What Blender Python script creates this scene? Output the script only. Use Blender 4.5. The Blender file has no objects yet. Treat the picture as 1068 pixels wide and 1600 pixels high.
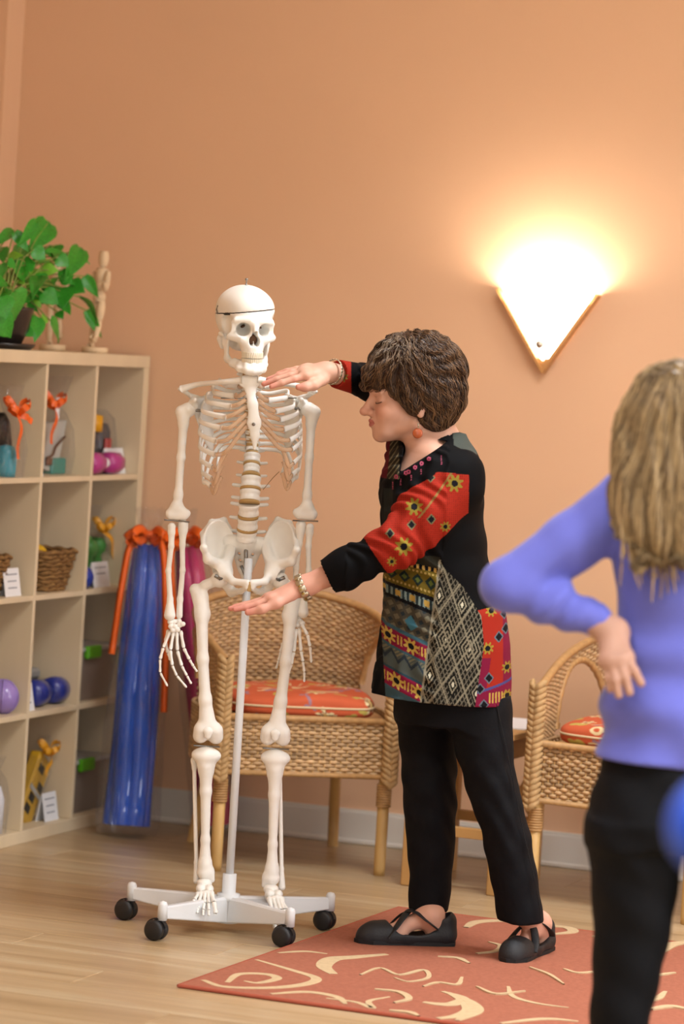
import bpy, math, random
import numpy as np
from mathutils import Vector, Matrix, Euler

random.seed(7); np.random.seed(7)
SC = bpy.context.scene
COL = SC.collection
PI = math.pi

# ------------------------------------------------------------------ camera
FPX = 5400.0                                  # focal length in pixels of the 1068 x 1600 frame
PSI, PITCH, ROLL = math.radians(20.57), math.radians(2.7356), math.radians(3.5)
CAM = np.array([3.70, -10.04, 1.537])         # back wall is the plane y = 0, floor z = 0
F_ = np.array([-math.sin(PSI), math.cos(PSI), 0.0])
R_ = np.array([math.cos(PSI), math.sin(PSI), 0.0])
Z_ = np.array([0.0, 0.0, 1.0])
_fw = F_ * math.cos(PITCH) - Z_ * math.sin(PITCH)
_up = F_ * math.sin(PITCH) + Z_ * math.cos(PITCH)
_cr = math.cos(ROLL) * R_ + math.sin(ROLL) * _up
_cu = -math.sin(ROLL) * R_ + math.cos(ROLL) * _up
cam_d = bpy.data.cameras.new('camera'); cam = bpy.data.objects.new('camera', cam_d); COL.objects.link(cam)
M = Matrix.Identity(4)
for i in range(3):
    M[i][0], M[i][1], M[i][2], M[i][3] = _cr[i], _cu[i], -_fw[i], CAM[i]
cam.matrix_world = M
cam_d.sensor_fit = 'HORIZONTAL'; cam_d.sensor_width = 24.0; cam_d.lens = FPX * 24.0 / 1068.0
cam_d.clip_start = 0.05; cam_d.clip_end = 100
cam_d.dof.use_dof = True; cam_d.dof.focus_distance = 8.88; cam_d.dof.aperture_fstop = 2.8
SC.camera = cam

# ------------------------------------------------------------------ exposure and light
SC.view_settings.view_transform = 'Standard'; SC.view_settings.look = 'None'
SC.view_settings.exposure = 0.58
SC.view_settings.gamma = 1.0; SC.view_settings.use_curve_mapping = False
world = bpy.data.worlds.new('world'); SC.world = world; world.use_nodes = True
world.node_tree.nodes['Background'].inputs[0].default_value = (1.0, 0.96, 0.9, 1)
world.node_tree.nodes['Background'].inputs[1].default_value = 0.3

def area(name, loc, size, watts, col=(0.90, 0.97, 1.06), rot=(0, 0, 0), spread=PI):
    d = bpy.data.lights.new(name, 'AREA'); d.shape = 'RECTANGLE'; d.size, d.size_y = size
    d.energy = watts; d.color = col; d.spread = spread
    o = bpy.data.objects.new(name, d); o.location = loc; o.rotation_euler = rot; COL.objects.link(o)
    return o
CEIL = 3.05
# recessed ceiling troffers of the studio (built as fixtures further down)
TROFFERS = [(1.5, -1.9, 22), (4.2, -1.9, 40), (1.5, -4.6, 12), (4.2, -4.6, 62), (1.5, -7.3, 30), (4.2, -7.3, 60)]
for tx, ty, tw in TROFFERS:
    area('ceiling_light_lamp', (tx, ty, CEIL - 0.03), (1.15, 0.55), tw, spread=2.4)

try:
    cy = SC.cycles; cy.max_bounces = 8; cy.diffuse_bounces = 3; cy.glossy_bounces = 3; cy.transparent_max_bounces = 16
except Exception: pass

# unseen windows added to brighten the back wall: behind camera, right wall (centre, turn about z, watts)
ADDED_WINDOWS = [((4.9, -12.0, 1.45), 0.0, 24), ((7.0, -3.2, 1.45), PI / 2, 26)]
for wc_, wr, ww in ADDED_WINDOWS:
    nx, ny = -math.sin(wr), math.cos(wr)
    area('window_daylight', (wc_[0] + nx * 0.07, wc_[1] + ny * 0.07, wc_[2]), (2.0, 1.5), ww, col=(0.92, 0.97, 1.05), rot=(PI / 2, 0, wr), spread=2.6)

# ------------------------------------------------------------------ unprojection: pixel + distance -> metres
def view(u, v, d):
    """pixel (u, v) at horizontal distance d from the camera -> (right, away, up) in metres"""
    a, b = u - 534.0, 800.0 - v
    c, s = math.cos(ROLL), math.sin(ROLL)
    x, y = (c * a - s * b) / FPX, (s * a + c * b) / FPX
    t = d / (math.cos(PITCH) + y * math.sin(PITCH))
    return np.array([x * t, d, CAM[2] + t * (-math.sin(PITCH) + y * math.cos(PITCH))])
def v2w(p):
    p = np.asarray(p, float)
    return CAM * np.array([1, 1, 0]) + R_ * p[0] + F_ * p[1] + Z_ * p[2]
def on_floor(u, v, z=0.0):
    p = view(u, v, 1.0); k = (CAM[2] - z) / (CAM[2] - p[2])
    return view(u, v, k)
def on_plane(u, v, axis, val):
    """world point where the ray through (u, v) meets the plane x or y = val"""
    a = v2w(view(u, v, 1.0)) ; d = a - CAM
    return CAM + d * ((val - CAM[axis]) / d[axis])

# ------------------------------------------------------------------ materials
def lin(c):
    if isinstance(c, str):
        c = [int(c[i:i + 2], 16) / 255 for i in (0, 2, 4)]
    return tuple((x / 12.92 if x <= 0.04045 else ((x + 0.055) / 1.055) ** 2.4) for x in c[:3])
MATS = {}
def mat(name, col, rough=0.5, metal=0.0, spec=0.5, var=0.0, vscale=8.0, bump=0.0, bscale=60.0, vstretch=(1, 1, 1),
        col2=None, sss=0.0, sssc=(1, 0.4, 0.25), alpha=1.0, trans=0.0, coat=0.0, emit=None, estr=0.0, sheen=0.0, attr=None, ior=1.45):
    if name in MATS: return MATS[name]
    m = bpy.data.materials.new(name); m.use_nodes = True; nt = m.node_tree; N = nt.nodes; L = nt.links
    b = N['Principled BSDF']; c = lin(col)
    b.inputs['Base Color'].default_value = (*c, 1); b.inputs['Roughness'].default_value = rough
    b.inputs['Metallic'].default_value = metal; b.inputs['Specular IOR Level'].default_value = spec
    b.inputs['Alpha'].default_value = alpha; b.inputs['Transmission Weight'].default_value = trans; b.inputs['IOR'].default_value = ior
    b.inputs['Coat Weight'].default_value = coat
    if sheen: b.inputs['Sheen Weight'].default_value = sheen; b.inputs['Sheen Roughness'].default_value = 0.4
    if sss:
        b.inputs['Subsurface Weight'].default_value = sss; b.inputs['Subsurface Radius'].default_value = sssc
        b.inputs['Subsurface Scale'].default_value = 0.012
    if emit: b.inputs['Emission Color'].default_value = (*lin(emit), 1); b.inputs['Emission Strength'].default_value = estr
    base = None
    if attr:
        at = N.new('ShaderNodeAttribute'); at.attribute_name = attr; base = at.outputs['Color']
        L.new(base, b.inputs['Base Color'])
    if var or col2 or bump:
        tc = N.new('ShaderNodeTexCoord'); mp = N.new('ShaderNodeMapping'); mp.inputs['Scale'].default_value = vstretch
        L.new(tc.outputs['Object'], mp.inputs['Vector'])
    if var or col2:
        no = N.new('ShaderNodeTexNoise'); no.inputs['Scale'].default_value = vscale; no.inputs['Detail'].default_value = 5
        L.new(mp.outputs['Vector'], no.inputs['Vector'])
        if col2:
            rp = N.new('ShaderNodeValToRGB'); rp.color_ramp.elements[0].position = 0.32; rp.color_ramp.elements[1].position = 0.68
            rp.color_ramp.elements[0].color = (*c, 1); rp.color_ramp.elements[1].color = (*lin(col2), 1)
            L.new(no.outputs['Fac'], rp.inputs['Fac']); L.new(rp.outputs['Color'], b.inputs['Base Color'])
        else:
            hs = N.new('ShaderNodeHueSaturation'); mr = N.new('ShaderNodeMapRange')
            mr.inputs['From Min'].default_value = 0.3; mr.inputs['From Max'].default_value = 0.7
            mr.inputs['To Min'].default_value = 1 - var; mr.inputs['To Max'].default_value = 1 + var
            L.new(no.outputs['Fac'], mr.inputs['Value']); L.new(mr.outputs['Result'], hs.inputs['Value'])
            if base is not None: L.new(base, hs.inputs['Color'])
            else: hs.inputs['Color'].default_value = (*c, 1)
            L.new(hs.outputs['Color'], b.inputs['Base Color'])
    if bump:
        n2 = N.new('ShaderNodeTexNoise'); n2.inputs['Scale'].default_value = bscale; n2.inputs['Detail'].default_value = 3
        L.new(mp.outputs['Vector'], n2.inputs['Vector'])
        bp = N.new('ShaderNodeBump'); bp.inputs['Strength'].default_value = bump; bp.inputs['Distance'].default_value = 0.01
        L.new(n2.outputs['Fac'], bp.inputs['Height']); L.new(bp.outputs['Normal'], b.inputs['Normal'])
    MATS[name] = m
    return m

# ------------------------------------------------------------------ objects
def tag(o, label=None, cat=None, group=None, kind=None):
    if label: o['label'] = label
    if cat: o['category'] = cat
    if group: o['group'] = group
    if kind: o['kind'] = kind
    return o
def empty(name, loc=(0, 0, 0), rz=0.0, label=None, cat=None, group=None):
    o = bpy.data.objects.new(name, None); o.empty_display_size = 0.1
    o.location = loc; o.rotation_euler = (0, 0, rz); COL.objects.link(o)
    return tag(o, label, cat, group)
def vthing(name, base, label, cat, group=None):
    """a thing whose parts are modelled in the (right, away, up) frame; base = (right, away) of its foot"""
    o = empty(name, v2w((base[0], base[1], 0)), PSI, label, cat, group)
    o['_b'] = (float(base[0]), float(base[1])); return o
def mesh_data(name, V, Fs, smooth=True, cols=None):
    V = np.asarray(V, np.float32); me = bpy.data.meshes.new(name)
    if isinstance(Fs, np.ndarray):
        n, k = Fs.shape
        me.vertices.add(len(V)); me.vertices.foreach_set('co', V.ravel())
        me.loops.add(n * k); me.loops.foreach_set('vertex_index', Fs.astype(np.int32).ravel())
        me.polygons.add(n); me.polygons.foreach_set('loop_start', np.arange(0, n * k, k, dtype=np.int32))
        try: me.polygons.foreach_set('loop_total', np.full(n, k, np.int32))
        except Exception: pass
        me.update(calc_edges=True); me.validate()
    else:
        me.from_pydata([tuple(map(float, v)) for v in V], [], [tuple(int(i) for i in f) for f in Fs]); me.update()
    if smooth: me.polygons.foreach_set('use_smooth', np.ones(len(me.polygons), bool))
    if cols is not None:
        a = me.color_attributes.new('Col', 'FLOAT_COLOR', 'POINT')
        c = np.ones((len(V), 4), np.float32); c[:, :3] = cols; a.data.foreach_set('color', c.ravel())
    return me
def obj(name, me, m=None, parent=None, loc=(0, 0, 0), rot=(0, 0, 0), scale=(1, 1, 1)):
    o = bpy.data.objects.new(name, me); COL.objects.link(o); o.location = loc; o.rotation_euler = rot; o.scale = scale
    if parent is not None: o.parent = parent
    if m is not None and len(me.materials) == 0:
        for mm in (m if isinstance(m, (list, tuple)) else [m]): me.materials.append(mm)
    return o
def copy_tree(o, parent=None):
    c = o.copy(); COL.objects.link(c); c.parent = parent
    for ch in list(o.children): copy_tree(ch, c)
    return c

class MB:
    """collects simple shapes into one mesh"""
    def __init__(s): s.V = []; s.F = []; s.mi = []; s.cm = 0; s.C = None
    def add(s, V, Fs):
        n = len(s.V); s.V += [tuple(map(float, v)) for v in V]; s.F += [tuple(i + n for i in f) for f in Fs]; s.mi += [s.cm] * len(Fs); return s
    def box(s, lo, hi, bev=0.0, rz=0.0, M=None):
        x0, y0, z0 = lo; x1, y1, z1 = hi
        if bev <= 0:
            V = [(x, y, z) for x in (x0, x1) for y in (y0, y1) for z in (z0, z1)]
            Fs = [(0, 1, 3, 2), (4, 6, 7, 5), (0, 4, 5, 1), (2, 3, 7, 6), (0, 2, 6, 4), (1, 5, 7, 3)]
        else:
            V = []; b = bev; idx = {}
            for ix, (x, sx) in enumerate(((x0, 1), (x1, -1))):
                for iy, (y, sy) in enumerate(((y0, 1), (y1, -1))):
                    for iz, (z, sz) in enumerate(((z0, 1), (z1, -1))):
                        for ax in range(3):
                            p = [x + sx * b, y + sy * b, z + sz * b]; p[ax] = (x, y, z)[ax]
                            idx[ix, iy, iz, ax] = len(V); V.append(p)
            Fs = []
            I = idx
            for a in range(3):
                for e in (0, 1):
                    o1, o2 = [k for k in range(3) if k != a]
                    q = []
                    for (i, j) in ((0, 0), (1, 0), (1, 1), (0, 1)):
                        t = [0, 0, 0]; t[a] = e; t[o1] = i; t[o2] = j; q.append(I[t[0], t[1], t[2], a])
                    Fs.append(q)
            for a in range(3):
                o1, o2 = [k for k in range(3) if k != a]
                for i in (0, 1):
                    for j in (0, 1):
                        t0 = [0, 0, 0]; t0[o1] = i; t0[o2] = j; t1 = list(t0); t1[a] = 1
                        Fs.append([I[(*t0, o1)], I[(*t1, o1)], I[(*t1, o2)], I[(*t0, o2)]])
            for t in [(i, j, k) for i in (0, 1) for j in (0, 1) for k in (0, 1)]:
                Fs.append([I[(*t, 0)], I[(*t, 1)], I[(*t, 2)]])
            c = np.array([(x0 + x1) / 2, (y0 + y1) / 2, (z0 + z1) / 2]); VV = np.array(V)
            out = []
            for f in Fs:
                p = VV[list(f)]; n = np.cross(p[1] - p[0], p[2] - p[0])
                out.append(f if np.dot(n, p.mean(0) - c) > 0 else f[::-1])
            Fs = out
        V = np.array(V, float)
        if rz:
            c, sn = math.cos(rz), math.sin(rz); m = V[:, :2].copy(); ctr = m.mean(0); m -= ctr
            V[:, 0] = ctr[0] + c * m[:, 0] - sn * m[:, 1]; V[:, 1] = ctr[1] + sn * m[:, 0] + c * m[:, 1]
        if M is not None: V = V @ np.array(M)[:3, :3].T + np.array(M)[:3, 3]
        return s.add(V, Fs)
    def prism(s, poly, d0, d1, M=None, axis=1):
        """polygon in two axes swept along the third"""
        n = len(poly); V = []
        for d in (d0, d1):
            for p in poly:
                q = [p[0], p[1]]; q.insert(axis, d); V.append(q)
        Fs = [tuple(range(n)), tuple(range(2 * n - 1, n - 1, -1))] + [(i, i + n, (i + 1) % n + n, (i + 1) % n) for i in range(n)]
        V = np.array(V, float)
        a = 0.0
        for i in range(n):
            x0, y0 = poly[i]; x1, y1 = poly[(i + 1) % n]; a += x0 * y1 - x1 * y0
        flip = (a > 0) == (axis in (0, 2))
        if d1 < d0: flip = not flip
        if flip: Fs = [f[::-1] for f in Fs]
        if M is not None: V = V @ np.array(M)[:3, :3].T + np.array(M)[:3, 3]
        return s.add(V, Fs)
    def tube(s, pts, r, n=8, flat=1.0, hint=(0, 0, 1), closed=False, caps=True):
        V, Fs = tube_arrays(pts, r, n, flat, hint, closed, caps); return s.add(V, Fs)
    def lathe(s, prof, n=24, M=None, ang=2 * PI):
        """prof: list of (radius, z)"""
        V = []; k = len(prof)
        for i in range(n):
            a = ang * i / n
            for r, z in prof: V.append((r * math.cos(a), r * math.sin(a), z))
        Fs = [(i * k + j, ((i + 1) % n) * k + j, ((i + 1) % n) * k + j + 1, i * k + j + 1) for i in range(n) for j in range(k - 1)]
        if prof[0][0] > 1e-6: Fs.append(tuple((n - 1 - i) * k for i in range(n)))
        if prof[-1][0] > 1e-6: Fs.append(tuple(i * k + k - 1 for i in range(n)))
        V = np.array(V, float)
        if M is not None: V = V @ np.array(M)[:3, :3].T + np.array(M)[:3, 3]
        return s.add(V, Fs)
    def mesh(s, name, smooth=False):
        me = mesh_data(name, s.V, s.F, smooth)
        if any(s.mi): me.polygons.foreach_set('material_index', np.array(s.mi, np.int32))
        return me
    def build(s, name, m, parent=None, smooth=False, **k):
        return obj(name, s.mesh(name, smooth), m, parent, **k)

def catmull(P, n=6):
    P = np.asarray(P, float)
    if len(P) < 3: return np.array([P[0] + (P[-1] - P[0]) * t for t in np.linspace(0, 1, n + 1)])
    Q = np.vstack([2 * P[0] - P[1], P, 2 * P[-1] - P[-2]]); out = []
    for i in range(1, len(Q) - 2):
        p0, p1, p2, p3 = Q[i - 1:i + 3]
        for t in np.arange(n) / n:
            out.append(0.5 * ((2 * p1) + (-p0 + p2) * t + (2 * p0 - 5 * p1 + 4 * p2 - p3) * t * t + (-p0 + 3 * p1 - 3 * p2 + p3) * t ** 3))
    out.append(P[-1]); return np.array(out)

def tube_arrays(pts, r, n=8, flat=1.0, hint=(0, 0, 1), closed=False, caps=True):
    """flat: half height along the hint direction divided by half width; r may vary along the path"""
    P = np.asarray(pts, float); k = len(P); r = np.broadcast_to(np.asarray(r, float), (k,)); fl = np.broadcast_to(np.asarray(flat, float), (k,))
    if closed: T = np.roll(P, -1, 0) - np.roll(P, 1, 0)
    else: T = np.gradient(P, axis=0)
    T /= np.linalg.norm(T, axis=1, keepdims=True) + 1e-12
    H = np.asarray(hint, float)
    if H.ndim == 1: H = np.tile(H, (k, 1))
    U = H - (H * T).sum(1, keepdims=True) * T
    ln = np.linalg.norm(U, axis=1)
    bad = ln < 1e-4
    if bad.any():
        U[bad] = np.cross(T[bad], (0.3, 0.9, 0.1)); ln = np.linalg.norm(U, axis=1)
    U /= ln[:, None]; W = np.cross(T, U)
    a = np.arange(n) * 2 * PI / n
    V = P[:, None, :] + (U[:, None, :] * np.cos(a)[None, :, None] * fl[:, None, None] + W[:, None, :] * np.sin(a)[None, :, None]) * r[:, None, None]
    V = V.reshape(-1, 3); Fs = []
    for i in range(k if closed else k - 1):
        i2 = (i + 1) % k
        for j in range(n):
            j2 = (j + 1) % n
            Fs.append((i * n + j, i2 * n + j, i2 * n + j2, i * n + j2)[::-1])
    if caps and not closed:
        Fs.append(tuple(range(n))[::1]); Fs.append(tuple((k - 1) * n + j for j in range(n))[::-1])
    return V, Fs

# ------------------------------------------------------------------ signed distance modelling
class SDF:
    """bones, bodies and cloth: smooth unions of limbs on a grid, then a surface-nets mesh"""
    def __init__(s, lo, hi, h):
        s.lo = np.asarray(lo, float); s.h = h; s.n = np.ceil((np.asarray(hi, float) - s.lo) / h).astype(int) + 1
        s.G = np.full(s.n, 0.5, np.float32)
    def _blk(s, lo, hi, pad):
        a = np.maximum(np.floor((np.asarray(lo) - pad - s.lo) / s.h).astype(int), 0)
        b = np.minimum(np.ceil((np.asarray(hi) + pad - s.lo) / s.h).astype(int) + 1, s.n)
        if (b <= a).any(): return None
        ax = [(s.lo[i] + s.h * np.arange(a[i], b[i])).astype(np.float32) for i in range(3)]
        return (slice(a[0], b[0]), slice(a[1], b[1]), slice(a[2], b[2])), ax[0][:, None, None], ax[1][None, :, None], ax[2][None, None, :]
    def _op(s, sl, d, k, op):
        g = s.G[sl]
        if op == 's': g = -g
        if op == 'i': g = -g; d = -d
        if k > 0:
            hh = np.maximum(k - np.abs(g - d), 0) / k; r = np.minimum(g, d) - hh * hh * k * 0.25
        else: r = np.minimum(g, d)
        if op in 'si': r = -r
        s.G[sl] = r
    def cap(s, a, b, ra, rb=None, k=0.01, op='u', n=None, q=1.0):
        """tapered capsule; optionally flattened along unit vector n by factor q"""
        rb = ra if rb is None else rb; a = np.asarray(a, float); b = np.asarray(b, float); rm = max(ra, rb) * max(q, 1)
        B = s._blk(np.minimum(a, b) - rm, np.maximum(a, b) + rm, k + 3 * s.h)
        if B is None: return s
        sl, X, Y, Zz = B; ba = (b - a); l2 = float(ba @ ba) + 1e-12
        px, py, pz = X - a[0], Y - a[1], Zz - a[2]
        t = np.clip((px * ba[0] + py * ba[1] + pz * ba[2]) / l2, 0, 1)
        dx, dy, dz = px - t * ba[0], py - t * ba[1], pz - t * ba[2]; R = ra + (rb - ra) * t
        if n is None: d = np.sqrt(dx * dx + dy * dy + dz * dz) - R
        else:
            n = np.asarray(n, float); n = n / np.linalg.norm(n); w = dx * n[0] + dy * n[1] + dz * n[2]
            d2 = dx * dx + dy * dy + dz * dz - w * w
            d = (np.sqrt(d2.clip(0) + (w / q) ** 2) - R) * min(1.0, q)
        s._op(sl, d.astype(np.float32), k, op); return s
    def chain(s, pts, rs, k=0.01, **kw):
        for i in range(len(pts) - 1): s.cap(pts[i], pts[i + 1], rs[i], rs[i + 1], k, **kw)
        return s
    def ell(s, c, r, k=0.01, op='u', rot=None):
        c = np.asarray(c, float); r = np.asarray(r, float); m = max(r)
        B = s._blk(c - m, c + m, k + 3 * s.h)
        if B is None: return s
        sl, X, Y, Zz = B; x, y, z = X - c[0], Y - c[1], Zz - c[2]
        if rot is not None:
            Rm = np.array(Euler(rot).to_matrix()).T
            x, y, z = (Rm[i][0] * x + Rm[i][1] * y + Rm[i][2] * z for i in range(3))
        k0 = np.sqrt((x / r[0]) ** 2 + (y / r[1]) ** 2 + (z / r[2]) ** 2) + 1e-6
        k1 = np.sqrt((x / r[0] ** 2) ** 2 + (y / r[1] ** 2) ** 2 + (z / r[2] ** 2) ** 2) + 1e-6
        s._op(sl, (k0 * (k0 - 1) / k1).astype(np.float32), k, op); return s
    def box(s, c, hf, r=0.003, k=0.005, op='u', rot=None):
        c = np.asarray(c, float); hf = np.asarray(hf, float) - r; m = np.linalg.norm(hf) + r
        B = s._blk(c - m, c + m, k + 3 * s.h)
        if B is None: return s
        sl, X, Y, Zz = B; x, y, z = X - c[0], Y - c[1], Zz - c[2]
        if rot is not None:
            Rm = np.array(Euler(rot).to_matrix()).T
            x, y, z = (Rm[i][0] * x + Rm[i][1] * y + Rm[i][2] * z for i in range(3))
        qx, qy, qz = np.abs(x) - hf[0], np.abs(y) - hf[1], np.abs(z) - hf[2]
        d = np.sqrt(np.maximum(qx, 0) ** 2 + np.maximum(qy, 0) ** 2 + np.maximum(qz, 0) ** 2) + np.minimum(np.maximum(qx, np.maximum(qy, qz)), 0) - r
        s._op(sl, d.astype(np.float32), k, op); return s
    def column(s, zs, cx, cy, a, b, k=0.01, op='u', pw=2.0, yaw=0.0):
        """stack of (super)ellipses along z: centre, half width and half depth vary with height"""
        o = np.argsort(zs); zs = np.asarray(zs, float)[o]; cx, cy, a, b = (np.broadcast_to(np.asarray(q, float), zs.shape)[o] for q in (cx, cy, a, b))
        m = max(a.max(), b.max()); B = s._blk((cx.min() - m, cy.min() - m, zs[0]), (cx.max() + m, cy.max() + m, zs[-1]), k + 3 * s.h)
        if B is None: return s
        sl, X, Y, Zz = B; f = lambda q: np.interp(Zz.ravel(), zs, q).astype(np.float32)[None, None, :]
        A, Bq = f(a), f(b); x, y = X - f(cx), Y - f(cy)
        if yaw: c_, s_ = math.cos(yaw), math.sin(yaw); x, y = c_ * x + s_ * y, -s_ * x + c_ * y
        r = (np.abs(x / A) ** pw + np.abs(y / Bq) ** pw) ** (1 / pw)
        d = np.maximum((r - 1) * np.minimum(A, Bq), np.maximum(zs[0] - Zz, Zz - zs[-1])); s._op(sl, d.astype(np.float32), k, op); return s
    def sample(s, P):
        q = (np.asarray(P) - s.lo) / s.h; q = np.clip(q, 0, s.n - 1.001); i = q.astype(int); f = q - i; o = 0
        for a in (0, 1):
            for b in (0, 1):
                for c in (0, 1):
                    w = (f[:, 0] if a else 1 - f[:, 0]) * (f[:, 1] if b else 1 - f[:, 1]) * (f[:, 2] if c else 1 - f[:, 2]); o = o + w * s.G[i[:, 0] + a, i[:, 1] + b, i[:, 2] + c]
        return o
    def grad(s, P):
        e = s.h; g = np.stack([s.sample(P + np.eye(3)[i] * e) - s.sample(P - np.eye(3)[i] * e) for i in range(3)], 1); return g / (np.linalg.norm(g, axis=1, keepdims=True) + 1e-9)
    def plane(s, p, n, k=0.0):
        """keep the side the normal points away from"""
        n = np.asarray(n, float); n /= np.linalg.norm(n); ax = [s.lo[i] + s.h * np.arange(s.n[i]) for i in range(3)]
        d = ((ax[0] - p[0]) * n[0])[:, None, None] + ((ax[1] - p[1]) * n[1])[None, :, None] + ((ax[2] - p[2]) * n[2])[None, None, :]
        s._op((slice(None),) * 3, d.astype(np.float32), k, 'i'); return s
    def axes(s):
        ax = [(s.lo[i] + s.h * np.arange(s.n[i])).astype(np.float32) for i in range(3)]
        return ax[0][:, None, None], ax[1][None, :, None], ax[2][None, None, :]
    def mesh(s, sub=0):
        G = s.G; G[0] = G[-1] = 0.1; G[:, 0] = G[:, -1] = 0.1; G[:, :, 0] = G[:, :, -1] = 0.1
        I = G < 0; nx, ny, nz = s.n
        cnt = np.zeros((nx - 1, ny - 1, nz - 1), np.int8)
        for a in (0, 1):
            for b in (0, 1):
                for c in (0, 1): cnt += I[a:nx - 1 + a, b:ny - 1 + b, c:nz - 1 + c]
        act = np.argwhere((cnt > 0) & (cnt < 8)); idx = np.full(cnt.shape, -1, np.int32); idx[tuple(act.T)] = np.arange(len(act))
        off = np.array([(a, b, c) for a in (0, 1) for b in (0, 1) for c in (0, 1)])
        val = np.stack([G[act[:, 0] + o[0], act[:, 1] + o[1], act[:, 2] + o[2]] for o in off], 1)
        S = np.zeros((len(act), 3)); C = np.zeros(len(act))
        for i in range(8):
            for j in range(i + 1, 8):
                if np.abs(off[i] - off[j]).sum() != 1: continue
                x = (val[:, i] < 0) != (val[:, j] < 0); t = np.where(x, val[:, i] / np.where(x, val[:, i] - val[:, j], 1), 0)
                S += np.where(x[:, None], off[i] + t[:, None] * (off[j] - off[i]), 0); C += x
        V = (act + S / np.maximum(C, 1)[:, None]) * s.h + s.lo
        Q = []
        for ax in range(3):
            o1, o2 = [(1, 2), (2, 0), (0, 1)][ax]
            sa = [slice(None)] * 3; sb = [slice(None)] * 3; sa[ax] = slice(0, -1); sb[ax] = slice(1, None)
            A = I[tuple(sa)]; Bb = I[tuple(sb)]; e = np.argwhere(A != Bb)
            ok = (e[:, o1] > 0) & (e[:, o2] > 0); e = e[ok]
            fl = A[tuple(e.T)]
            def cell(d1, d2):
                q = e.copy(); q[:, o1] -= d1; q[:, o2] -= d2; return idx[tuple(q.T)]
            quad = np.stack([cell(0, 0), cell(1, 0), cell(1, 1), cell(0, 1)], 1)
            quad[~fl] = quad[~fl][:, ::-1]; Q.append(quad)
        Q = np.concatenate(Q); Q = Q[(Q >= 0).all(1)]
        for _ in range(sub): V, Q = subdiv(V, Q)
        return V, Q
def subdiv(V, Q):
    E = np.concatenate([Q[:, [i, (i + 1) % 4]] for i in range(4)]); E = np.sort(E, 1)
    key = E[:, 0].astype(np.int64) * len(V) + E[:, 1]; u, inv = np.unique(key, return_inverse=True)
    em = (V[u // len(V)] + V[u % len(V)]) / 2; fc = V[Q].mean(1); n = len(Q); nv = len(V)
    ei = nv + inv.reshape(4, n).T; fi = nv + len(u) + np.arange(n)
    Q2 = np.concatenate([np.stack([Q[:, i], ei[:, i], fi, ei[:, (i + 3) % 4]], 1) for i in range(4)])
    return np.concatenate([V, em, fc]), Q2
def join(parts):
    V = []; Q = []; n = 0
    for v, q in parts: V.append(v); Q.append(q + n); n += len(v)
    return np.concatenate(V), np.concatenate(Q)
def sdf_obj(name, sd, m, parent, sub=0):
    V, Q = sd.mesh(sub); return obj(name, mesh_data(name, V, Q), m, parent)
def noise3(P, f, seed=0):
    """cheap smooth pseudo noise in -1..1"""
    rs = np.random.RandomState(seed); o = np.zeros(len(P))
    for i in range(5):
        k = rs.normal(size=3); k /= np.linalg.norm(k); o += np.sin(P @ k * f * (0.7 + 0.25 * i) + rs.uniform(0, 6.28))
    return o / 3.0

def hair_strands(sd, starts, flow, steps, step, lift, r, seed, wave=0.0, wfreq=60.0):
    """strands that creep over the hair volume along a flow field; flow(P, k) -> directions"""
    rs = np.random.RandomState(seed); P = np.array(starts, float); n = len(P); out = [P.copy()]; ph = rs.uniform(0, 6.28, n); lf = lift * rs.uniform(0.2, 1.3, n)
    for k in range(steps):
        d = flow(P, k); g = sd.grad(P); d = d - (d * g).sum(1, keepdims=True) * g; d /= np.linalg.norm(d, axis=1, keepdims=True) + 1e-9
        sdv = np.cross(g, d); d = d + sdv * (wave * np.sin(ph + k * step * wfreq))[:, None]
        P = P + d * step; P = P - g * np.clip(sd.sample(P) - lf, -0.02, 0.02)[:, None]; out.append(P.copy())
    S_ = np.stack(out, 1); V = []; Q = []; C = []; n0 = 0; m = steps + 1; t = np.linspace(0, 1, m)
    rr = r * (0.55 + 0.45 * np.sin(PI * (0.15 + 0.8 * t)))
    for i in range(n):
        p = S_[i]; T = np.gradient(p, axis=0); T /= np.linalg.norm(T, axis=1, keepdims=True) + 1e-9; a = np.cross(T, rs.normal(size=3)); a /= np.linalg.norm(a, axis=1, keepdims=True) + 1e-9; b = np.cross(T, a)
        V.append(np.stack([p + a * rr[:, None], p + b * rr[:, None], p - a * rr[:, None], p - b * rr[:, None]], 1).reshape(-1, 3)); ii = np.arange(m - 1)
        for j in range(4): Q.append(np.stack([ii * 4 + j, ii * 4 + (j + 1) % 4, (ii + 1) * 4 + (j + 1) % 4, (ii + 1) * 4 + j], 1) + n0)
        n0 += 4 * m; C.append(np.full(4 * m, rs.rand()))
    return np.concatenate(V), np.concatenate(Q), np.concatenate(C)

# ================================================================== the room
XL = -1.255
WALL = mat('peach_wall_paint', 'ebc09b', rough=0.55, spec=0.3, var=0.02, vscale=1.5, bump=0.05, bscale=300)
WHITE = mat('white_trim_paint', 'e6e0d6', rough=0.4, var=0.02)
CREAM = mat('cream_wall_paint', 'ece8e0', rough=0.7)
CEILM = mat('white_ceiling_paint', 'eeebe5', rough=0.9)
def struct(o): o['kind'] = 'structure'; return o
jog = on_plane(5, 150, 0, XL)[1]
o = MB().box((XL, 0, -0.05), (7.2, 0.15, CEIL)).build('wall_back', WALL); struct(o)
mb = MB().box((XL - 0.12, jog, -0.05), (XL, 0.15, CEIL))
mb.box((XL - 0.30, -12.0, -0.05), (XL - 0.12, jog, CEIL)); struct(mb.build('wall_left', WALL))
struct(MB().box((7.0, -12.0, -0.05), (7.15, 0.0, CEIL)).build('wall_right', CREAM))
struct(MB().box((XL - 0.3, -12.15, -0.05), (7.15, -12.0, CEIL)).build('wall_rear', CREAM))
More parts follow.
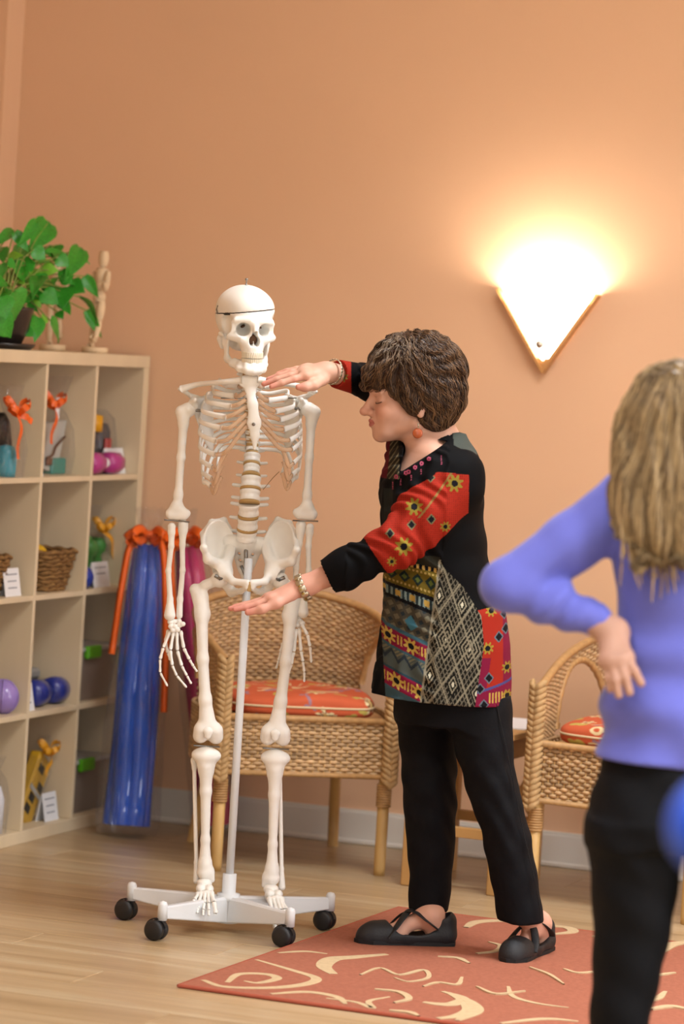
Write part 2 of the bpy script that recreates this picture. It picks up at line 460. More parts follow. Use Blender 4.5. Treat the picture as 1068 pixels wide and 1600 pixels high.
ce = struct(MB().box((XL - 0.3, -12.15, CEIL), (7.2, 0.15, CEIL + 0.1)).build('ceiling', CEILM))
LAMPW = mat('light_panel_diffuser', 'fff4e2', emit='fff1dc', estr=4.0)
for tx, ty, tw in TROFFERS:
    MB().box((tx - 0.6, ty - 0.3, CEIL - 0.022), (tx + 0.6, ty + 0.3, CEIL - 0.001), 0.004).build('light_panel', LAMPW, ce)

for k, (wc_, wr, ww) in enumerate(ADDED_WINDOWS):
    wn = empty('window_%d' % (k + 1), wc_, wr); wn['kind'] = 'structure'  # unseen window with glowing pane, added for its light
    MB().box((-1.0, 0.005, -0.75), (1.0, 0.02, 0.75)).build('pane', mat('daylit_pane', 'eef4ff', rough=0.1, emit='eef4ff', estr=3.0), wn)
    fr = MB()
    for lo, hi in (((-1.06, 0.0, -0.81), (1.06, 0.05, -0.75)), ((-1.06, 0.0, 0.75), (1.06, 0.05, 0.81)), ((-1.06, 0.0, -0.75), (-1.0, 0.05, 0.75)), ((1.0, 0.0, -0.75), (1.06, 0.05, 0.75)), ((-0.02, 0.0, -0.75), (0.02, 0.04, 0.75))): fr.box(lo, hi)
    fr.build('frame', WHITE, wn)
# floor: maple laminate planks running along the back wall
def floor_material():
    m = bpy.data.materials.new('maple_laminate'); m.use_nodes = True; nt = m.node_tree; N = nt.nodes; L = nt.links
    b = N['Principled BSDF']; b.inputs['Roughness'].default_value = 0.33; b.inputs['Specular IOR Level'].default_value = 0.45
    tc = N.new('ShaderNodeTexCoord'); oi = N.new('ShaderNodeObjectInfo'); ge = N.new('ShaderNodeNewGeometry')
    sc = N.new('ShaderNodeVectorMath'); sc.operation = 'SCALE'; sc.inputs[0].default_value = (13.0, 7.0, 3.0)
    L.new(oi.outputs['Random'], sc.inputs['Scale'])
    ad = N.new('ShaderNodeVectorMath'); ad.operation = 'ADD'; L.new(ge.outputs['Position'], ad.inputs[0]); L.new(sc.outputs['Vector'], ad.inputs[1])
    mp = N.new('ShaderNodeMapping'); mp.inputs['Scale'].default_value = (0.55, 9.0, 1.0); L.new(ad.outputs['Vector'], mp.inputs['Vector'])
    n1 = N.new('ShaderNodeTexNoise'); n1.inputs['Scale'].default_value = 1.6; n1.inputs['Detail'].default_value = 6; n1.inputs['Distortion'].default_value = 0.8
    L.new(mp.outputs['Vector'], n1.inputs['Vector'])
    rp = N.new('ShaderNodeValToRGB'); e = rp.color_ramp.elements
    e[0].position = 0.30; e[0].color = (*lin('a38660'), 1); e[1].position = 0.72; e[1].color = (*lin('c1ac8a'), 1)
    k = e.new(0.5); k.color = (*lin('b69a74'), 1)
    L.new(n1.outputs['Fac'], rp.inputs['Fac'])
    mp2 = N.new('ShaderNodeMapping'); mp2.inputs['Scale'].default_value = (1.4, 40.0, 1.0); L.new(ad.outputs['Vector'], mp2.inputs['Vector'])
    n2 = N.new('ShaderNodeTexNoise'); n2.inputs['Scale'].default_value = 2.2; n2.inputs['Detail'].default_value = 4; L.new(mp2.outputs['Vector'], n2.inputs['Vector'])
    mr = N.new('ShaderNodeMapRange'); mr.inputs['From Min'].default_value = 0.3; mr.inputs['From Max'].default_value = 0.7; mr.inputs['To Min'].default_value = 0.9; mr.inputs['To Max'].default_value = 1.06
    L.new(n2.outputs['Fac'], mr.inputs['Value'])
    m2 = N.new('ShaderNodeMapRange'); m2.inputs['To Min'].default_value = 0.94; m2.inputs['To Max'].default_value = 1.05; L.new(oi.outputs['Random'], m2.inputs['Value'])
    mu = N.new('ShaderNodeMath'); mu.operation = 'MULTIPLY'; L.new(mr.outputs['Result'], mu.inputs[0]); L.new(m2.outputs['Result'], mu.inputs[1])
    hs = N.new('ShaderNodeHueSaturation'); L.new(rp.outputs['Color'], hs.inputs['Color']); L.new(mu.outputs['Value'], hs.inputs['Value'])
    L.new(hs.outputs['Color'], b.inputs['Base Color'])
    return m
FLOORM = floor_material()
fl = struct(MB().box((XL - 0.3, -12.15, -0.1), (7.2, 0.0, -0.006)).build('floor', FLOORM))
PLW, PLL = 0.19, 1.28
pm = MB().box((0, 0, -0.006), (PLL - 0.0012, PLW - 0.0012, 0.0), 0.0012).mesh('plank'); pm.materials.append(FLOORM)
for r in range(28):
    off = (r * 0.47) % PLL
    for k in range(-1, 5):
        x = -1.25 + k * PLL - off + PLL
        if x + PLL < XL or x > 3.9: continue
        p = obj('plank', pm, None, fl, (x, -(r + 1) * PLW, 0.0))

# skirting boards
bb = MB().box((XL, -0.016, 0), (7.0, 0.0, 0.096)).box((XL, -0.011, 0.096), (7.0, 0.0, 0.106)).box((XL, -0.026, 0), (7.0, -0.016, 0.016), 0.004)
struct(bb.build('baseboard_back', WHITE))
struct(MB().box((XL, jog, 0), (XL + 0.016, -0.017, 0.106), 0.003).build('baseboard_left', WHITE))

# ================================================================== wall sconce
TL, TR, TP = on_plane(781, 455, 1, 0), on_plane(940, 462, 1, 0), on_plane(852, 584, 1, 0)
cx = (TL[0] + TR[0]) / 2; zt = (TL[2] + TR[2]) / 2; zb = TP[2]; hw = (TR[0] - TL[0]) / 2
OAK = mat('oak_frame', 'c08c55', rough=0.45, var=0.12, vscale=30, vstretch=(1, 1, 6))
sconce = empty('wall_sconce', (cx, 0, zb), 0, 'lit triangular wall sconce with white shade in a thin oak V frame', 'wall lamp')
H = zt - zb
def frame_bar(sx):
    mb = MB(); w = 0.009
    d = np.array([sx * hw, H]); d /= np.linalg.norm(d); nrm = np.array([-d[1], d[0]]) * (1 if sx > 0 else -1)
    a = np.array([0.0, 0.0]); b = np.array([sx * hw, H])
    poly = [tuple(a), tuple(b), tuple(b + nrm * w), tuple(a + np.array([0, w / abs(d[0])]))]
    if sx < 0: poly = poly[::-1]
    mb.prism(poly, -0.045, -0.004, axis=1); return mb
frame_bar(1).build('frame_bar', OAK, sconce); frame_bar(-1).build('frame_bar', OAK, sconce)
MB().prism([(-0.011, 0.020), (0, 0.003), (0.011, 0.020), (0.026, 0.046), (-0.026, 0.046)], -0.04, -0.004).build('tip_block', OAK, sconce)
# bowed glass shade: a triangle with rounded tip, bulging toward the room
SHADE = mat('frosted_shade_glass', 'fff6ea', rough=0.35, emit='fff3df', estr=6.0)
n, k = 24, 20; V = []; Fs = []
for j in range(k + 1):
    t = j / k; z = 0.040 + (H - 0.040) * t
    w = max(0.006, (hw - 0.012) * (z - 0.006) / H * min(1.0, math.sqrt(max(t, 0.003) * 9)))
    for i in range(n + 1):
        s = -1 + 2 * i / n
        V.append((s * w, -0.016 - (0.085 * (1 - s * s) ** 0.6) * (0.30 + 0.7 * min(1, w / (hw * 0.9))), z))
q = len(V)
for v in list(V): V.append((v[0] * 0.97, v[1] + 0.004, v[2]))
for j in range(k):
    for i in range(n):
        a = j * (n + 1) + i; f = (a, a + 1, a + n + 2, a + n + 1); Fs.append(f); Fs.append(tuple(x + q for x in f[::-1]))
for i in range(n):
    a = k * (n + 1) + i; Fs.append((a, a + 1, a + 1 + q, a + q))
sh = obj('shade', mesh_data('shade', V, Fs), SHADE, sconce)
kn = MB().lathe([(0.0, -0.006), (0.011, -0.004), (0.013, 0.0), (0.010, 0.008), (0.0, 0.010)], 20, Matrix.Translation((0.0, -0.080, 0.088)) @ Matrix.Rotation(PI / 2, 4, 'X'))
kn.build('knob', mat('satin_nickel', 'cfc6b8', rough=0.35, metal=0.8), sconce, True)
bulb = bpy.data.lights.new('sconce_bulb', 'AREA'); bulb.shape = 'RECTANGLE'; bulb.size = hw * 1.5; bulb.size_y = 0.05
bulb.energy = 3.6; bulb.color = (1, 0.9, 0.76)
bo = bpy.data.objects.new('sconce_bulb', bulb); COL.objects.link(bo); bo.parent = sconce; bo.location = (0, -0.055, H - 0.03); bo.rotation_euler = (PI, 0, 0)

# ================================================================== cube shelf
BIRCH = mat('birch_veneer', 'ddc9a8', rough=0.45, spec=0.4, var=0.06, vscale=6, vstretch=(1, 1, 0.25))
SX, SY0 = -0.736, -0.022                     # front face and right end
SD, OUT, PITCHS, TH = 0.39, 0.038, 0.3525, 0.016
ST = 1.47
shelf = empty('cube_shelf', (SX - SD / 2, SY0 - 0.735, 0), 0, 'pale birch cube shelf unit standing in the corner under the plant', 'shelf')
def sbox(name, lo, hi, bev=0.0015):
    lo = np.array(lo) - np.array(shelf.location); hi = np.array(hi) - np.array(shelf.location)
    return MB().box(lo, hi, bev).build(name, BIRCH, shelf)
L4 = 2 * OUT + 4 * PITCHS - TH
xb, xf = SX - SD, SX
sbox('top_board', (xb, SY0 - L4, ST - OUT), (xf, SY0, ST))
sbox('bottom_board', (xb, SY0 - L4, 0.0), (xf, SY0, OUT))
sbox('side_panel', (xb, SY0 - OUT, OUT), (xf - 0.001, SY0, ST - OUT)); sbox('side_panel', (xb, SY0 - L4, OUT), (xf - 0.001, SY0 - L4 + OUT, ST - OUT))
def cy0(c): return SY0 - OUT - c * PITCHS             # right limit of column c (0 = rightmost)
def cz(r): return ST - OUT - (r + 1) * PITCHS + TH    # floor of row r (0 = top)
for c in range(1, 4): sbox('divider', (xb, cy0(c), OUT), (xf - 0.004, cy0(c) + TH, ST - OUT))
for r in range(3):
    for c in range(4): sbox('shelf_board', (xb, cy0(c) - PITCHS + TH, cz(r) - TH), (xf - 0.004, cy0(c), cz(r)), 0.001)

# ---- things on the shelf.  Positions come from the photograph, each at its own set-back from the shelf front.
def at_shelf(u, v, back): return on_plane(u, v, 0, SX - back)
def in_cell(u, v, back, half, col):
    """the same, kept between the uprights of column col"""
    p = at_shelf(u, v, back); p[1] = min(max(p[1], cy0(col) - PITCHS + TH + half + 0.004), cy0(col) - half - 0.004); return p
CARD = mat('white_card', 'e9e9ec', rough=0.6); INK = mat('grey_ink', '8b8f9a', rough=0.7)
def price_card(u0, u1, vt, vb, r, col, lines, label, back=0.03, lean=0.18):
    a = at_shelf(u0, vb, back); b = at_shelf(u1, vb, back); w = abs(b[1] - a[1]); h = (vb - vt) / 505.0
    y = in_cell((u0 + u1) / 2, vb, back, w / 2, col)[1]; z = cz(r) if r < 3 else OUT
    o = empty('price_card', (SX - back, y, z), 0, label, 'card', 'price cards on the cube shelf')
    Mx = Matrix.Rotation(-lean, 4, 'Y')
    MB().box((-0.0008, -w / 2, 0), (0.0008, w / 2, h), M=Mx).build('front_panel', CARD, o)
    Mb = Matrix.Translation((-2 * math.sin(lean) * h, 0, 0)) @ Matrix.Rotation(lean, 4, 'Y')
    MB().box((-0.0008, -w / 2, 0), (0.0008, w / 2, h), M=Mb).build('back_panel', CARD, o)
    mb = MB()
    for k in range(lines):
        zz = h * (0.78 - 0.24 * k); ww = w * (0.28 if k else 0.36)
        mb.box((0.0008, -ww, zz - h * 0.022), (0.0013, ww, zz + h * 0.022), M=Mx)
    mb.build('print', INK, o)
price_card(168, 197, 697, 738, 0, 0, 3, 'white folded price card behind the magenta dumbbell on the top shelf row', 0.045)
price_card(49, 61, 700, 740, 0, 1, 2, 'white folded price card by the tall silver gift bag', 0.03)
price_card(9, 33, 886, 928, 1, 2, 3, 'white folded price card left of the whole seagrass basket', 0.03)
price_card(147, 172, 875, 915, 1, 0, 2, 'white folded price card in front of the green bottle gift bag', 0.03)
price_card(31, 50, 1069, 1111, 2, 1, 3, 'white folded price card beside the dark blue wrapped roll', 0.03)
price_card(70, 91, 1239, 1283, 3, 1, 3, 'white folded price card in the bottom row by the yellow package', 0.03)

def cello_mat():
    m = bpy.data.materials.new('clear_cellophane'); m.use_nodes = True; N = m.node_tree.nodes; L = m.node_tree.links
    out = N['Material Output']; N.remove(N['Principled BSDF'])
    t = N.new('ShaderNodeBsdfTransparent'); t.inputs[0].default_value = (0.97, 0.97, 0.98, 1)
    g = N.new('ShaderNodeBsdfGlossy'); g.inputs['Roughness'].default_value = 0.06
    lw = N.new('ShaderNodeLayerWeight'); lw.inputs['Blend'].default_value = 0.35
    mr = N.new('ShaderNodeMapRange'); mr.inputs['To Min'].default_value = 0.03; mr.inputs['To Max'].default_value = 0.28; L.new(lw.outputs['Facing'], mr.inputs['Value'])
    no = N.new('ShaderNodeTexNoise'); no.inputs['Scale'].default_value = 16; no.inputs['Detail'].default_value = 4; bp = N.new('ShaderNodeBump'); bp.inputs['Strength'].default_value = 1.0
    bp.inputs['Distance'].default_value = 0.05
    L.new(no.outputs['Fac'], bp.inputs['Height']); L.new(bp.outputs['Normal'], g.inputs['Normal']); L.new(bp.outputs['Normal'], lw.inputs['Normal'])
    df = N.new('ShaderNodeBsdfDiffuse'); df.inputs[0].default_value = (0.9, 0.9, 0.92, 1); m0 = N.new('ShaderNodeMixShader'); m0.inputs[0].default_value = 0.04; L.new(g.outputs[0], m0.inputs[1]); L.new(df.outputs[0], m0.inputs[2])
    mx = N.new('ShaderNodeMixShader'); L.new(mr.outputs['Result'], mx.inputs[0]); L.new(t.outputs[0], mx.inputs[1]); L.new(m0.outputs[0], mx.inputs[2])
    L.new(mx.outputs[0], out.inputs[0]); return m
CELLO = cello_mat()
ORANGE = mat('orange_satin_ribbon', 'e8641c', rough=0.35); YELL = mat('golden_ribbon', 'e8a52a', rough=0.35)
def wrap(prof, seed, n=28, crumple=0.12, M=None):
    """cellophane sleeve: lathe with pleats"""
    rs = np.random.RandomState(seed); V = []; k = len(prof); ph = rs.uniform(0, 6.28, 4)
    for i in range(n):
        a = 2 * PI * i / n
        for j, (rx, ry, z) in enumerate(prof):
            f = 1 + crumple * (math.sin(5 * a + ph[0] + z * 20) * 0.5 + math.sin(9 * a + ph[1] - z * 33) * 0.5 + rs.uniform(-0.4, 0.4))
            V.append((rx * f * math.cos(a), ry * f * math.sin(a), z + rs.uniform(-1, 1) * 0.004))
    Fs = [(i * k + j, ((i + 1) % n) * k + j, ((i + 1) % n) * k + j + 1, i * k + j + 1) for i in range(n) for j in range(k - 1)]
    V = np.array(V)
    if M is not None: V = V @ np.array(M)[:3, :3].T + np.array(M)[:3, 3]
    return mesh_data('cellophane', V, Fs)
def bow(parent, p, r, m, tails=((0.3, 0.12), (-0.4, 0.1)), seed=0):
    rs = random.Random(seed); mb = MB()
    for k in range(5):
        a = k * 2 * PI / 5 + rs.uniform(-.2, .2)
        d = np.array([0.5 * math.cos(a), math.cos(a) * 0.2 + math.sin(a), 0.55 + 0.4 * math.sin(a * 2)]) * r
        s = np.cross(d, (0.2, 0, 1)); s = s / np.linalg.norm(s) * r * 0.3
        P = catmull([p, p + d * 0.7 + s, p + d * 1.05, p + d * 0.7 - s, p], 4)
        mb.tube(P, r * 0.2, 4, flat=0.12, hint=s, caps=False)
    for (dy, dz) in tails:
        P = catmull([p, p + np.array([0.02, dy * 0.4, -dz * 0.3]), p + np.array([0.015, dy * 0.8, -dz * 0.7]), p + np.array([0.02, dy, -dz])], 4)
        mb.tube(P, r * 0.2, 4, flat=0.12, hint=(1, 0, 0))
    return mb.build('ribbon_bow', m, parent)

# top row, tall silver gift bag
p = in_cell(85, 738, 0.09, 0.09, 1); b = empty('gift_bag', (p[0], p[1], cz(0)), 0, 'tall clear gift bag of silver card with orange ribbon on the top row', 'gift bag')
SILV = mat('silver_card', 'c9cac6', rough=0.4, metal=0.2, var=0.05); TEAL = mat('teal_plastic', '1f8d84', rough=0.3); BLK = mat('black_plastic', '17171a', rough=0.35)
MB().prism([(-0.075, 0.02), (0.03, 0.0), (0.085, 0.165), (-0.07, 0.155)], -0.02, 0.0, axis=0).build('card_sleeve', SILV, b)
MB().box((-0.03, -0.02, 0.0), (0.01, 0.075, 0.05), 0.004).build('teal_box', TEAL, b)
MB().tube(catmull([(0.008, -0.06, 0.05), (0.008, -0.02, 0.06), (0.008, 0.0, 0.085), (0.008, 0.06, 0.115)], 5), 0.004, 6).build('cord_loop', mat('brown_cord', '5a3a26', rough=0.7), b)
MB().box((0.001, -0.055, 0.028), (0.008, -0.005, 0.05), 0.002).build('buckle', mat('brown_plastic', '6b3f28', rough=0.4), b)
obj('cellophane', wrap([(0.05, 0.08, 0.0), (0.055, 0.09, 0.06), (0.05, 0.09, 0.14), (0.03, 0.055, 0.185), (0.012, 0.018, 0.205), (0.03, 0.04, 0.25), (0.045, 0.06, 0.30)], 3), CELLO, b)
bow(b, np.array([0.01, -0.03, 0.205]), 0.05, ORANGE, ((-0.05, 0.11),), 3)
MB().box((0.018, -0.04, 0.165), (0.02, -0.015, 0.235)).build('gift_tag', CARD, b)
# top row, left gift bag
p = in_cell(8, 735, 0.06, 0.075, 2); b = empty('gift_bag', (p[0], p[1], cz(0)), 0, 'clear gift bag with black bottle and orange bow at the left picture edge', 'gift bag')
MB().lathe([(0.0, 0), (0.03, 0), (0.032, 0.02), (0.032, 0.07), (0.022, 0.09), (0.0, 0.095)], 18, Matrix.Translation((0, 0.0, 0))).build('teal_jar', mat('turquoise_jar', '2f9fb5', rough=0.25), b, True)
MB().lathe([(0.0, 0), (0.026, 0), (0.026, 0.1), (0.014, 0.13), (0.0, 0.132)], 18, Matrix.Translation((-0.02, 0.03, 0.06)) @ Matrix.Rotation(0.3, 4, 'X')).build('black_bottle', BLK, b, True)
obj('cellophane', wrap([(0.05, 0.07, 0.0), (0.055, 0.075, 0.08), (0.04, 0.055, 0.15), (0.012, 0.016, 0.185), (0.03, 0.04, 0.23), (0.04, 0.05, 0.27)], 5), CELLO, b)
bow(b, np.array([0.03, 0.0, 0.185]), 0.05, ORANGE, ((-0.02, 0.13), (0.06, 0.02)), 9)
# top row right: kettle of dark jar and magenta dumbbell
p = in_cell(152, 735, 0.12, 0.085, 0); b = empty('gift_bag', (p[0], p[1], cz(0)), 0, 'clear bag with a dark grey jar and yellow cap behind the magenta dumbbell', 'gift bag')
MB().lathe([(0.0, 0), (0.045, 0), (0.05, 0.05), (0.05, 0.13), (0.04, 0.155), (0.0, 0.16)], 20).build('dark_jar', mat('dark_grey_jar', '43454d', rough=0.3), b, True)
MB().lathe([(0.0, 0), (0.03, 0), (0.03, 0.05), (0.0, 0.055)], 18, Matrix.Translation((0.02, -0.06, 0.13))).build('yellow_cap', mat('yellow_plastic', 'e0a21e', rough=0.35), b, True)
MB().box((0.045, -0.03, 0.05), (0.056, 0.01, 0.11), 0.003).build('label_patch', mat('red_label', 'b5303a', rough=0.4), b)
obj('cellophane', wrap([(0.07, 0.08, 0.0), (0.07, 0.085, 0.09), (0.06, 0.075, 0.17), (0.03, 0.03, 0.2)], 8), CELLO, b)
def dumbbell(name, y0, y1, x, z, r, m, label, hand=CARD):
    o = empty(name, (x, (y0 + y1) / 2, z), 0, label, 'dumbbell'); L = (y1 - y0); Rx = Matrix.Rotation(-PI / 2, 4, 'X')
    for s in (-1, 1):
        prof = [(0.0, -L * 0.2), (r * 0.6, -L * 0.2), (r * 0.93, -L * 0.15), (r, 0), (r * 0.93, L * 0.15), (r * 0.6, L * 0.2), (0.0, L * 0.2)]
        MB().lathe(prof, 8 if name == 'dumbbell' else 24, Matrix.Translation((0, s * L * 0.3, r)) @ Rx @ Matrix.Rotation(PI / 8, 4, 'Z')).build('weight', m, o, True)
    MB().lathe([(r * 0.42, -L * 0.15), (r * 0.5, 0), (r * 0.42, L * 0.15)], 16, Matrix.Translation((0, 0, r)) @ Rx).build('grip', hand, o, True)
    return o
a, c = at_shelf(135, 738, 0.035), at_shelf(183, 735, 0.035)
dumbbell('dumbbell', a[1], c[1], a[0], cz(0), 0.036, mat('magenta_vinyl', 'b03a86', rough=0.3, coat=0.3), 'magenta vinyl dumbbell with pale grip on the top shelf row')

# second row: seagrass baskets
SEA = mat('seagrass', '96703f', rough=0.8, var=0.25, vscale=60, col2='6d4c28')
def basket(y, x, z, ry, rx, h, label):
    o = empty('seagrass_basket', (x, y, z), 0, label, 'basket', 'seagrass baskets in the second row')
    rows = 10
    for k in range(rows):
        t = k / (rows - 1); f = 0.72 + 0.28 * t; zz = 0.008 + (h - 0.012) * t; mb = MB(); P = []; n = 44
        for i in range(n):
            a = 2 * PI * i / n; s = (abs(math.cos(a)) ** 4 + abs(math.sin(a)) ** 4) ** -0.25; w = 0.0025 * (1 if (i // 2 + k) % 2 else -1)
            P.append(((rx * f * s + w) * math.cos(a), (ry * f * s + w) * math.sin(a), zz + 0.003 * math.sin(i * 1.7 + k)))
        mb.tube(P, h / rows * 0.58, 5, closed=True); mb.build('coil', SEA, o, True)
    MB().lathe([(0.0, 0.0), (0.78, 0.0), (0.78, 0.01), (0.0, 0.01)], 16, Matrix.Diagonal((rx, ry, 1, 1))).build('basket_floor', SEA, o)
    return o
a = in_cell(76, 912, 0.10, 0.118, 1)
basket(a[1], a[0], cz(1), 0.115, 0.085, 0.125, 'whole seagrass basket holding a yellow ball in the second shelf row')
ba = empty('yellow_ball', (a[0] + 0.01, a[1] - 0.06, cz(1) + 0.06), 0, 'small yellow ball peeping over the rim of the seagrass basket', 'ball')
MB().lathe([(0.0, 0.0)] + [(0.042 * math.sin(t), 0.042 - 0.042 * math.cos(t)) for t in np.linspace(0.2, PI - 0.2, 9)] + [(0.0, 0.084)], 16).build('rubber', mat('yellow_rubber', 'd8a916', rough=0.4), ba, True)
MB().lathe([(0.0424, 0.039), (0.0428, 0.042), (0.0424, 0.045)], 16).build('seam', mat('ochre_rubber', 'a07a10', rough=0.5), ba, True)
a = in_cell(-40, 895, 0.12, 0.105, 2)
basket(a[1], a[0], cz(1), 0.10, 0.085, 0.12, 'seagrass basket cut by the left picture edge beside a price card')
# second row right: green gift bag, blue ball
p = in_cell(138, 912, 0.12, 0.088, 0); b = empty('gift_bag', (p[0], p[1], cz(1)), 0, 'clear gift bag of green bottles with golden bow in the second row', 'gift bag')
GRN = mat('green_gloss', '2f9a3a', rough=0.25); BLUEP = mat('royal_blue_plastic', '2b3f9a', rough=0.25, coat=0.4)
for (dx, dy, hh) in ((-0.02, 0.02, 0.15), (0.0, 0.07, 0.145), (0.01, -0.015, 0.14)):
    MB().lathe([(0.0, 0), (0.022, 0), (0.022, hh * 0.3), (0.014, hh * 0.62), (0.026, hh * 0.7), (0.03, hh * 0.85), (0.02, hh), (0.0, hh)], 14, Matrix.Translation((dx, dy, 0))).build('green_bottle', GRN, b, True)
MB().box((-0.05, -0.04, 0.0), (0.0, 0.0, 0.13), 0.006).build('grey_carton', SILV, b)
obj('cellophane', wrap([(0.06, 0.08, 0.0), (0.065, 0.085, 0.09), (0.05, 0.06, 0.15), (0.012, 0.016, 0.18), (0.03, 0.035, 0.22), (0.035, 0.045, 0.25)], 12), CELLO, b)
bow(b, np.array([0.03, 0.05, 0.168]), 0.045, YELL, ((0.05, 0.09),), 4)
def ball(name, u, v, back, r, z, col, m, label, cat='ball'):
    p = in_cell(u, v, back, r, col); o = empty(name, (p[0], p[1], z), 0, label, cat)
    MB().lathe([(0.0, 0.0)] + [(r * math.sin(t), r - r * math.cos(t)) for t in np.linspace(0.15, PI - 0.15, 11)] + [(0.0, 2 * r)], 20).build('shell', m, o, True)
    for k in range(3):
        MB().tube([((r * 1.01) * math.cos(a) * math.cos(k), r * 1.01 * math.cos(a) * math.sin(k), r + r * 1.01 * math.sin(a)) for a in np.linspace(0, 2 * PI, 24, endpoint=False)], r * 0.05, 4, closed=True).build('band', m, o, True)
    return o
ball('ball', 129, 910, 0.05, 0.034, cz(1), 0, BLUEP, 'royal blue ball beside the green bottle gift bag')
ball('ball', 3, 1112, 0.06, 0.05, cz(2), 2, mat('lilac_plastic', '9a82c8', rough=0.25, coat=0.4), 'glossy lilac ball at the left picture edge in the third row')
# third row: blue wrapped roll, grey pouch
NAVY = mat('navy_vinyl', '27358c', rough=0.28, coat=0.4, var=0.3, vscale=30)
a, c = at_shelf(54, 1103, 0.05), at_shelf(103, 1100, 0.05)
r_ = dumbbell('wrapped_roll', a[1], c[1], a[0] - 0.02, cz(2), 0.042, NAVY, 'dark blue wrapped roll shaped like a dumbbell in the third row', NAVY); r_['category'] = 'roll'
p = in_cell(45, 1100, 0.16, 0.07, 1); b = empty('folded_pouch', (p[0], p[1], cz(2)), 0, 'folded grey pouch behind the blue roll and its price card', 'pouch')
MB().box((-0.04, -0.065, 0), (0.04, 0.065, 0.07), 0.012).build('pouch_body', mat('slate_fabric', '545a68', rough=0.7), b)
MB().box((-0.036, -0.058, 0.07), (0.036, 0.058, 0.105), 0.01).build('flap', mat('grey_mesh', '8f8c88', rough=0.6), b)
# plastic tubs with green latches
TUB = mat('milky_plastic', 'b9a89a', rough=0.25, alpha=0.55, spec=0.5); LATCH = mat('lime_latch', '58a81c', rough=0.3); LIDM = mat('clear_lid', 'd2cfcb', rough=0.25, alpha=0.75)
def tub(r, ball_m, label):
    z = cz(r) if r < 3 else OUT
    o = empty('plastic_tub', (SX - 0.13, cy0(0) - 0.165, z), 0, label, 'container', 'plastic tubs in the right column')
    n = 6; mb = MB(); w, d, h = 0.15, 0.10, 0.155
    P0 = [(-d * .85, -w * .85), (d * .85, -w * .85), (d * .85, w * .85), (-d * .85, w * .85)]; P1 = [(-d, -w), (d, -w), (d, w), (-d, w)]
    V = [(x, y, 0.0) for x, y in P0] + [(x, y, h) for x, y in P1] + [(x * .97, y * .97, 0.003) for x, y in P0] + [(x * .97, y * .97, h) for x, y in P1]
    Fs = [(0, 3, 2, 1), (8, 9, 10, 11)] + [(i, (i + 1) % 4, 4 + (i + 1) % 4, 4 + i) for i in range(4)] + [(8 + i, 12 + i, 12 + (i + 1) % 4, 8 + (i + 1) % 4) for i in range(4)] + [(4 + i, 4 + (i + 1) % 4, 12 + (i + 1) % 4, 12 + i) for i in range(4)]
    mb.add(V, Fs).build('tub_body', TUB, o)
    MB().box((-d - 0.006, -w - 0.004, h), (d + 0.006, w + 0.004, h + 0.014), 0.004).build('lid', LIDM, o)
    MB().box((d - 0.002, -0.105, h - 0.022), (d + 0.016, -0.005, h + 0.018), 0.005).build('latch', LATCH, o)
    q = MB(); q.lathe([(0.0, 0.0)] + [(0.045 * math.sin(t), 0.045 - 0.045 * math.cos(t)) for t in np.linspace(0.2, PI - 0.2, 9)] + [(0.0, 0.09)], 16, Matrix.Translation((0.03, -0.07, 0.004)))
    q.build('content_ball', ball_m, o, True)
tub(2, mat('tan_foam', 'b98a55', rough=0.6), 'milky plastic tub with green latch in the third shelf row')
tub(3, mat('olive_foam', 'a8962e', rough=0.6), 'milky plastic tub with green latch in the bottom shelf row')
# bottom row: leaning yellow and black package
p = in_cell(45, 1280, 0.09, 0.10, 1); b = empty('yellow_package', (p[0], p[1], OUT), 0, 'yellow and black package in cellophane leaning in the bottom row', 'package')
YP = mat('yellow_print', 'd9a82a', rough=0.35)
Mx = Matrix.Translation((0.0, -0.07, 0.0)) @ Matrix.Rotation(-0.62, 4, 'X')
MB().box((-0.02, -0.045, 0.0), (0.02, 0.045, 0.23), 0.006, M=Mx).build('yellow_sleeve', YP, b)
for k, (y0, z0) in enumerate(((-0.035, 0.03), (-0.03, 0.07), (0.0, 0.12), (-0.03, 0.17))):
    MB().box((0.02, y0, z0), (0.022, y0 + 0.035, z0 + 0.025), M=Mx).build('black_patch', BLK, b)
MB().box((0.02, -0.045, 0.1), (0.0215, 0.045, 0.115), M=Mx).build('silver_stripe', SILV, b)
obj('cellophane', wrap([(0.03, 0.05, -0.0), (0.035, 0.06, 0.1), (0.033, 0.058, 0.2), (0.012, 0.018, 0.25), (0.03, 0.035, 0.29)], 21, M=Mx), CELLO, b)
bow(b, np.array([0.03, 0.06, 0.2]), 0.045, YELL, ((-0.06, 0.06),), 14)
p = in_cell(-12, 1290, 0.05, 0.058, 2); b = empty('gift_bag', (p[0], p[1], OUT), 0, 'clear gift bag at the left picture edge of the bottom row', 'gift bag')
MB().lathe([(0.0, 0), (0.03, 0), (0.032, 0.1), (0.02, 0.14), (0.0, 0.14)], 16).build('white_jar', CARD, b, True)
obj('cellophane', wrap([(0.04, 0.05, 0.0), (0.045, 0.055, 0.1), (0.035, 0.04, 0.16), (0.012, 0.015, 0.19), (0.03, 0.03, 0.23)], 31), CELLO, b)

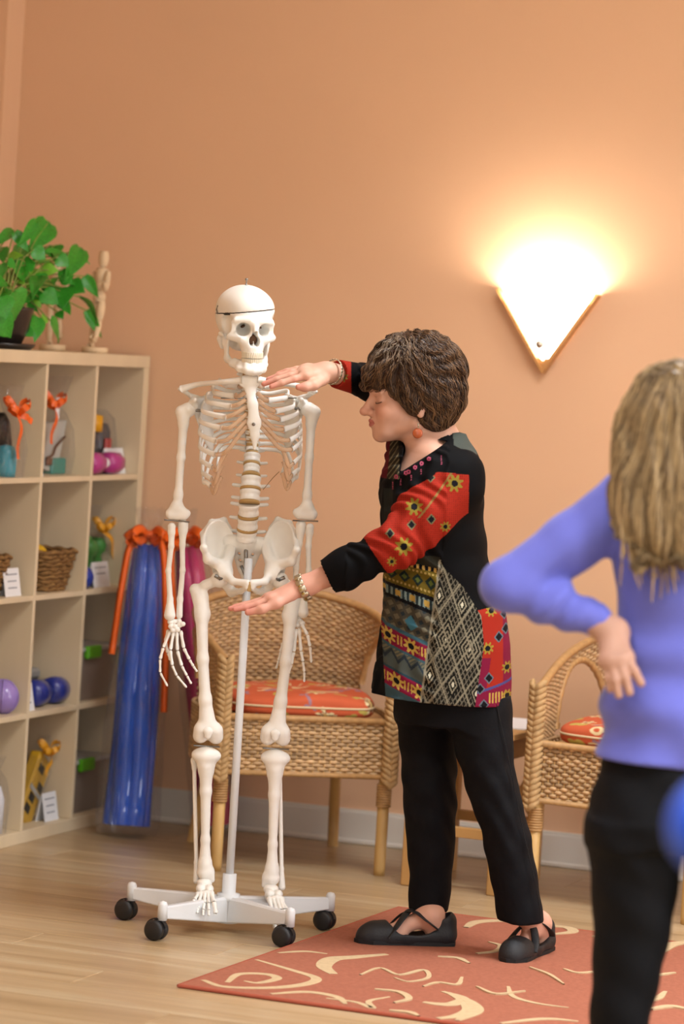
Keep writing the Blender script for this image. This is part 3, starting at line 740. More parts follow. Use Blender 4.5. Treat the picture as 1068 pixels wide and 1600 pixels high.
# ---- on top of the shelf: potted pothos and two jointed wooden figures
LEAF = mat('pothos_leaf', '37942a', rough=0.3, spec=0.5, var=0.22, vscale=14); LEAF2 = mat('young_pothos_leaf', '80c43c', rough=0.35, var=0.15, vscale=14)
STEM = mat('vine_stem', '8aa04a', rough=0.5); POT = mat('black_glazed_pot', '2a2320', rough=0.3); SOIL = mat('soil', '2a1c12', rough=0.95)
XB = 0.13
pp = at_shelf(-8, 535, XB)
plant = empty('potted_pothos', (pp[0], pp[1], ST), 0, 'bushy green pothos in a dark pot on top of the shelf', 'plant')
PL = np.array(plant.location)
MB().lathe([(0.0, 0.0), (0.105, 0.0), (0.115, 0.008), (0.12, 0.018), (0.112, 0.018), (0.10, 0.010), (0.0, 0.010)], 28).build('saucer', POT, plant, True)
MB().lathe([(0.0, 0.010), (0.075, 0.010), (0.098, 0.06), (0.108, 0.115), (0.112, 0.125), (0.104, 0.125), (0.098, 0.105), (0.0, 0.105)], 28).build('pot', POT, plant, True)
MB().lathe([(0.0, 0.108), (0.098, 0.108)], 20).build('soil', SOIL, plant)
def leaf_mesh():
    prof = [(0.0, 0.02), (0.06, 0.30), (0.16, 0.46), (0.30, 0.50), (0.5, 0.42), (0.7, 0.27), (0.86, 0.12), (1.0, 0.0)]
    V = []; Fs = []
    for i, (t, w) in enumerate(prof):
        sag = -0.28 * t * t
        back = -0.07 if i == 1 else 0.0
        V += [(t + back, -w, sag + 0.10 * w), (t, -w * 0.5, sag + 0.03), (t, 0, sag - 0.02), (t, w * 0.5, sag + 0.03), (t + back, w, sag + 0.10 * w)]
    for i in range(len(prof) - 1):
        for j in range(4): Fs.append((i * 5 + j, i * 5 + 5 + j, i * 5 + 6 + j, i * 5 + 1 + j))
    return V, Fs
LV, LF = leaf_mesh(); LV = np.array(LV)
lm = mesh_data('leaf', LV, LF); lm.materials.append(LEAF); lm2 = mesh_data('leaf', LV, LF); lm2.materials.append(LEAF2)
rs = random.Random(5)
def leaf(ax, ay, bx, by, w, young=False, dep=None, stem=True):
    """base and tip in crop pixels of the photograph's top left corner (scale 4.45)"""
    dep = XB + ((rs.uniform(-0.09, 0.05) if max(ax, bx) < 400 else rs.uniform(-0.10, -0.05)) if dep is None else dep)
    A = at_shelf(ax / 4.45, 330 + ay / 4.45, dep); B = at_shelf(bx / 4.45, 330 + by / 4.45, dep - rs.uniform(0.0, 0.05))
    d = B - A; L = np.linalg.norm(d); d /= L
    tow = CAM - A; tow /= np.linalg.norm(tow); tow = tow + np.array([rs.uniform(-.5, .5), rs.uniform(-.5, .5), 0.5]); nz = tow - d * (tow @ d); nz /= np.linalg.norm(nz); yy = np.cross(nz, d)
    W = w * 1.25 / 4.45 / 510.0
    o = bpy.data.objects.new('leaf', lm2 if young else lm); COL.objects.link(o); o.parent = plant
    M = Matrix.Identity(4)
    for i in range(3): M[i][0], M[i][1], M[i][2], M[i][3] = d[i] * L, yy[i] * W, nz[i] * L, A[i] - PL[i]
    o.matrix_local = M
    if stem:
        A0 = A - PL; c0 = np.array([rs.uniform(-.05, .05), rs.uniform(-.05, .05), 0.108]); mid = (A0 + c0) / 2 + np.array([0.0, 0, 0.05])
        MB().tube(catmull([c0, mid, A0], 5), 0.0022, 5).build('stem', STEM, plant, True)
for q in [(335, 78, 255, 228, 150), (255, 72, 165, 205, 75), (95, 138, -20, 195, 70), (100, 145, 205, 275, 70), (25, 250, 10, 350, 80), (325, 300, 512, 262, 85), (562, 262, 500, 415, 120),
          (590, 345, 640, 355, 50), (235, 265, 320, 330, 90), (95, 365, 275, 525, 95), (585, 452, 695, 605, 75), (555, 598, 712, 685, 60),
          (600, 690, 716, 885, 65), (255, 735, 265, 875, 100), (350, 760, 465, 905, 110), (430, 530, 425, 660, 150), (490, 505, 578, 552, 110), (380, 510, 330, 580, 100), (300, 560, 400, 640, 110),
          (420, 640, 490, 690, 80), (160, 820, 245, 860, 70), (400, 700, 440, 740, 60), (0, 370, 30, 470, 90), (60, 330, 150, 300, 80), (150, 290, 215, 275, 80), (400, 320, 480, 380, 90),
          (220, 560, 290, 600, 80), (40, 540, -30, 600, 90), (190, 640, 280, 690, 60), (360, 330, 400, 300, 60)]: leaf(*q)
leaf(95, 560, 150, 765, 200, dep=-0.125); leaf(-20, 730, 100, 885, 150, dep=-0.12); leaf(-10, 600, 40, 740, 150, dep=-0.12)
for q in [(110, 450, 160, 495, 60), (350, 355, 335, 425, 55), (380, 345, 420, 360, 40), (60, 350, 40, 400, 60), (230, 620, 290, 660, 60), (290, 740, 355, 760, 60), (250, 350, 330, 370, 60), (120, 280, 160, 320, 60)]: leaf(*q, young=True, dep=-0.02)

for q in range(34):
    ax, ay = rs.uniform(-20, 470), rs.uniform(230, 700); an = rs.uniform(-0.6, 3.6); ln = rs.uniform(70, 130)
    leaf(ax, ay, ax + ln * math.cos(an), ay + ln * 0.8 * math.sin(an), rs.uniform(60, 105), young=(q % 6 == 0), stem=(q % 2 == 0))
WOODF = mat('figure_wood', 'e8cba4', rough=0.5, var=0.08, vscale=40)
def figure(u, vb, vt, back, label, pose):
    p = at_shelf(u, vb, back); h = (vb - vt) / 512.0
    o = empty('wooden_figure', (p[0], p[1], ST), 0, label, 'figurine', 'jointed wooden figures on the shelf')
    # pose in (along the wall y, up z), unit = figure height
    MB().lathe([(0.0, 0.0), (0.13 * h, 0.0), (0.13 * h, 0.05 * h), (0.12 * h, 0.06 * h), (0.0, 0.06 * h)], 24).build('stand', WOODF, o, True)
    def seg(name, a, b, r0, r1, x0=0.0, x1=0.0):
        A = np.array([x0 * h, a[0] * h, a[1] * h]); B = np.array([x1 * h, b[0] * h, b[1] * h]); n = 7
        P = [A + (B - A) * t for t in np.linspace(0, 1, n)]; R = [(r0 + (r1 - r0) * t) * h * (0.55 + 0.45 * math.sin(PI * (0.12 + 0.76 * t))) for t in np.linspace(0, 1, n)]
        MB().tube(P, R, 10, hint=(1, 0, 0)).build(name, WOODF, o, True)
    for nm, a, b, r0, r1, x0, x1 in pose: seg(nm, a, b, r0, r1, x0, x1)
P1 = [('head', (0.08, 0.85), (0.09, 1.0), .05, .058, 0, 0), ('neck', (0.07, 0.82), (0.08, 0.88), .02, .02, 0, 0), ('chest', (0.05, 0.66), (0.07, 0.83), .055, .075, 0, 0), ('waist', (0.04, 0.60), (0.05, 0.69), .045, .05, 0, 0),
      ('hips', (0.03, 0.50), (0.04, 0.61), .07, .06, 0, 0), ('thigh', (0.03, 0.52), (-0.02, 0.32), .05, .04, .03, .04), ('shin', (-0.02, 0.32), (-0.10, 0.13), .04, .03, .04, .04), ('foot', (-0.09, 0.12), (-0.17, 0.16), .03, .035, .04, .04),
      ('thigh', (0.05, 0.52), (0.04, 0.30), .05, .04, -.03, -.04), ('shin', (0.04, 0.30), (0.0, 0.08), .04, .03, -.04, -.04), ('foot', (0.03, 0.08), (-0.06, 0.07), .03, .03, -.04, -.04),
      ('upper_arm', (0.08, 0.80), (0.12, 0.62), .035, .03, -.08, -.09), ('forearm', (0.12, 0.62), (0.18, 0.48), .03, .022, -.09, -.08), ('upper_arm', (0.04, 0.80), (-0.02, 0.62), .035, .03, .08, .09), ('forearm', (-0.02, 0.62), (-0.10, 0.70), .03, .022, .09, .1)]
figure(148, 548, 386, 0.065, 'jointed wooden artist figure striding at the right end of the shelf top', P1)
P2 = [(nm, (-a[0] * 0.5, a[1]), (-b[0] * 0.5, b[1]), r0, r1, x0, x1) for nm, a, b, r0, r1, x0, x1 in P1]
figure(82, 545, 380, 0.20, 'jointed wooden artist figure half hidden behind the pothos leaves', P2)

# ================================================================== rug
RUGM = mat('terracotta_weave', 'a56650', rough=0.9, spec=0.15, var=0.10, vscale=90, bump=0.4, bscale=500)
CREAMY = mat('cream_yarn', 'c4ab86', rough=0.9, spec=0.1, var=0.08, vscale=80)
RZ = 0.008
A = v2w(on_floor(279, 1538, RZ)); B = v2w(on_floor(622, 1417, RZ)); C3 = v2w(on_floor(1060, 1464, RZ))
ex = (B - A); ex[2] = 0; la = np.linalg.norm(ex); ex /= la
ey = np.array([ex[1], -ex[0], 0.0])
if ey @ (C3 - B) < 0: ey = -ey
rug = empty('area_rug', (A[0], A[1], 0), 0, 'terracotta rug with cream swirls under the teacher', 'rug')
def rp(a, b, z): return (ex * a + ey * b) * np.array([1, 1, 0]) + np.array([0, 0, z])
mb = MB(); nb = 2.6
poly = [(0.004, 0), (la - 0.004, 0), (la, 0.004), (la, nb - 0.004), (la - 0.004, nb), (0.004, nb), (0, nb - 0.004), (0, 0.004)]
V = [rp(a, b, 0) for a, b in poly] + [rp(a, b, RZ) for a, b in poly]; k = len(poly)
Fs = [tuple(range(k)), tuple(range(2 * k - 1, k - 1, -1))] + [(i, i + k, (i + 1) % k + k, (i + 1) % k) for i in range(k)]
mb.add(V, [f[::-1] for f in Fs] if np.cross(ex, ey)[2] > 0 else Fs).build('woven_field', RUGM, rug)
hem = MB()
for (p, q) in (((0, 0), (la, 0)), ((la, 0), (la, nb)), ((la, nb), (0, nb)), ((0, nb), (0, 0))):
    hem.tube([rp(*p, RZ * 0.55), rp(*q, RZ * 0.55)], 0.0052, 6)
hem.build('bound_edge', mat('rust_binding', '9c4a33', rough=0.9), rug, True)
def swirl(pts, w, zo=0.0006):
    w *= 0.8
    P = [v2w(on_floor(260 + x / 1.322, 1380 + y / 1.322, RZ)) for x, y in pts]; P = catmull(P, 7); n = len(P); mb = MB(); V = []
    T = np.gradient(P, axis=0); T[:, 2] = 0; T /= np.linalg.norm(T, axis=1, keepdims=True) + 1e-9
    for i in range(n):
        t = i / (n - 1); ww = w * (0.25 + 0.75 * math.sin(PI * min(1, 0.1 + t * 0.85))); sN = np.array([-T[i][1], T[i][0], 0])
        for s_ in (1, -1):
            q = P[i] + sN * s_ * ww - A; V.append((q[0], q[1], RZ + zo))
    Fs = [(2 * i, 2 * i + 1, 2 * i + 3, 2 * i + 2) for i in range(n - 1)]
    V2 = [(x, y, RZ - 0.001) for x, y, z in V]; m = len(V)
    Fs += [(2 * i, 2 * i + 2, 2 * i + 2 + m, 2 * i + m) for i in range(n - 1)] + [(2 * i + 3, 2 * i + 1, 2 * i + 1 + m, 2 * i + 3 + m) for i in range(n - 1)]
    MB().add(V + V2, Fs).build('swirl_motif', CREAMY, rug)
zsw = 0.0004
for pts, w in [([(125, 205), (150, 188), (205, 188), (228, 197), (190, 206), (160, 202)], .016), ([(75, 200), (120, 214), (220, 216), (290, 208), (308, 196), (260, 180), (185, 158)], .018), ([(230, 144), (285, 141), (332, 146)], .012),
               ([(345, 188), (325, 172), (342, 157), (385, 153), (455, 147)], .028), ([(215, 229), (290, 225), (350, 235), (370, 250)], .016), ([(330, 238), (390, 246), (425, 258), (418, 244), (460, 235)], .011),
               ([(530, 246), (560, 250), (590, 250), (612, 238), (570, 224)], .022), ([(560, 280), (600, 275), (625, 262), (610, 242), (580, 226)], .022), ([(600, 284), (640, 266), (630, 248), (600, 232)], .020),
               ([(705, 214), (715, 234), (760, 248), (830, 258)], .010), ([(690, 290), (780, 281), (850, 286)], .014), ([(618, 92), (640, 81), (690, 78), (720, 84)], .020), ([(775, 88), (825, 92), (838, 101), (800, 106)], .020),
               ([(560, 152), (600, 155), (625, 166)], .012), ([(400, 190), (440, 176), (480, 190), (530, 180), (540, 196), (500, 204), (470, 196)], .008), ([(640, 146), (680, 141), (690, 130), (665, 122)], .012), ([(610, 195), (600, 210), (560, 206), (530, 214)], .009),
               ([(1022, 142), (1040, 128), (1085, 122)], .026), ([(820, 178), (850, 186), (900, 184), (930, 196)], .009), ([(880, 110), (930, 118), (960, 130)], .018), ([(900, 235), (960, 245), (1010, 240), (1030, 225)], .016), ([(430, 220), (480, 226), (500, 240), (470, 248)], .012),
               ([(970, 180), (1010, 190), (1050, 186)], .012), ([(460, 264), (500, 268), (520, 276)], .012), ([(500, 100), (540, 92), (570, 98)], .014), ([(640, 215), (680, 230), (740, 224)], .008), ([(750, 175), (790, 190), (820, 210)], .007), ([(1000, 262), (1040, 256), (1075, 262)], .016)]:
    zsw += 0.00012; swirl(pts, w, zsw)

# ================================================================== wicker armchairs
WICK = mat('rattan_weave', 'c2915a', rough=0.6, attr='Col', var=0.18, vscale=45)
CANE = mat('cane_pole', 'caa264', rough=0.4, var=0.12, vscale=14, vstretch=(1, 1, 0.3)); BIND = mat('cane_binding', 'b98f5c', rough=0.5, var=0.15, vscale=60)
BRAID = mat('seagrass_braid', 'be9a69', rough=0.7, var=0.2, vscale=50)
half = np.array([(0.245, -0.25), (0.262, -0.17), (0.278, -0.08), (0.288, 0.03), (0.275, 0.14), (0.225, 0.225), (0.13, 0.275), (0.0, 0.288)])
plan = catmull(np.vstack([half * np.array([-1, 1]), half[-2::-1]]), 10)
def resample(P, n):
    d = np.r_[0, np.cumsum(np.linalg.norm(np.diff(P, axis=0), axis=1))]; t = np.linspace(0, d[-1], n)
    return np.stack([np.interp(t, d, P[:, i]) for i in range(P.shape[1])], 1), d[-1]
NS = 190
U, ulen = resample(plan, NS)
TU = np.gradient(U, axis=0); TU /= np.linalg.norm(TU, axis=1, keepdims=True); NU = np.stack([-TU[:, 1], TU[:, 0]], 1)   # outward
if (NU[NS // 2] @ U[NS // 2]) < 0: NU = -NU
tt = np.abs(np.linspace(-1, 1, NS)); TOPZ = 0.785 - 0.175 * np.clip((tt - 0.10) / 0.90, 0, 1) ** 1.25
SEATZ, APZ = 0.452, 0.290
def strands(rows):
    """rows: list of (xy (n,2), z (n,), normal (n,2), parity, colour, mask)"""
    V = []; Q = []; C = []; n0 = 0; rs = np.random.RandomState(3)
    for P, z, Nn, par, hgt, mask in rows:
        n = len(P); w = np.where(((np.arange(n) // 2) + par) % 2 == 0, 1, -1) * 0.0026
        c = np.stack([P[:, 0] + Nn[:, 0] * w, P[:, 1] + Nn[:, 1] * w, z], 1); nn = np.c_[Nn, np.zeros(n)]
        ring = np.stack([c + nn * 0.003, c + np.array([0, 0, 1.0]) * hgt[:, None], c - nn * 0.003, c - np.array([0, 0, 1.0]) * hgt[:, None]], 1)
        V.append(ring.reshape(-1, 3)); ii = np.arange(n - 1)[mask[:-1] & mask[1:]]
        for j in range(4):
            j2 = (j + 1) % 4; Q.append(np.stack([ii * 4 + j, ii * 4 + j2, (ii + 1) * 4 + j2, (ii + 1) * 4 + j], 1) + n0)
        base = np.array(lin('cda87b')) * rs.uniform(0.72, 1.12); cc = base[None] * np.repeat(0.88 + 0.2 * rs.rand(n // 6 + 2), 6)[:n, None]
        C.append(np.repeat(cc, 4, axis=0)); n0 += 4 * n
    return np.concatenate(V), np.concatenate(Q), np.concatenate(C)
def make_chair():
    ch = empty('wicker_armchair')
    # upper wall rows (barrel back and arms) with an arched opening in each side
    rows = []; NR = 30; yc = U[:, 1]; on_side = np.abs(U[:, 0]) > 0.17
    def in_hole(z):
        a = (tt - 0.58) / 0.20; zt = SEATZ + 0.215 * np.sqrt(np.clip(1 - np.abs(a) ** 2.2, 0, 1)) - 0.02 * a
        return (np.abs(a) < 1) & (z < zt)
    for k in range(NR):
        t = (k + 0.5) / NR; z = SEATZ + (TOPZ - 0.012 - SEATZ) * t; hg = (TOPZ - SEATZ) / NR * 0.58
        rows.append((U, z, NU, k, hg, ~in_hole(z)))
    # apron rows all the way round
    fr = np.stack([np.linspace(0.245, -0.245, 58), np.full(58, -0.25)], 1)
    nfr = np.tile(np.array([[0.0, -1.0]]), (58, 1))
    for k in range(16):
        z = APZ + 0.006 + k * 0.0105
        rows.append((U * 0.985, np.full(NS, z), NU, k, np.full(NS, 0.006), np.ones(NS, bool))); rows.append((fr, np.full(58, z), nfr, k, np.full(58, 0.006), np.ones(58, bool)))
    V, Q, C = strands(rows)
    w = obj('weave', mesh_data('weave', V, Q, True, C), WICK, ch); w['kind'] = 'stuff'
    st = MB()
    for i in range(0, NS, 3):
        z0 = SEATZ; hz = [z for z in np.arange(SEATZ, TOPZ[i], 0.01) if not in_hole(np.full(NS, z))[i]]
        if hz: st.tube([(*U[i], min(hz)), (*U[i], TOPZ[i])], 0.0022, 4)
        st.tube([(*(U[i] * 0.985), APZ), (*(U[i] * 0.985), SEATZ)], 0.0022, 4)
    for x in np.linspace(-0.24, 0.24, 30): st.tube([(x, -0.25, APZ), (x, -0.25, SEATZ)], 0.0022, 4)
    s2 = st.build('stakes', CANE, ch); s2['kind'] = 'stuff'
    # rims
    MB().tube(np.c_[U * 1.01, TOPZ], 0.012, 8).build('top_rim', BIND, ch, True)
    MB().tube([(0.247, -0.253, APZ), (-0.247, -0.253, APZ)], 0.008, 6).tube([(0.247, -0.253, SEATZ), (-0.247, -0.253, SEATZ)], 0.010, 6).build('front_rim', BIND, ch, True)
    for sx in (-1, 1):
        P = []
        for a in np.linspace(-0.98, 0.98, 22):
            z = SEATZ + 0.215 * math.sqrt(max(0, 1 - abs(a) ** 2.2)) - 0.02 * a; f = (1 + sx * (0.58 + 0.20 * a)) / 2 * (NS - 1)
            P.append((np.interp(f, np.arange(NS), U[:, 0]), np.interp(f, np.arange(NS), U[:, 1]), z))
        Pc = catmull(P, 3); MB().tube(Pc, 0.010 + 0.0012 * np.sin(np.arange(len(Pc)) * 1.6), 8, hint=(1, 0, 0)).build('arch_rim', BIND, ch, True)
    # seat deck
    pl = [(p[0] * 0.95, p[1] * 0.95) for p in U[::6]]
    MB().prism(pl, SEATZ - 0.03, SEATZ - 0.008, axis=2).build('seat_deck', BIND, ch)
    # braids down the front posts
    for sx in (-1, 1):
        mb = MB(); zs = np.arange(0.265, 0.615, 0.017); pc = np.array([sx * 0.252, -0.262])
        for i, z in enumerate(zs):
            for s_ in (-1, 1):
                a = np.array([pc[0] + s_ * 0.021, pc[1] + 0.010, z + 0.024]); b = np.array([pc[0] - s_ * 0.004, pc[1] - 0.012, z - 0.004]); mid = np.array([pc[0] + s_ * 0.012, pc[1] - 0.012, z + 0.012])
                mb.tube(catmull([a, mid, b], 3), [0.005, 0.0085, 0.0098, 0.0100, 0.0095, 0.008, 0.005], 6)
        mb.build('braid_trim', BRAID, ch, True)
        # front leg with wound binding, splayed back leg
        MB().lathe([(0.0, 0), (0.0165, 0), (0.0175, 0.02), (0.0175, 0.30), (0.0, 0.30)], 14, Matrix.Translation((sx * 0.243, -0.245, 0))).build('leg', CANE, ch, True)
        bd = MB()
        for k in range(9): bd.tube([(sx * 0.243 + 0.019 * math.cos(a), -0.245 + 0.019 * math.sin(a), 0.205 + k * 0.0075) for a in np.linspace(0, 2 * PI, 14, endpoint=False)], 0.0042, 5, closed=True)
        bd.build('leg_binding', BIND, ch, True)
        MB().tube([(sx * 0.19, 0.20, 0.32), (sx * 0.205, 0.26, 0.16), (sx * 0.22, 0.315, 0.0)], 0.0165, 12).build('leg', CANE, ch, True)
    return ch
wc = make_chair()
FLp, FRp = on_floor(340, 1361), on_floor(588, 1367); th = math.radians(12); mid = (FLp + FRp) / 2
ctr1 = np.array([mid[0] - math.sin(th) * 0.245, mid[1] + math.cos(th) * 0.245])
wc.location = v2w((ctr1[0], ctr1[1], 0)); wc.rotation_euler = (0, 0, PSI + th)
tag(wc, 'wicker armchair with arched arms standing behind the skeleton', 'chair', 'wicker armchairs along the back wall')
wc2 = copy_tree(wc); th2 = math.radians(-30); fl2 = view(838, 1243, 9.75)
c, s = math.cos(th2), math.sin(th2); ctr2 = np.array([fl2[0] - (c * -0.243 - s * -0.245), fl2[1] - (s * -0.243 + c * -0.245)])
wc2.location = v2w((ctr2[0], ctr2[1], 0)); wc2.rotation_euler = (0, 0, PSI + th2)
tag(wc2, 'wicker armchair partly hidden behind the person in the lavender sweater', 'chair')

# ---- cushions with orange floral cotton
FLOR = mat('orange_floral_cotton', 'd8602c', rough=0.8, attr='Col', var=0.04)
def cushion(chair, seed, label):
    rs = np.random.RandomState(seed); n = 110; hw_, hd, ht = 0.222, 0.235, 0.034
    V = []; rings = 26
    for j in range(rings * 2 + 1):
        t = j / (rings * 2); ph = PI * t; rr = math.sin(ph) ** 0.22 if 0 < t < 1 else 0.0; z = -math.cos(ph)
        z = math.copysign(abs(z) ** 0.55, z)
        for i in range(n):
            a = 2 * PI * i / n; ca, sa = math.cos(a), math.sin(a); q = (abs(ca) ** 5 + abs(sa) ** 5) ** -0.2
            # extra radial rings on the flat faces so that the print stays fine
            V.append((hw_ * rr * q * ca, hd * rr * q * sa, ht * z))
    k = rings * 2 + 1; Fs = [(j * n + i, j * n + (i + 1) % n, (j + 1) * n + (i + 1) % n, (j + 1) * n + i) for j in range(k - 1) for i in range(n)]
    V = np.array(V); V, Q = subdiv(V, np.array(Fs)); V, Q = subdiv(V, Q)
    V[:, 2] += 0.006 * np.sin(V[:, 0] * 18 + seed) * np.cos(V[:, 1] * 15) * (V[:, 2] > 0)
    C = np.tile(np.array(lin('c95c36')), (len(V), 1)); S = np.stack([V[:, 0] + 0.4 * V[:, 2], V[:, 1] - V[:, 2]], 1)
    def paint(mask, col): C[mask] = lin(col)
    for k_ in range(70):
        c_ = np.array([rs.uniform(-.23, .23), rs.uniform(-.30, .24)]); d = S - c_; r = np.hypot(d[:, 0], d[:, 1]); an = np.arctan2(d[:, 1], d[:, 0]); R0 = rs.uniform(0.016, 0.034); kind = k_ % 4
        if kind == 0:
            paint(r < R0 * (0.72 + 0.28 * np.cos(an * 5 + k_)), 'ead9a8'); paint(r < R0 * (0.45 + 0.25 * np.cos(an * 10)), '8a5a3a'); paint(r < R0 * 0.22, 'e7c57a')
        elif kind == 1: paint(r < R0 * (0.6 + 0.3 * np.cos(an * 2 + k_)), 'bfae55')
        elif kind == 2: paint((r < R0 * (0.5 + 0.5 * np.cos(an * 3 + k_))), '9a7a8a')
        else: paint((np.abs(r - R0 * 1.1) < 0.0035) & (np.abs(an - rs.uniform(-2, 2)) < 1.3), 'e6cf9c')
    o = empty('seat_cushion', chair.location, chair.rotation_euler[2], label, 'cushion', 'orange floral seat cushions'); o.location[2] = SEATZ - 0.006
    b = obj('cushion_cover', mesh_data('cushion_cover', V, Q, True, C), FLOR, o, (0, -0.01, ht + 0.004))
    a = np.linspace(0, 2 * PI, 80, endpoint=False); q = (np.abs(np.cos(a)) ** 5 + np.abs(np.sin(a)) ** 5) ** -0.2
    MB().tube(np.c_[hw_ * q * np.cos(a), hd * q * np.sin(a), 0 * a], 0.0035, 6, closed=True).build('piping', mat('cream_piping', 'dcc39a', rough=0.8), o, True, loc=(0, -0.01, ht + 0.004))
cushion(wc, 4, 'orange floral cushion on the wicker chair behind the skeleton')
cushion(wc2, 11, 'orange floral cushion on the wicker chair beside the lavender sweater')

# ================================================================== small wooden side table between the chairs
PINE = mat('oiled_pine', 'b98d55', rough=0.45, var=0.12, vscale=8, vstretch=(1, 1, 0.2))
a, b, c = on_floor(637, 1383), on_floor(717, 1358), on_floor(762, 1398)
e1 = (c - a)[:2]; l1 = np.linalg.norm(e1); e1 = e1 / l1; e2 = np.array([-e1[1], e1[0]]); l2 = 0.36; l1 = 0.25 + 0.01
cen = a[:2] + e1 * l1 / 2 + e2 * l2 / 2
ang = math.atan2(e1[1], e1[0]); TH_ = 0.47
table = empty('side_table', v2w((cen[0], cen[1], 0)), PSI + ang, 'small pine side table with crossed braces between the wicker chairs', 'table')
x1, y1 = l1 / 2, l2 / 2
for sx in (-1, 1):
    for sy in (-1, 1): MB().box((sx * x1 - 0.018, sy * y1 - 0.018, 0), (sx * x1 + 0.018, sy * y1 + 0.018, TH_ - 0.02), 0.003).build('leg', PINE, table)
for sx in (-1, 1):
    MB().box((sx * x1 - 0.011, -y1, 0.155), (sx * x1 + 0.011, y1, 0.185), 0.002).build('side_rail', PINE, table)
    MB().box((sx * x1 - 0.011, -y1, TH_ - 0.085), (sx * x1 + 0.011, y1, TH_ - 0.02), 0.002).build('apron', PINE, table)
    for d in (-1, 1):
        P, Qq = np.array([sx * x1 + d * 0.006, -y1 * d, 0.185]), np.array([sx * x1 + d * 0.006, y1 * d, TH_ - 0.085])
        MB().tube([P, Qq], 0.019, 4, flat=0.4, hint=(1, 0, 0)).build('cross_brace', PINE, table)
for sy in (-1, 1):
    MB().box((-x1, sy * y1 - 0.011, TH_ - 0.085), (x1, sy * y1 + 0.011, TH_ - 0.02), 0.002).build('apron', PINE, table)
    MB().box((-x1, sy * y1 - 0.011, 0.155), (x1, sy * y1 + 0.011, 0.185), 0.002).build('side_rail', PINE, table)
for k in range(4): MB().box((-x1 - 0.045 + k * (2 * x1 + 0.09) / 4 + 0.001, -y1 - 0.04, TH_ - 0.02), (-x1 - 0.045 + (k + 1) * (2 * x1 + 0.09) / 4 - 0.001, y1 + 0.04, TH_), 0.003).build('tabletop_board', PINE, table)
pa = empty('paper_sheets', v2w((cen[0] + 0.05, cen[1] + 0.03, TH_)), PSI + ang + 0.1, 'white paper sheets lying on the pine side table', 'paper')
for k in range(3): MB().box((-0.10 + 0.006 * k, -0.14, 0.0012 * k), (0.11 + 0.004 * k, 0.14, 0.0012 * k + 0.0011)).build('sheet', CARD, pa)

# ================================================================== wrapped foam bundles in the corner
def bundle(name, b, t, w0, w1, m, label, seed, tails):
    o = empty(name, v2w(b * np.array([1, 1, 0])), PSI, label, 'foam bundle'); b0 = b * np.array([1, 1, 0]); ax = (t - b); L = np.linalg.norm(ax); rs = np.random.RandomState(seed)
    b = b - b0; dz = ax / L
    ux = np.cross(dz, (0, 1, 0)); ux /= np.linalg.norm(ux); uy = np.cross(dz, ux)
    # seven tall foam rolls, each its own
    for k, (px, py) in enumerate([(0, -0.6), (-0.62, -0.25), (0.62, -0.25), (-0.32, 0.45), (0.32, 0.45), (-0.30, -0.62), (0.34, -0.60)]):
        P = []; R = []
        for s_ in np.linspace(0, 1, 10):
            w = (w0 + (w1 - w0) * s_ ** 1.3) * 0.5; P.append(b + ax * (0.035 + 0.965 * s_) * 0.965 + (ux * px + uy * py * 0.8) * w * 0.66 + ux * 0.003 * math.sin(9 * s_ + k)); R.append(w * (0.40 if k else 0.46))
        R[-1] *= 0.8
        MB().tube(P, R, 14, hint=(0, 1, 0)).build('foam_roll', m, o, True)
    prof = [(0.50 * w0, 0.44 * w0, 0.004), (0.535 * w0, 0.48 * w0, 0.03)] + [((w0 + (w1 - w0) * s_ ** 1.3) * 0.545, (w0 + (w1 - w0) * s_ ** 1.3) * 0.50, L * s_) for s_ in np.linspace(0.08, 0.97, 14)] + [(0.35 * w1, 0.3 * w1, L * 0.995), (0.16 * w1, 0.16 * w1, L * 1.005), (0.30 * w1, 0.26 * w1, L * 1.05), (0.38 * w1, 0.34 * w1, L * 1.09)]
    Mx = Matrix.Identity(4)
    for i in range(3): Mx[i][0], Mx[i][1], Mx[i][2], Mx[i][3] = ux[i], -uy[i], dz[i], b[i]
    obj('cellophane', wrap(prof, seed, 48, 0.06, Mx), CELLO, o)
    mb = MB(); tp = b + dz * L * 1.0
    for s_ in (-1, 1):
        for kk in range(2):
            d = ux * s_ * (0.06 - 0.02 * kk) + np.array([0, -0.05 - 0.02 * kk, -0.012 + 0.015 * kk]); P = catmull([tp, tp + d * 0.6 + dz * 0.018, tp + d * 1.1 + dz * 0.0, tp + d * 0.6 - dz * 0.02, tp], 5)
            mb.tube(P, 0.003, 6, flat=5.0, hint=(0, 0.6, 0.8), caps=False)
    mb.tube([tp + (ux * math.cos(a_) + uy * math.sin(a_)) * 0.022 for a_ in np.linspace(0, 2 * PI, 14, endpoint=False)], 0.012, 5, closed=True)
    mb.build('ribbon_bow', ORANGE, o, True)
    for tl in tails:
        MB().tube(catmull([tp] + [b + ax * f + ux * x + np.array([0, y, 0]) for f, x, y in tl], 6), 0.0105, 4, flat=0.12, hint=(0, 1, 0)).build('ribbon_tail', ORANGE, o, True)
BLUEF = mat('blue_foam', '0658cc', rough=0.3, coat=0.7, var=0.25, vscale=9, vstretch=(1, 1, 0.15)); PINKF = mat('raspberry_foam', 'cb2e6e', rough=0.35, coat=0.5, var=0.2, vscale=9, vstretch=(1, 1, 0.15))
bundle('foam_bundle', view(197, 1306, 10.52), view(233, 836, 10.66), 0.182, 0.135, BLUEF, 'bundle of blue foam rolls in cellophane with orange ribbon by the shelf', 2,
       [[(0.97, -0.045, -0.06), (0.8, -0.066, -0.055), (0.6, -0.082, -0.05), (0.42, -0.088, -0.045)], [(0.97, 0.05, -0.05), (0.85, 0.068, -0.05), (0.6, 0.085, -0.045)]])
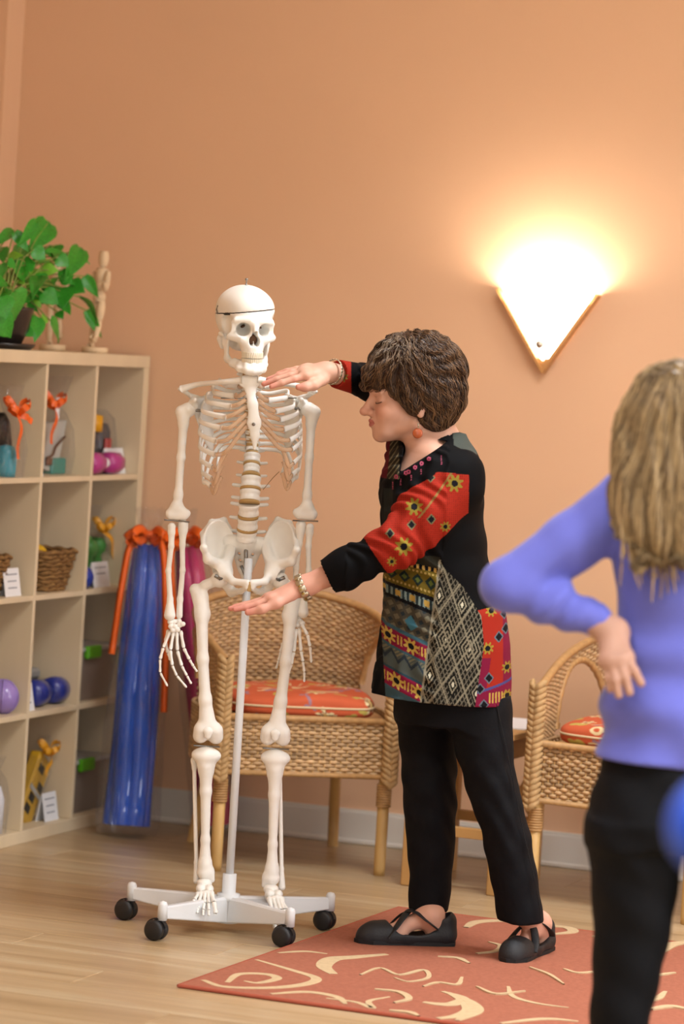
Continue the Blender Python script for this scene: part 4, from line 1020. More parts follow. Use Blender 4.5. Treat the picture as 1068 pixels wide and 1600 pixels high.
pb = on_floor(338, 1304); pt = view(291, 838, pb[1] + 0.03)
bundle('foam_bundle', pb, pt, 0.135, 0.115, PINKF, 'bundle of raspberry pink foam rolls in cellophane behind the skeleton', 6, [[(0.97, 0.045, -0.06), (0.8, 0.058, -0.06), (0.7, 0.06, -0.06)]])

# ================================================================== anatomical skeleton on a wheeled stand
BONE = mat('ivory_plastic_bone', 'f3f0e8', rough=0.38, spec=0.45, sss=0.04, sssc=(1, 0.8, 0.6), var=0.03, vscale=25)
DISC = mat('tan_cartilage', 'b8955c', rough=0.5); CART = mat('translucent_cartilage', 'dcb48d', rough=0.4, alpha=0.5)
STEEL = mat('steel_hardware', '8d8c88', rough=0.35, metal=0.9); DARKM = mat('dark_seam', '2b2a28', rough=0.6); TEETH = mat('yellowed_teeth', 'e0d6bf', rough=0.35)
STANDM = mat('white_stand_enamel', 'dfe1e2', rough=0.35); CASTM = mat('black_caster_plastic', '1b1b1d', rough=0.45)
SKD = 8.95
hub = on_floor(357, 1440); hub = view(357, 1395, SKD)
skel = vthing('skeleton_model', (hub[0], SKD), 'life size ivory skeleton model hanging on a white wheeled stand', 'skeleton')
skb = np.array([hub[0], SKD, 0.0])
def S(u, v, dd=0.0): return view(u, v, SKD + dd) - skb
def bone(name, lo, hi, h, f, m=BONE, parent=skel):
    sd = SDF(lo, hi, h); f(sd); return sdf_obj(name, sd, m, parent)
def bone_auto(name, caps, h=0.0025, k=0.008, m=BONE, parent=skel, ells=()):
    """caps: list of (a, b, ra, rb[, n, q])"""
    P = np.array([c[i] for c in caps for i in (0, 1)] + [e[0] for e in ells]); R = max([max(c[2], c[3]) for c in caps] + [max(e[1]) for e in ells])
    sd = SDF(P.min(0) - R - 0.012, P.max(0) + R + 0.012, h)
    for c in caps: sd.cap(c[0], c[1], c[2], c[3], k, n=c[4] if len(c) > 4 else None, q=c[5] if len(c) > 5 else 1.0)
    for e in ells: sd.ell(e[0], e[1], e[2] if len(e) > 2 else k)
    return sdf_obj(name, sd, m, parent)

# ---- skull (own frame: x right, y away, z up, origin between the orbits), turned a little to the right
sk_o = S(386.5, 511, -0.03)
skull = obj('skull', mesh_data('skull', [(0, 0, 0)], []), None, skel, tuple(sk_o), (math.radians(4), math.radians(-1), math.radians(17)), (1, 1, 1.0))
def skull_field(sd):
    sd.ell((0, 0.042, 0.028), (0.073, 0.090, 0.077), 0.02); sd.ell((0, -0.018, 0.045), (0.060, 0.050, 0.052), 0.02); sd.ell((0, 0.030, 0.050), (0.0705, 0.082, 0.050), 0.015)
    sd.ell((0, -0.03, 0.0), (0.052, 0.045, 0.04), 0.02); sd.cap((0, 0.02, -0.02), (0, 0.07, -0.02), 0.05, 0.045, 0.02)
    for x in (-1, 1):
        sd.cap((x * 0.012, -0.070, 0.0205), (x * 0.046, -0.054, 0.019), 0.0085, 0.008, 0.010)      # brow
        sd.cap((x * 0.030, -0.062, -0.026), (x * 0.055, -0.040, -0.022), 0.0125, 0.0105, 0.010)     # cheek bone
        sd.cap((x * 0.055, -0.040, -0.020), (x * 0.053, -0.046, 0.012), 0.0075, 0.0075, 0.006)      # orbit rim
        sd.cap((x * 0.057, -0.036, -0.023), (x * 0.068, 0.012, -0.021), 0.0068, 0.006, 0.004)       # zygomatic arch
        sd.cap((x * 0.060, 0.03, -0.035), (x * 0.055, 0.034, -0.055), 0.012, 0.007, 0.010)          # mastoid
    sd.ell((0, -0.052, -0.040), (0.032, 0.030, 0.030), 0.012); sd.cap((0, -0.06, -0.052), (0, -0.06, -0.060), 0.026, 0.026, 0.008, n=(0, 1, 0), q=1.0)
    sd.cap((0, -0.074, 0.012), (0, -0.084, -0.010), 0.0075, 0.0065, 0.008)
    for x in (-1, 1):
        sd.ell((x * 0.0305, -0.070, -0.002), (0.0195, 0.050, 0.0172), 0.003, 's', (0, x * 0.15, x * 0.25))
        sd.ell((x * 0.060, -0.018, 0.004), (0.011, 0.030, 0.030), 0.008, 's')
        sd.ell((x * 0.047, -0.010, -0.048), (0.018, 0.035, 0.022), 0.006, 's')
        sd.ell((x * 0.0062, -0.080, -0.031), (0.0078, 0.046, 0.0135), 0.0015, 's')
    sd.ell((0, -0.085, -0.019), (0.0072, 0.040, 0.015), 0.002, 's')
    sd.cap((0, -0.055, -0.020), (0, -0.072, -0.044), 0.0016, 0.0016, 0.001)
    # remove everything under the brain case and behind the palate
    sd.ell((0, 0.005, -0.085), (0.055, 0.050, 0.030), 0.006, 's')
lo, hi = (-0.09, -0.115, -0.10), (0.09, 0.15, 0.12); CUT = 0.040
sd = SDF(lo, hi, 0.0022); skull_field(sd); sd.plane((0, 0, CUT), (-0.13, 0.06, 1)); sdf_obj('cranium', sd, BONE, skull)
sd = SDF(lo, hi, 0.0022); skull_field(sd); sd.plane((0, 0, CUT + 0.0022), (0.13, -0.06, -1)); sdf_obj('skull_cap', sd, BONE, skull)
sd = SDF(lo, hi, 0.003); sd.ell((0, 0.042, 0.028), (0.0715, 0.0885, 0.075), 0.02); sd.ell((0, -0.018, 0.045), (0.0585, 0.0485, 0.05), 0.02); sd.ell((0, 0.030, 0.050), (0.069, 0.0805, 0.0485), 0.015)
sd.plane((0, 0, CUT + 0.005), (-0.13, 0.06, 1)); sd.plane((0, 0, CUT - 0.004), (0.13, -0.06, -1)); sdf_obj('seam', sd, DARKM, skull)  # dark disc paints the shade inside the skull-cap gap
def teeth(z0, z1, a, b, n, name, tilt):
    mb = MB()
    for i in range(n):
        t = (i + 0.5) / n * 2 - 1; an = t * 1.32; x, y = a * math.sin(an), -0.056 - b * math.cos(an); w = 0.0027 if abs(t) < 0.6 else 0.0034
        Mx = Matrix.Translation((x, y, 0)) @ Matrix.Rotation(an, 4, 'Z')
        mb.box((-w, -0.0032, min(z0, z1)), (w, 0.0032, max(z0, z1)), 0.0014, M=Mx)
    return mb.build(name, TEETH, skull)
BRN = mat('brown_cavity', '5a3d28', rough=0.8)  # brown bodies painted as the shade deep in nose and orbits
sd = SDF((-0.03, -0.075, -0.05), (0.03, -0.03, 0.0), 0.002); sd.ell((0, -0.052, -0.028), (0.013, 0.012, 0.014), 0); sdf_obj('nasal_cavity', sd, BRN, skull)
for x in (-1, 1):
    sd = SDF((x * 0.022 - 0.012, -0.06, -0.012), (x * 0.022 + 0.012, -0.015, 0.018), 0.0015); sd.ell((x * 0.022, -0.034, 0.004), (0.0065, 0.009, 0.0035), 0, rot=(0, x * 0.6, 0)); sdf_obj('orbital_fissure', sd, BRN, skull)
teeth(-0.058, -0.0745, 0.0265, 0.027, 14, 'upper_teeth', 0); teeth(-0.0755, -0.087, 0.0255, 0.0255, 14, 'lower_teeth', 0)
caps = []
for x in (-1, 1):
    ar = [(0, -0.081, -0.106), (x * 0.014, -0.078, -0.105), (x * 0.030, -0.060, -0.102), (x * 0.042, -0.030, -0.093), (x * 0.050, 0.000, -0.082)]
    for i in range(4): caps.append((ar[i], ar[i + 1], 0.0115 - 0.001 * i, 0.0105 - 0.001 * i))
    al = [(0, -0.079, -0.091), (x * 0.016, -0.073, -0.091), (x * 0.026, -0.056, -0.090), (x * 0.036, -0.032, -0.085)]
    for i in range(3): caps.append((al[i], al[i + 1], 0.0062, 0.0062))
    caps.append(((x * 0.050, 0.0, -0.082), (x * 0.055, 0.004, -0.045), 0.0115, 0.009, (1, 0, 0), 0.5)); caps.append(((x * 0.055, 0.004, -0.045), (x * 0.057, 0.010, -0.024), 0.008, 0.006))
    caps.append(((x * 0.053, -0.006, -0.055), (x * 0.053, -0.014, -0.030), 0.008, 0.004, (1, 0, 0), 0.5))
bone_auto('jaw_bone', caps, 0.0022, 0.008, BONE, skull)
MB().lathe([(0.0, 0), (0.0035, 0), (0.0035, 0.004), (0.0018, 0.005), (0.0018, 0.014), (0.004, 0.015), (0.004, 0.019), (0.0, 0.02)], 12, Matrix.Translation((-0.002, 0.03, 0.104))).build('hanging_pin', STEEL, skull, True)
for x in (-1, 1):
    MB().tube([(x * 0.0735, 0.03, CUT - 0.012), (x * 0.0775, 0.03, CUT), (x * 0.0745, 0.03, CUT + 0.010)], 0.0016, 6).build('catch_hook', STEEL, skull, True)

# ---- spine
CX = 391
def spine_pt(v):
    vs = [566, 600, 640, 690, 720, 750, 790, 840]; us = [384, 387, 391, 394, 393.5, 392, 389, 385]; dd = [0.035, 0.045, 0.075, 0.080, 0.060, 0.030, 0.012, 0.035]
    return S(np.interp(v, vs, us), v, np.interp(v, vs, dd))
def vert_mesh(r, hgt, tp, sp, name):
    sd = SDF((-0.062, -0.04, -0.04), (0.062, 0.082, 0.03), 0.002)
    sd.cap((0, 0, -hgt / 2 + 0.003), (0, 0, hgt / 2 - 0.003), r, r, 0.002)
    sd.plane((0, 0, hgt / 2), (0, 0, 1)); sd.plane((0, 0, -hgt / 2), (0, 0, -1))
    for a in np.linspace(0, 2 * PI, 14, endpoint=False): sd.ell((1.42 * r * math.cos(a), 1.42 * r * math.sin(a), 0), (r * 0.5, r * 0.5, hgt * 0.30), 0.004, 's')
    for x in (-1, 1):
        sd.cap((x * r * 0.5, r * 0.7, 0), (x * r * 0.7, r * 1.5, 0), 0.005, 0.005, 0.005); sd.cap((x * r * 0.7, r * 1.4, 0), (x * tp, r * 1.4, 0.003), 0.0055, 0.0045, 0.005)
        sd.cap((x * r * 0.7, r * 1.5, -0.012), (x * r * 0.7, r * 1.5, 0.012), 0.005, 0.005, 0.005)
    sd.cap((0, r * 1.6, 0), (0, sp, -0.012), 0.0055, 0.004, 0.006); V, Q = sd.mesh(); m = mesh_data(name, V, Q); m.materials.append(BONE); return m
vm_l = vert_mesh(0.0268, 0.0285, 0.046, 0.07, 'vertebra'); vm_t = vert_mesh(0.0165, 0.0175, 0.030, 0.055, 'vertebra'); vm_c = vert_mesh(0.0115, 0.0105, 0.024, 0.035, 'vertebra')
levels = [(v, vm_c, 0.0115) for v in np.linspace(567, 596, 5)] + [(v, vm_t, 0.0165) for v in np.linspace(605, 700, 12)] + [(v, vm_l, 0.0268) for v in (717, 735, 754, 774.5, 796, 817.5, 837)]
for i, (v, m, r) in enumerate(levels):
    p = spine_pt(v); a, b = spine_pt(v - 6), spine_pt(v + 6); sl = math.atan2((b - a)[1], (a - b)[2])
    obj('vertebra', m, None, skel, tuple(p), (sl, math.radians(0 if v < 700 else -1), 0), (0.82,) * 3 if v in (717, 735) else (1, 1, 1))
    if i + 1 < len(levels):
        q = spine_pt((v + levels[i + 1][0]) / 2); rr = r * (1.03 if v > 700 else 1.02) * (0.82 if v in (717,) else (0.92 if v == 735 else 1))
        MB().lathe([(0.0, -0.0045), (rr * 0.96, -0.0042), (rr, 0), (rr * 0.96, 0.0042), (0.0, 0.0045)], 20).build('disc', DISC, skel, True, loc=tuple(q), rot=(sl, 0, 0))

# ---- breast bone
def st(u, v, dd=-0.085): return S(u, v, dd)
bone_auto('sternum', [(st(380, 596), st(399, 596), 0.014, 0.014, (0, 1, 0), 0.5), (st(390, 596), st(391, 611), 0.018, 0.013, (0, 1, 0), 0.42), (st(391, 613), st(394.5, 632, -0.09), 0.0125, 0.0115, (0, 1, 0), 0.45),
                      (st(394.5, 632, -0.09), st(397, 660, -0.092), 0.012, 0.0165, (0, 1, 0), 0.4), (st(397, 662, -0.092), st(398, 680, -0.09), 0.0155, 0.011, (0, 1, 0), 0.4), (st(398, 680, -0.09), st(397.5, 701, -0.085), 0.010, 0.0045, (0, 1, 0), 0.5)], 0.002, 0.005)
MB().lathe([(0.0, 0.0), (0.0045, 0.0), (0.0045, 0.004), (0.0, 0.005)], 12, Matrix.Rotation(PI / 2, 4, 'X')).build('screw', STEEL, skel, True, loc=tuple(st(396, 663, -0.098)))

# ---- ribs and costal cartilage
endL = [(372, 604), (366, 619), (361, 635), (352.5, 652), (346, 669), (338.5, 690), (336.5, 711), (331.5, 730), (330, 748), (329, 759)]
endR = [(412, 603), (419, 626), (430, 643), (437, 656), (443, 671), (452, 688), (456, 703), (458, 724), (456, 742), (454, 752)]
latL = [352, 334, 322, 315, 312, 311, 311.5, 313, 316, 317, 322, 340]; latR = [430, 448, 459, 465, 469, 470.5, 470.5, 470, 468, 465, 458, 440]
for side, ends, lat in ((-1, endL, latL), (1, endR, latR)):
    for i in range(12):
        vs_ = 603 + i * 9.0; sp = spine_pt(vs_)
        a = sp + np.array([side * 0.018, 0.018, 0.002]); b = sp + np.array([side * (0.05 + 0.003 * min(i, 8)), 0.030 if i else 0.01, -0.002])
        if i < 10:
            ue, ve = ends[i]; e_d = (-0.045, -0.075, -0.088, -0.092, -0.090, -0.086, -0.078, -0.066, -0.05, -0.035)[i]
            E = S(ue, ve, e_d); vl = ve - (4, 8, 12, 15, 16, 18, 18, 16, 14, 12)[i]
            Lp = S(lat[i], vl + 2, -0.005 + 0.01 * (i > 6)); Lf = S(lat[i] + side * -4 + (E[0] - Lp[0]) * 60, (vl * 0.45 + ve * 0.55), e_d * 0.62)
            bk = (b + Lp) / 2 + np.array([side * 0.022, 0.028, 0.012])
            P = catmull([a, b, bk, Lp, Lf, E], 6)
        else:
            Lp = S(lat[i], (742, 742)[i - 10], 0.04); P = catmull([a, b, (b + Lp) / 2 + np.array([side * 0.008, 0.012, 0.003]), Lp], 7); E = None
        n = len(P); r = np.full(n, 0.0036); r[:2] = 0.003; fl = np.linspace(1.35, 2.0, n); fl[-2:] = 2.1
        MB().tube(P, r, 10, flat=fl, hint=(0, 0, 1)).build('rib', BONE, skel, True)
        if i < 10:
            vn = (600, 613, 624, 635, 646, 656, 664)[i] if i < 7 else None
            tgt = st(391 + (vn - 596) * 0.07 + side * 9, vn, -0.088) if vn else None
            if vn is None:
                pu, pv = ends[i - 1]; tgt = S(pu - side * 16, pv - 3, e_d - 0.012)
            if i < 4: C = catmull([E, (E + tgt) / 2 + np.array([0, -0.006, -0.004]), tgt], 5)
            else: C = catmull([E, E + (tgt - E) * 0.35 + np.array([0, -0.010, -0.012 - 0.003 * (i - 4)]), E + (tgt - E) * 0.75 + np.array([0, -0.006, -0.006]), tgt], 5)
            MB().tube(C, 0.0034, 8, flat=1.7, hint=(0, 0, 1)).build('costal_cartilage', CART, skel, True)
MB().tube([S(345, 622, 0.02), S(463, 622, 0.02)], 0.0016, 6).build('support_rod', STEEL, skel, True)
MB().tube(catmull([S(436, 737, 0.06), S(425, 748, 0.05), S(411, 765, 0.03)], 6), 0.0009, 5).build('wire', mat('brass_wire', '9a7448', rough=0.4, metal=0.6), skel, True)

# ---- shoulder girdle
for side, ac, inn in ((-1, (283, 608), (379, 594)), (1, (491, 612), (401, 593))):
    A, I = S(*ac, 0.01), S(*inn, -0.086); m1 = I + (A - I) * 0.33 + np.array([0, -0.014, 0.003]); m2 = I + (A - I) * 0.72 + np.array([0, 0.012, 0.006])
    P = catmull([I, m1, m2, A], 7); n = len(P); t = np.linspace(0, 1, n)
    MB().tube(P, 0.0082 + 0.0045 * np.abs(1 - 2 * t) ** 2, 10, flat=0.8).build('clavicle', BONE, skel, True)
    sx = side; gl = S(301 if side < 0 else 474, 634, 0.005); top = S(330 if side < 0 else 447, 617, 0.095); low = S(331 if side < 0 else 448, 705, 0.105); aa = S(ac[0], ac[1], 0.015)
    tri = [gl + np.array([0, 0.012, 0.008]), top, low]; nrm = np.cross(tri[1] - tri[0], tri[2] - tri[0]); nrm /= np.linalg.norm(nrm)
    caps = []
    for t in np.linspace(0, 1, 9):
        e = tri[1] + (tri[2] - tri[1]) * t; caps.append((tri[0] + (tri[2] - tri[0]) * t * 0.75, e, 0.0075, 0.006, nrm, 0.40))
    caps += [(tri[0], gl, 0.011, 0.015), (top + (tri[2] - tri[1]) * 0.2, tri[0] + np.array([0, 0.02, 0.012]), 0.005, 0.007), (tri[0] + np.array([0, 0.02, 0.012]), aa + np.array([0, 0.0, 0.0]), 0.008, 0.0095, (0, 0, 1), 0.6), (gl, gl + np.array([-sx * 0.006, -0.030, 0.016]), 0.008, 0.006)]
    bone_auto('scapula', caps, 0.0028, 0.010)

# ---- arms
for side in (-1, 1):
    hd = S(288 if side < 0 else 487, 640, 0.0); el = S(276 if side < 0 else 478, 806, 0.0); out = side * -1.0
    ins = np.array([1.0 if side < 0 else -1.0, 0, 0])
    up = lambda t: hd + (el - hd) * t
    caps = [(up(0.0) + ins * 0.010, up(0.03), 0.0195, 0.0175), (up(0.02) - ins * 0.008, up(0.13), 0.015, 0.0125), (up(0.10), up(0.45), 0.0125, 0.0100), (up(0.45), up(0.80), 0.0100, 0.0105), (up(0.80), up(0.93), 0.0105, 0.0145, (0, 1, 0), 0.75),
            (up(0.91) - ins * 0.006, up(0.97) + ins * 0.026, 0.010, 0.0095), (up(0.91), up(0.97) - ins * 0.019, 0.010, 0.0095), (up(1.0) - ins * 0.016, up(1.0) + ins * 0.018, 0.0105, 0.0105)]
    bone_auto('humerus', caps, 0.0026, 0.010)
    MB().tube([S(300 if side < 0 else 475, 628, 0.0), S(297 if side < 0 else 478, 648, -0.005)], 0.006, 8).tube([hd + ins * 0.02, hd + ins * 0.045], 0.004, 8).build('shoulder_bolt', STEEL, skel, True)
    MB().tube([el - ins * 0.032 + np.array([0, -0.004, -0.012]), el + ins * 0.034 + np.array([0, -0.004, -0.014])], 0.0018, 6).build('elbow_pin', STEEL, skel, True)
    if side < 0: r0, r1, u0, u1 = S(268, 823, -.004), S(265, 961, -.012), S(286, 820, .006), S(280, 962, -.006)
    else: r0, r1, u0, u1 = S(484, 824, -.004), S(473, 957, .0), S(470, 821, .006), S(459, 954, .012)
    for nm, a, b, hr, er in (('radius', r0, r1, 0.0105, 0.0150), ('ulna', u0, u1, 0.0135, 0.0085)):
        d = b - a; bow_ = np.array([(-1 if nm == 'radius' else 0.6) * ins[0] * 0.006, 0, 0])
        bone_auto(nm, [(a, a + d * 0.06, hr, hr * 0.85), (a + d * 0.06, a + d * 0.22, hr * 0.85, 0.0072), (a + d * 0.22, a + d * 0.5 + bow_, 0.0072, 0.0068), (a + d * 0.5 + bow_, a + d * 0.82, 0.0068, 0.0076), (a + d * 0.82, b, 0.0076, er)], 0.0022, 0.006)
def finger(pts, rs_, name, parent=skel):
    """one chain of small bones; each phalanx flares at its ends"""
    mb = MB()
    for i in range(len(pts) - 1):
        a, b = pts[i], pts[i + 1]; d = b - a; n = 9; t = np.linspace(0.02, 0.97, n)
        P = a + d[None] * t[:, None]; r = rs_[i] * (0.62 + 0.45 * np.abs(2 * t - 1) ** 2); r[0] *= 0.6; r[-1] *= 0.55 if i < len(pts) - 2 else 0.35
        mb.tube(P, r, 8)
    return mb.build(name, BONE, parent, True)
# hand bones: right hand of the model at the left of the picture
def hand(carp, chains, dz):
    cs = [S(u, v, d) for u, v, d in carp]
    bone_auto('carpals', [(cs[0], cs[0] + 0.001, 0.007, 0.007)], 0.0016, 0.0022, ells=[(c, (0.0078, 0.0075, 0.0068), 0.0015) for c in cs])
    for ch in chains: finger([S(u, v, dz + d) for u, v, d in ch], [0.0062, 0.0058, 0.0048, 0.0042], 'finger_bones')
hand([(266, 972, -.012), (272, 971, -.008), (279, 970, -.006), (267, 979, -.014), (273, 979, -.014), (280, 977, -.01), (285, 975, -.012), (270, 985, -.016), (277, 984, -.016)],
     [[(266, 986, -.01), (255, 1012, -.02), (250, 1030, -.025), (250, 1051, -.03), (262, 1073, -.035)], [(271, 987, -.012), (266, 1016, -.03), (269, 1040, -.045), (276, 1056, -.05), (292, 1075, -.05)],
      [(276, 987, -.012), (277, 1017, -.025), (284, 1041, -.04), (292, 1056, -.045), (299, 1069, -.045)], [(282, 985, -.01), (287, 1013, -.02), (296, 1031, -.03), (302, 1041, -.03), (308, 1050, -.03)], [(263, 984, .004), (258, 1003, .012), (262, 1020, .02), (266, 1032, .024)]], 0.0)
hand([(455, 963, .01), (461, 962, .008), (468, 963, .006), (455, 970, .008), (462, 970, .006), (469, 971, .004), (472, 974, -.004), (458, 977, .006), (465, 977, .004)],
     [[(471, 975, -.01), (480, 992, -.015), (484, 1010, -.02), (486, 1036, -.02)], [(467, 981, 0), (470, 1018, -.01), (473, 1034, -.02), (475, 1050, -.02), (475, 1066, -.02)], [(463, 982, 0), (459, 1019, -.01), (455, 1038, -.02), (450, 1054, -.02), (446, 1072, -.02)],
      [(459, 982, 0), (452, 1013, .0), (446, 1031, -.005), (441, 1046, -.005), (436, 1063, -.005)], [(454, 981, .004), (442, 1004, .01), (438, 1019, .01), (435, 1032, .01), (431, 1045, .01)]], 0.0)

# ---- pelvis
ILIUM = dict()
for side in (-1, 1):
    def X(u, v, dd): return S(u, v, dd)
    if side < 0:
        c0 = X(341, 849, 0.03); ace = X(347, 896, -0.002); pub = X(386, 911, -0.058); isc = X(362, 925, 0.03); sac = X(360, 848, 0.05); asis = X(318, 856, -0.045)
    else:
        c0 = X(437, 849, 0.03); ace = X(429, 896, -0.002); pub = X(394, 911, -0.058); isc = X(412, 925, 0.03); sac = X(415, 848, 0.05); asis = X(463, 860, -0.045)
    sd = SDF(np.minimum.reduce([c0, ace, pub, isc, sac, asis]) - 0.075, np.maximum.reduce([c0, ace, pub, isc, sac, asis]) + 0.075, 0.0026)
    s_ = -side
    # wing: a bowl open toward front and inside
    sd.ell(c0 + np.array([0, 0, -0.004]), (0.043, 0.050, 0.066), 0.0, rot=(0, s_ * -0.10, s_ * -0.55))
    sd.ell(c0 + np.array([s_ * 0.006, -0.036, 0.012]), (0.0395, 0.060, 0.068), 0.006, 's', rot=(0, s_ * -0.10, s_ * -0.55))
    top_ = c0 + np.array([0, 0.0, 0.062])
    sd.chain([asis, c0 + np.array([side * 0.042, 0.0, 0.022]), c0 + np.array([side * 0.022, 0.025, 0.054]), c0 + np.array([s_ * 0.010, 0.038, 0.060]), c0 + np.array([s_ * 0.026, 0.045, 0.034])], [0.0075, 0.0065, 0.006, 0.0065, 0.008], 0.008)
    sd.chain([asis, asis + np.array([s_ * 0.012, 0.012, -0.03]), ace + np.array([0, 0.0, 0.02])], [0.0075, 0.010, 0.016], 0.012)
    sd.cap(c0 + np.array([s_ * 0.016, 0.02, -0.04]), ace, 0.014, 0.024, 0.015); sd.cap(sac, ace + np.array([s_ * 0.008, 0, 0.012]), 0.010, 0.013, 0.012)
    sd.ell(ace, (0.027, 0.027, 0.027), 0.010)
    sd.chain([ace + np.array([s_ * 0.012, -0.012, 0.0]), ace * 0.5 + pub * 0.5 + np.array([s_ * -0.004, -0.012, -0.008]), pub], [0.013, 0.0085, 0.0095], 0.008)
    sd.chain([ace + np.array([0, 0.01, -0.012]), isc, isc * 0.4 + pub * 0.6 + np.array([0, -0.0, -0.012]), pub + np.array([0, 0, -0.012])], [0.017, 0.012, 0.0065, 0.0075], 0.008)
    sd.ell(ace + np.array([side * 0.020, -0.008, -0.006]), (0.020, 0.020, 0.020), 0.003, 's')
    sdf_obj('hip_bone', sd, BONE, skel)
MB().box((-0.0055, -0.008, -0.022), (0.0055, 0.008, 0.004), 0.002).build('pubic_cartilage', DISC, skel, loc=tuple(S(390, 911, -0.058)))
sa = S(385, 850, 0.05)
sd = SDF(sa - np.array([0.075, 0.06, 0.12]), sa + np.array([0.075, 0.08, 0.04]), 0.0026)
sd.cap(sa + np.array([-0.044, 0.004, 0.004]), sa + np.array([0.044, 0.004, 0.0]), 0.020, 0.020, 0.012); sd.cap(sa + np.array([0, -0.012, 0.008]), sa + np.array([0, 0.01, -0.03]), 0.024, 0.020, 0.01)
for x in (-1, 1):
    sd.cap(sa + np.array([x * 0.03, 0, -0.002]), sa + np.array([x * 0.010, 0.035, -0.07]), 0.016, 0.008, 0.01, n=(0, 1, 0), q=0.7)
sd.cap(sa + np.array([0, 0.02, -0.03]), sa + np.array([0, 0.04, -0.085]), 0.024, 0.010, 0.01, n=(0, 1, 0), q=0.6); sd.cap(sa + np.array([0, 0.04, -0.085]), sa + np.array([0, 0.022, -0.112]), 0.008, 0.004, 0.008)
for x in (-1, 1):
    for k in range(3): sd.ell(sa + np.array([x * (0.017 - 0.003 * k), 0.01 + 0.008 * k, -0.026 - 0.018 * k]), (0.0045, 0.03, 0.0045), 0.001, 's')
sdf_obj('sacrum', sd, BONE, skel)

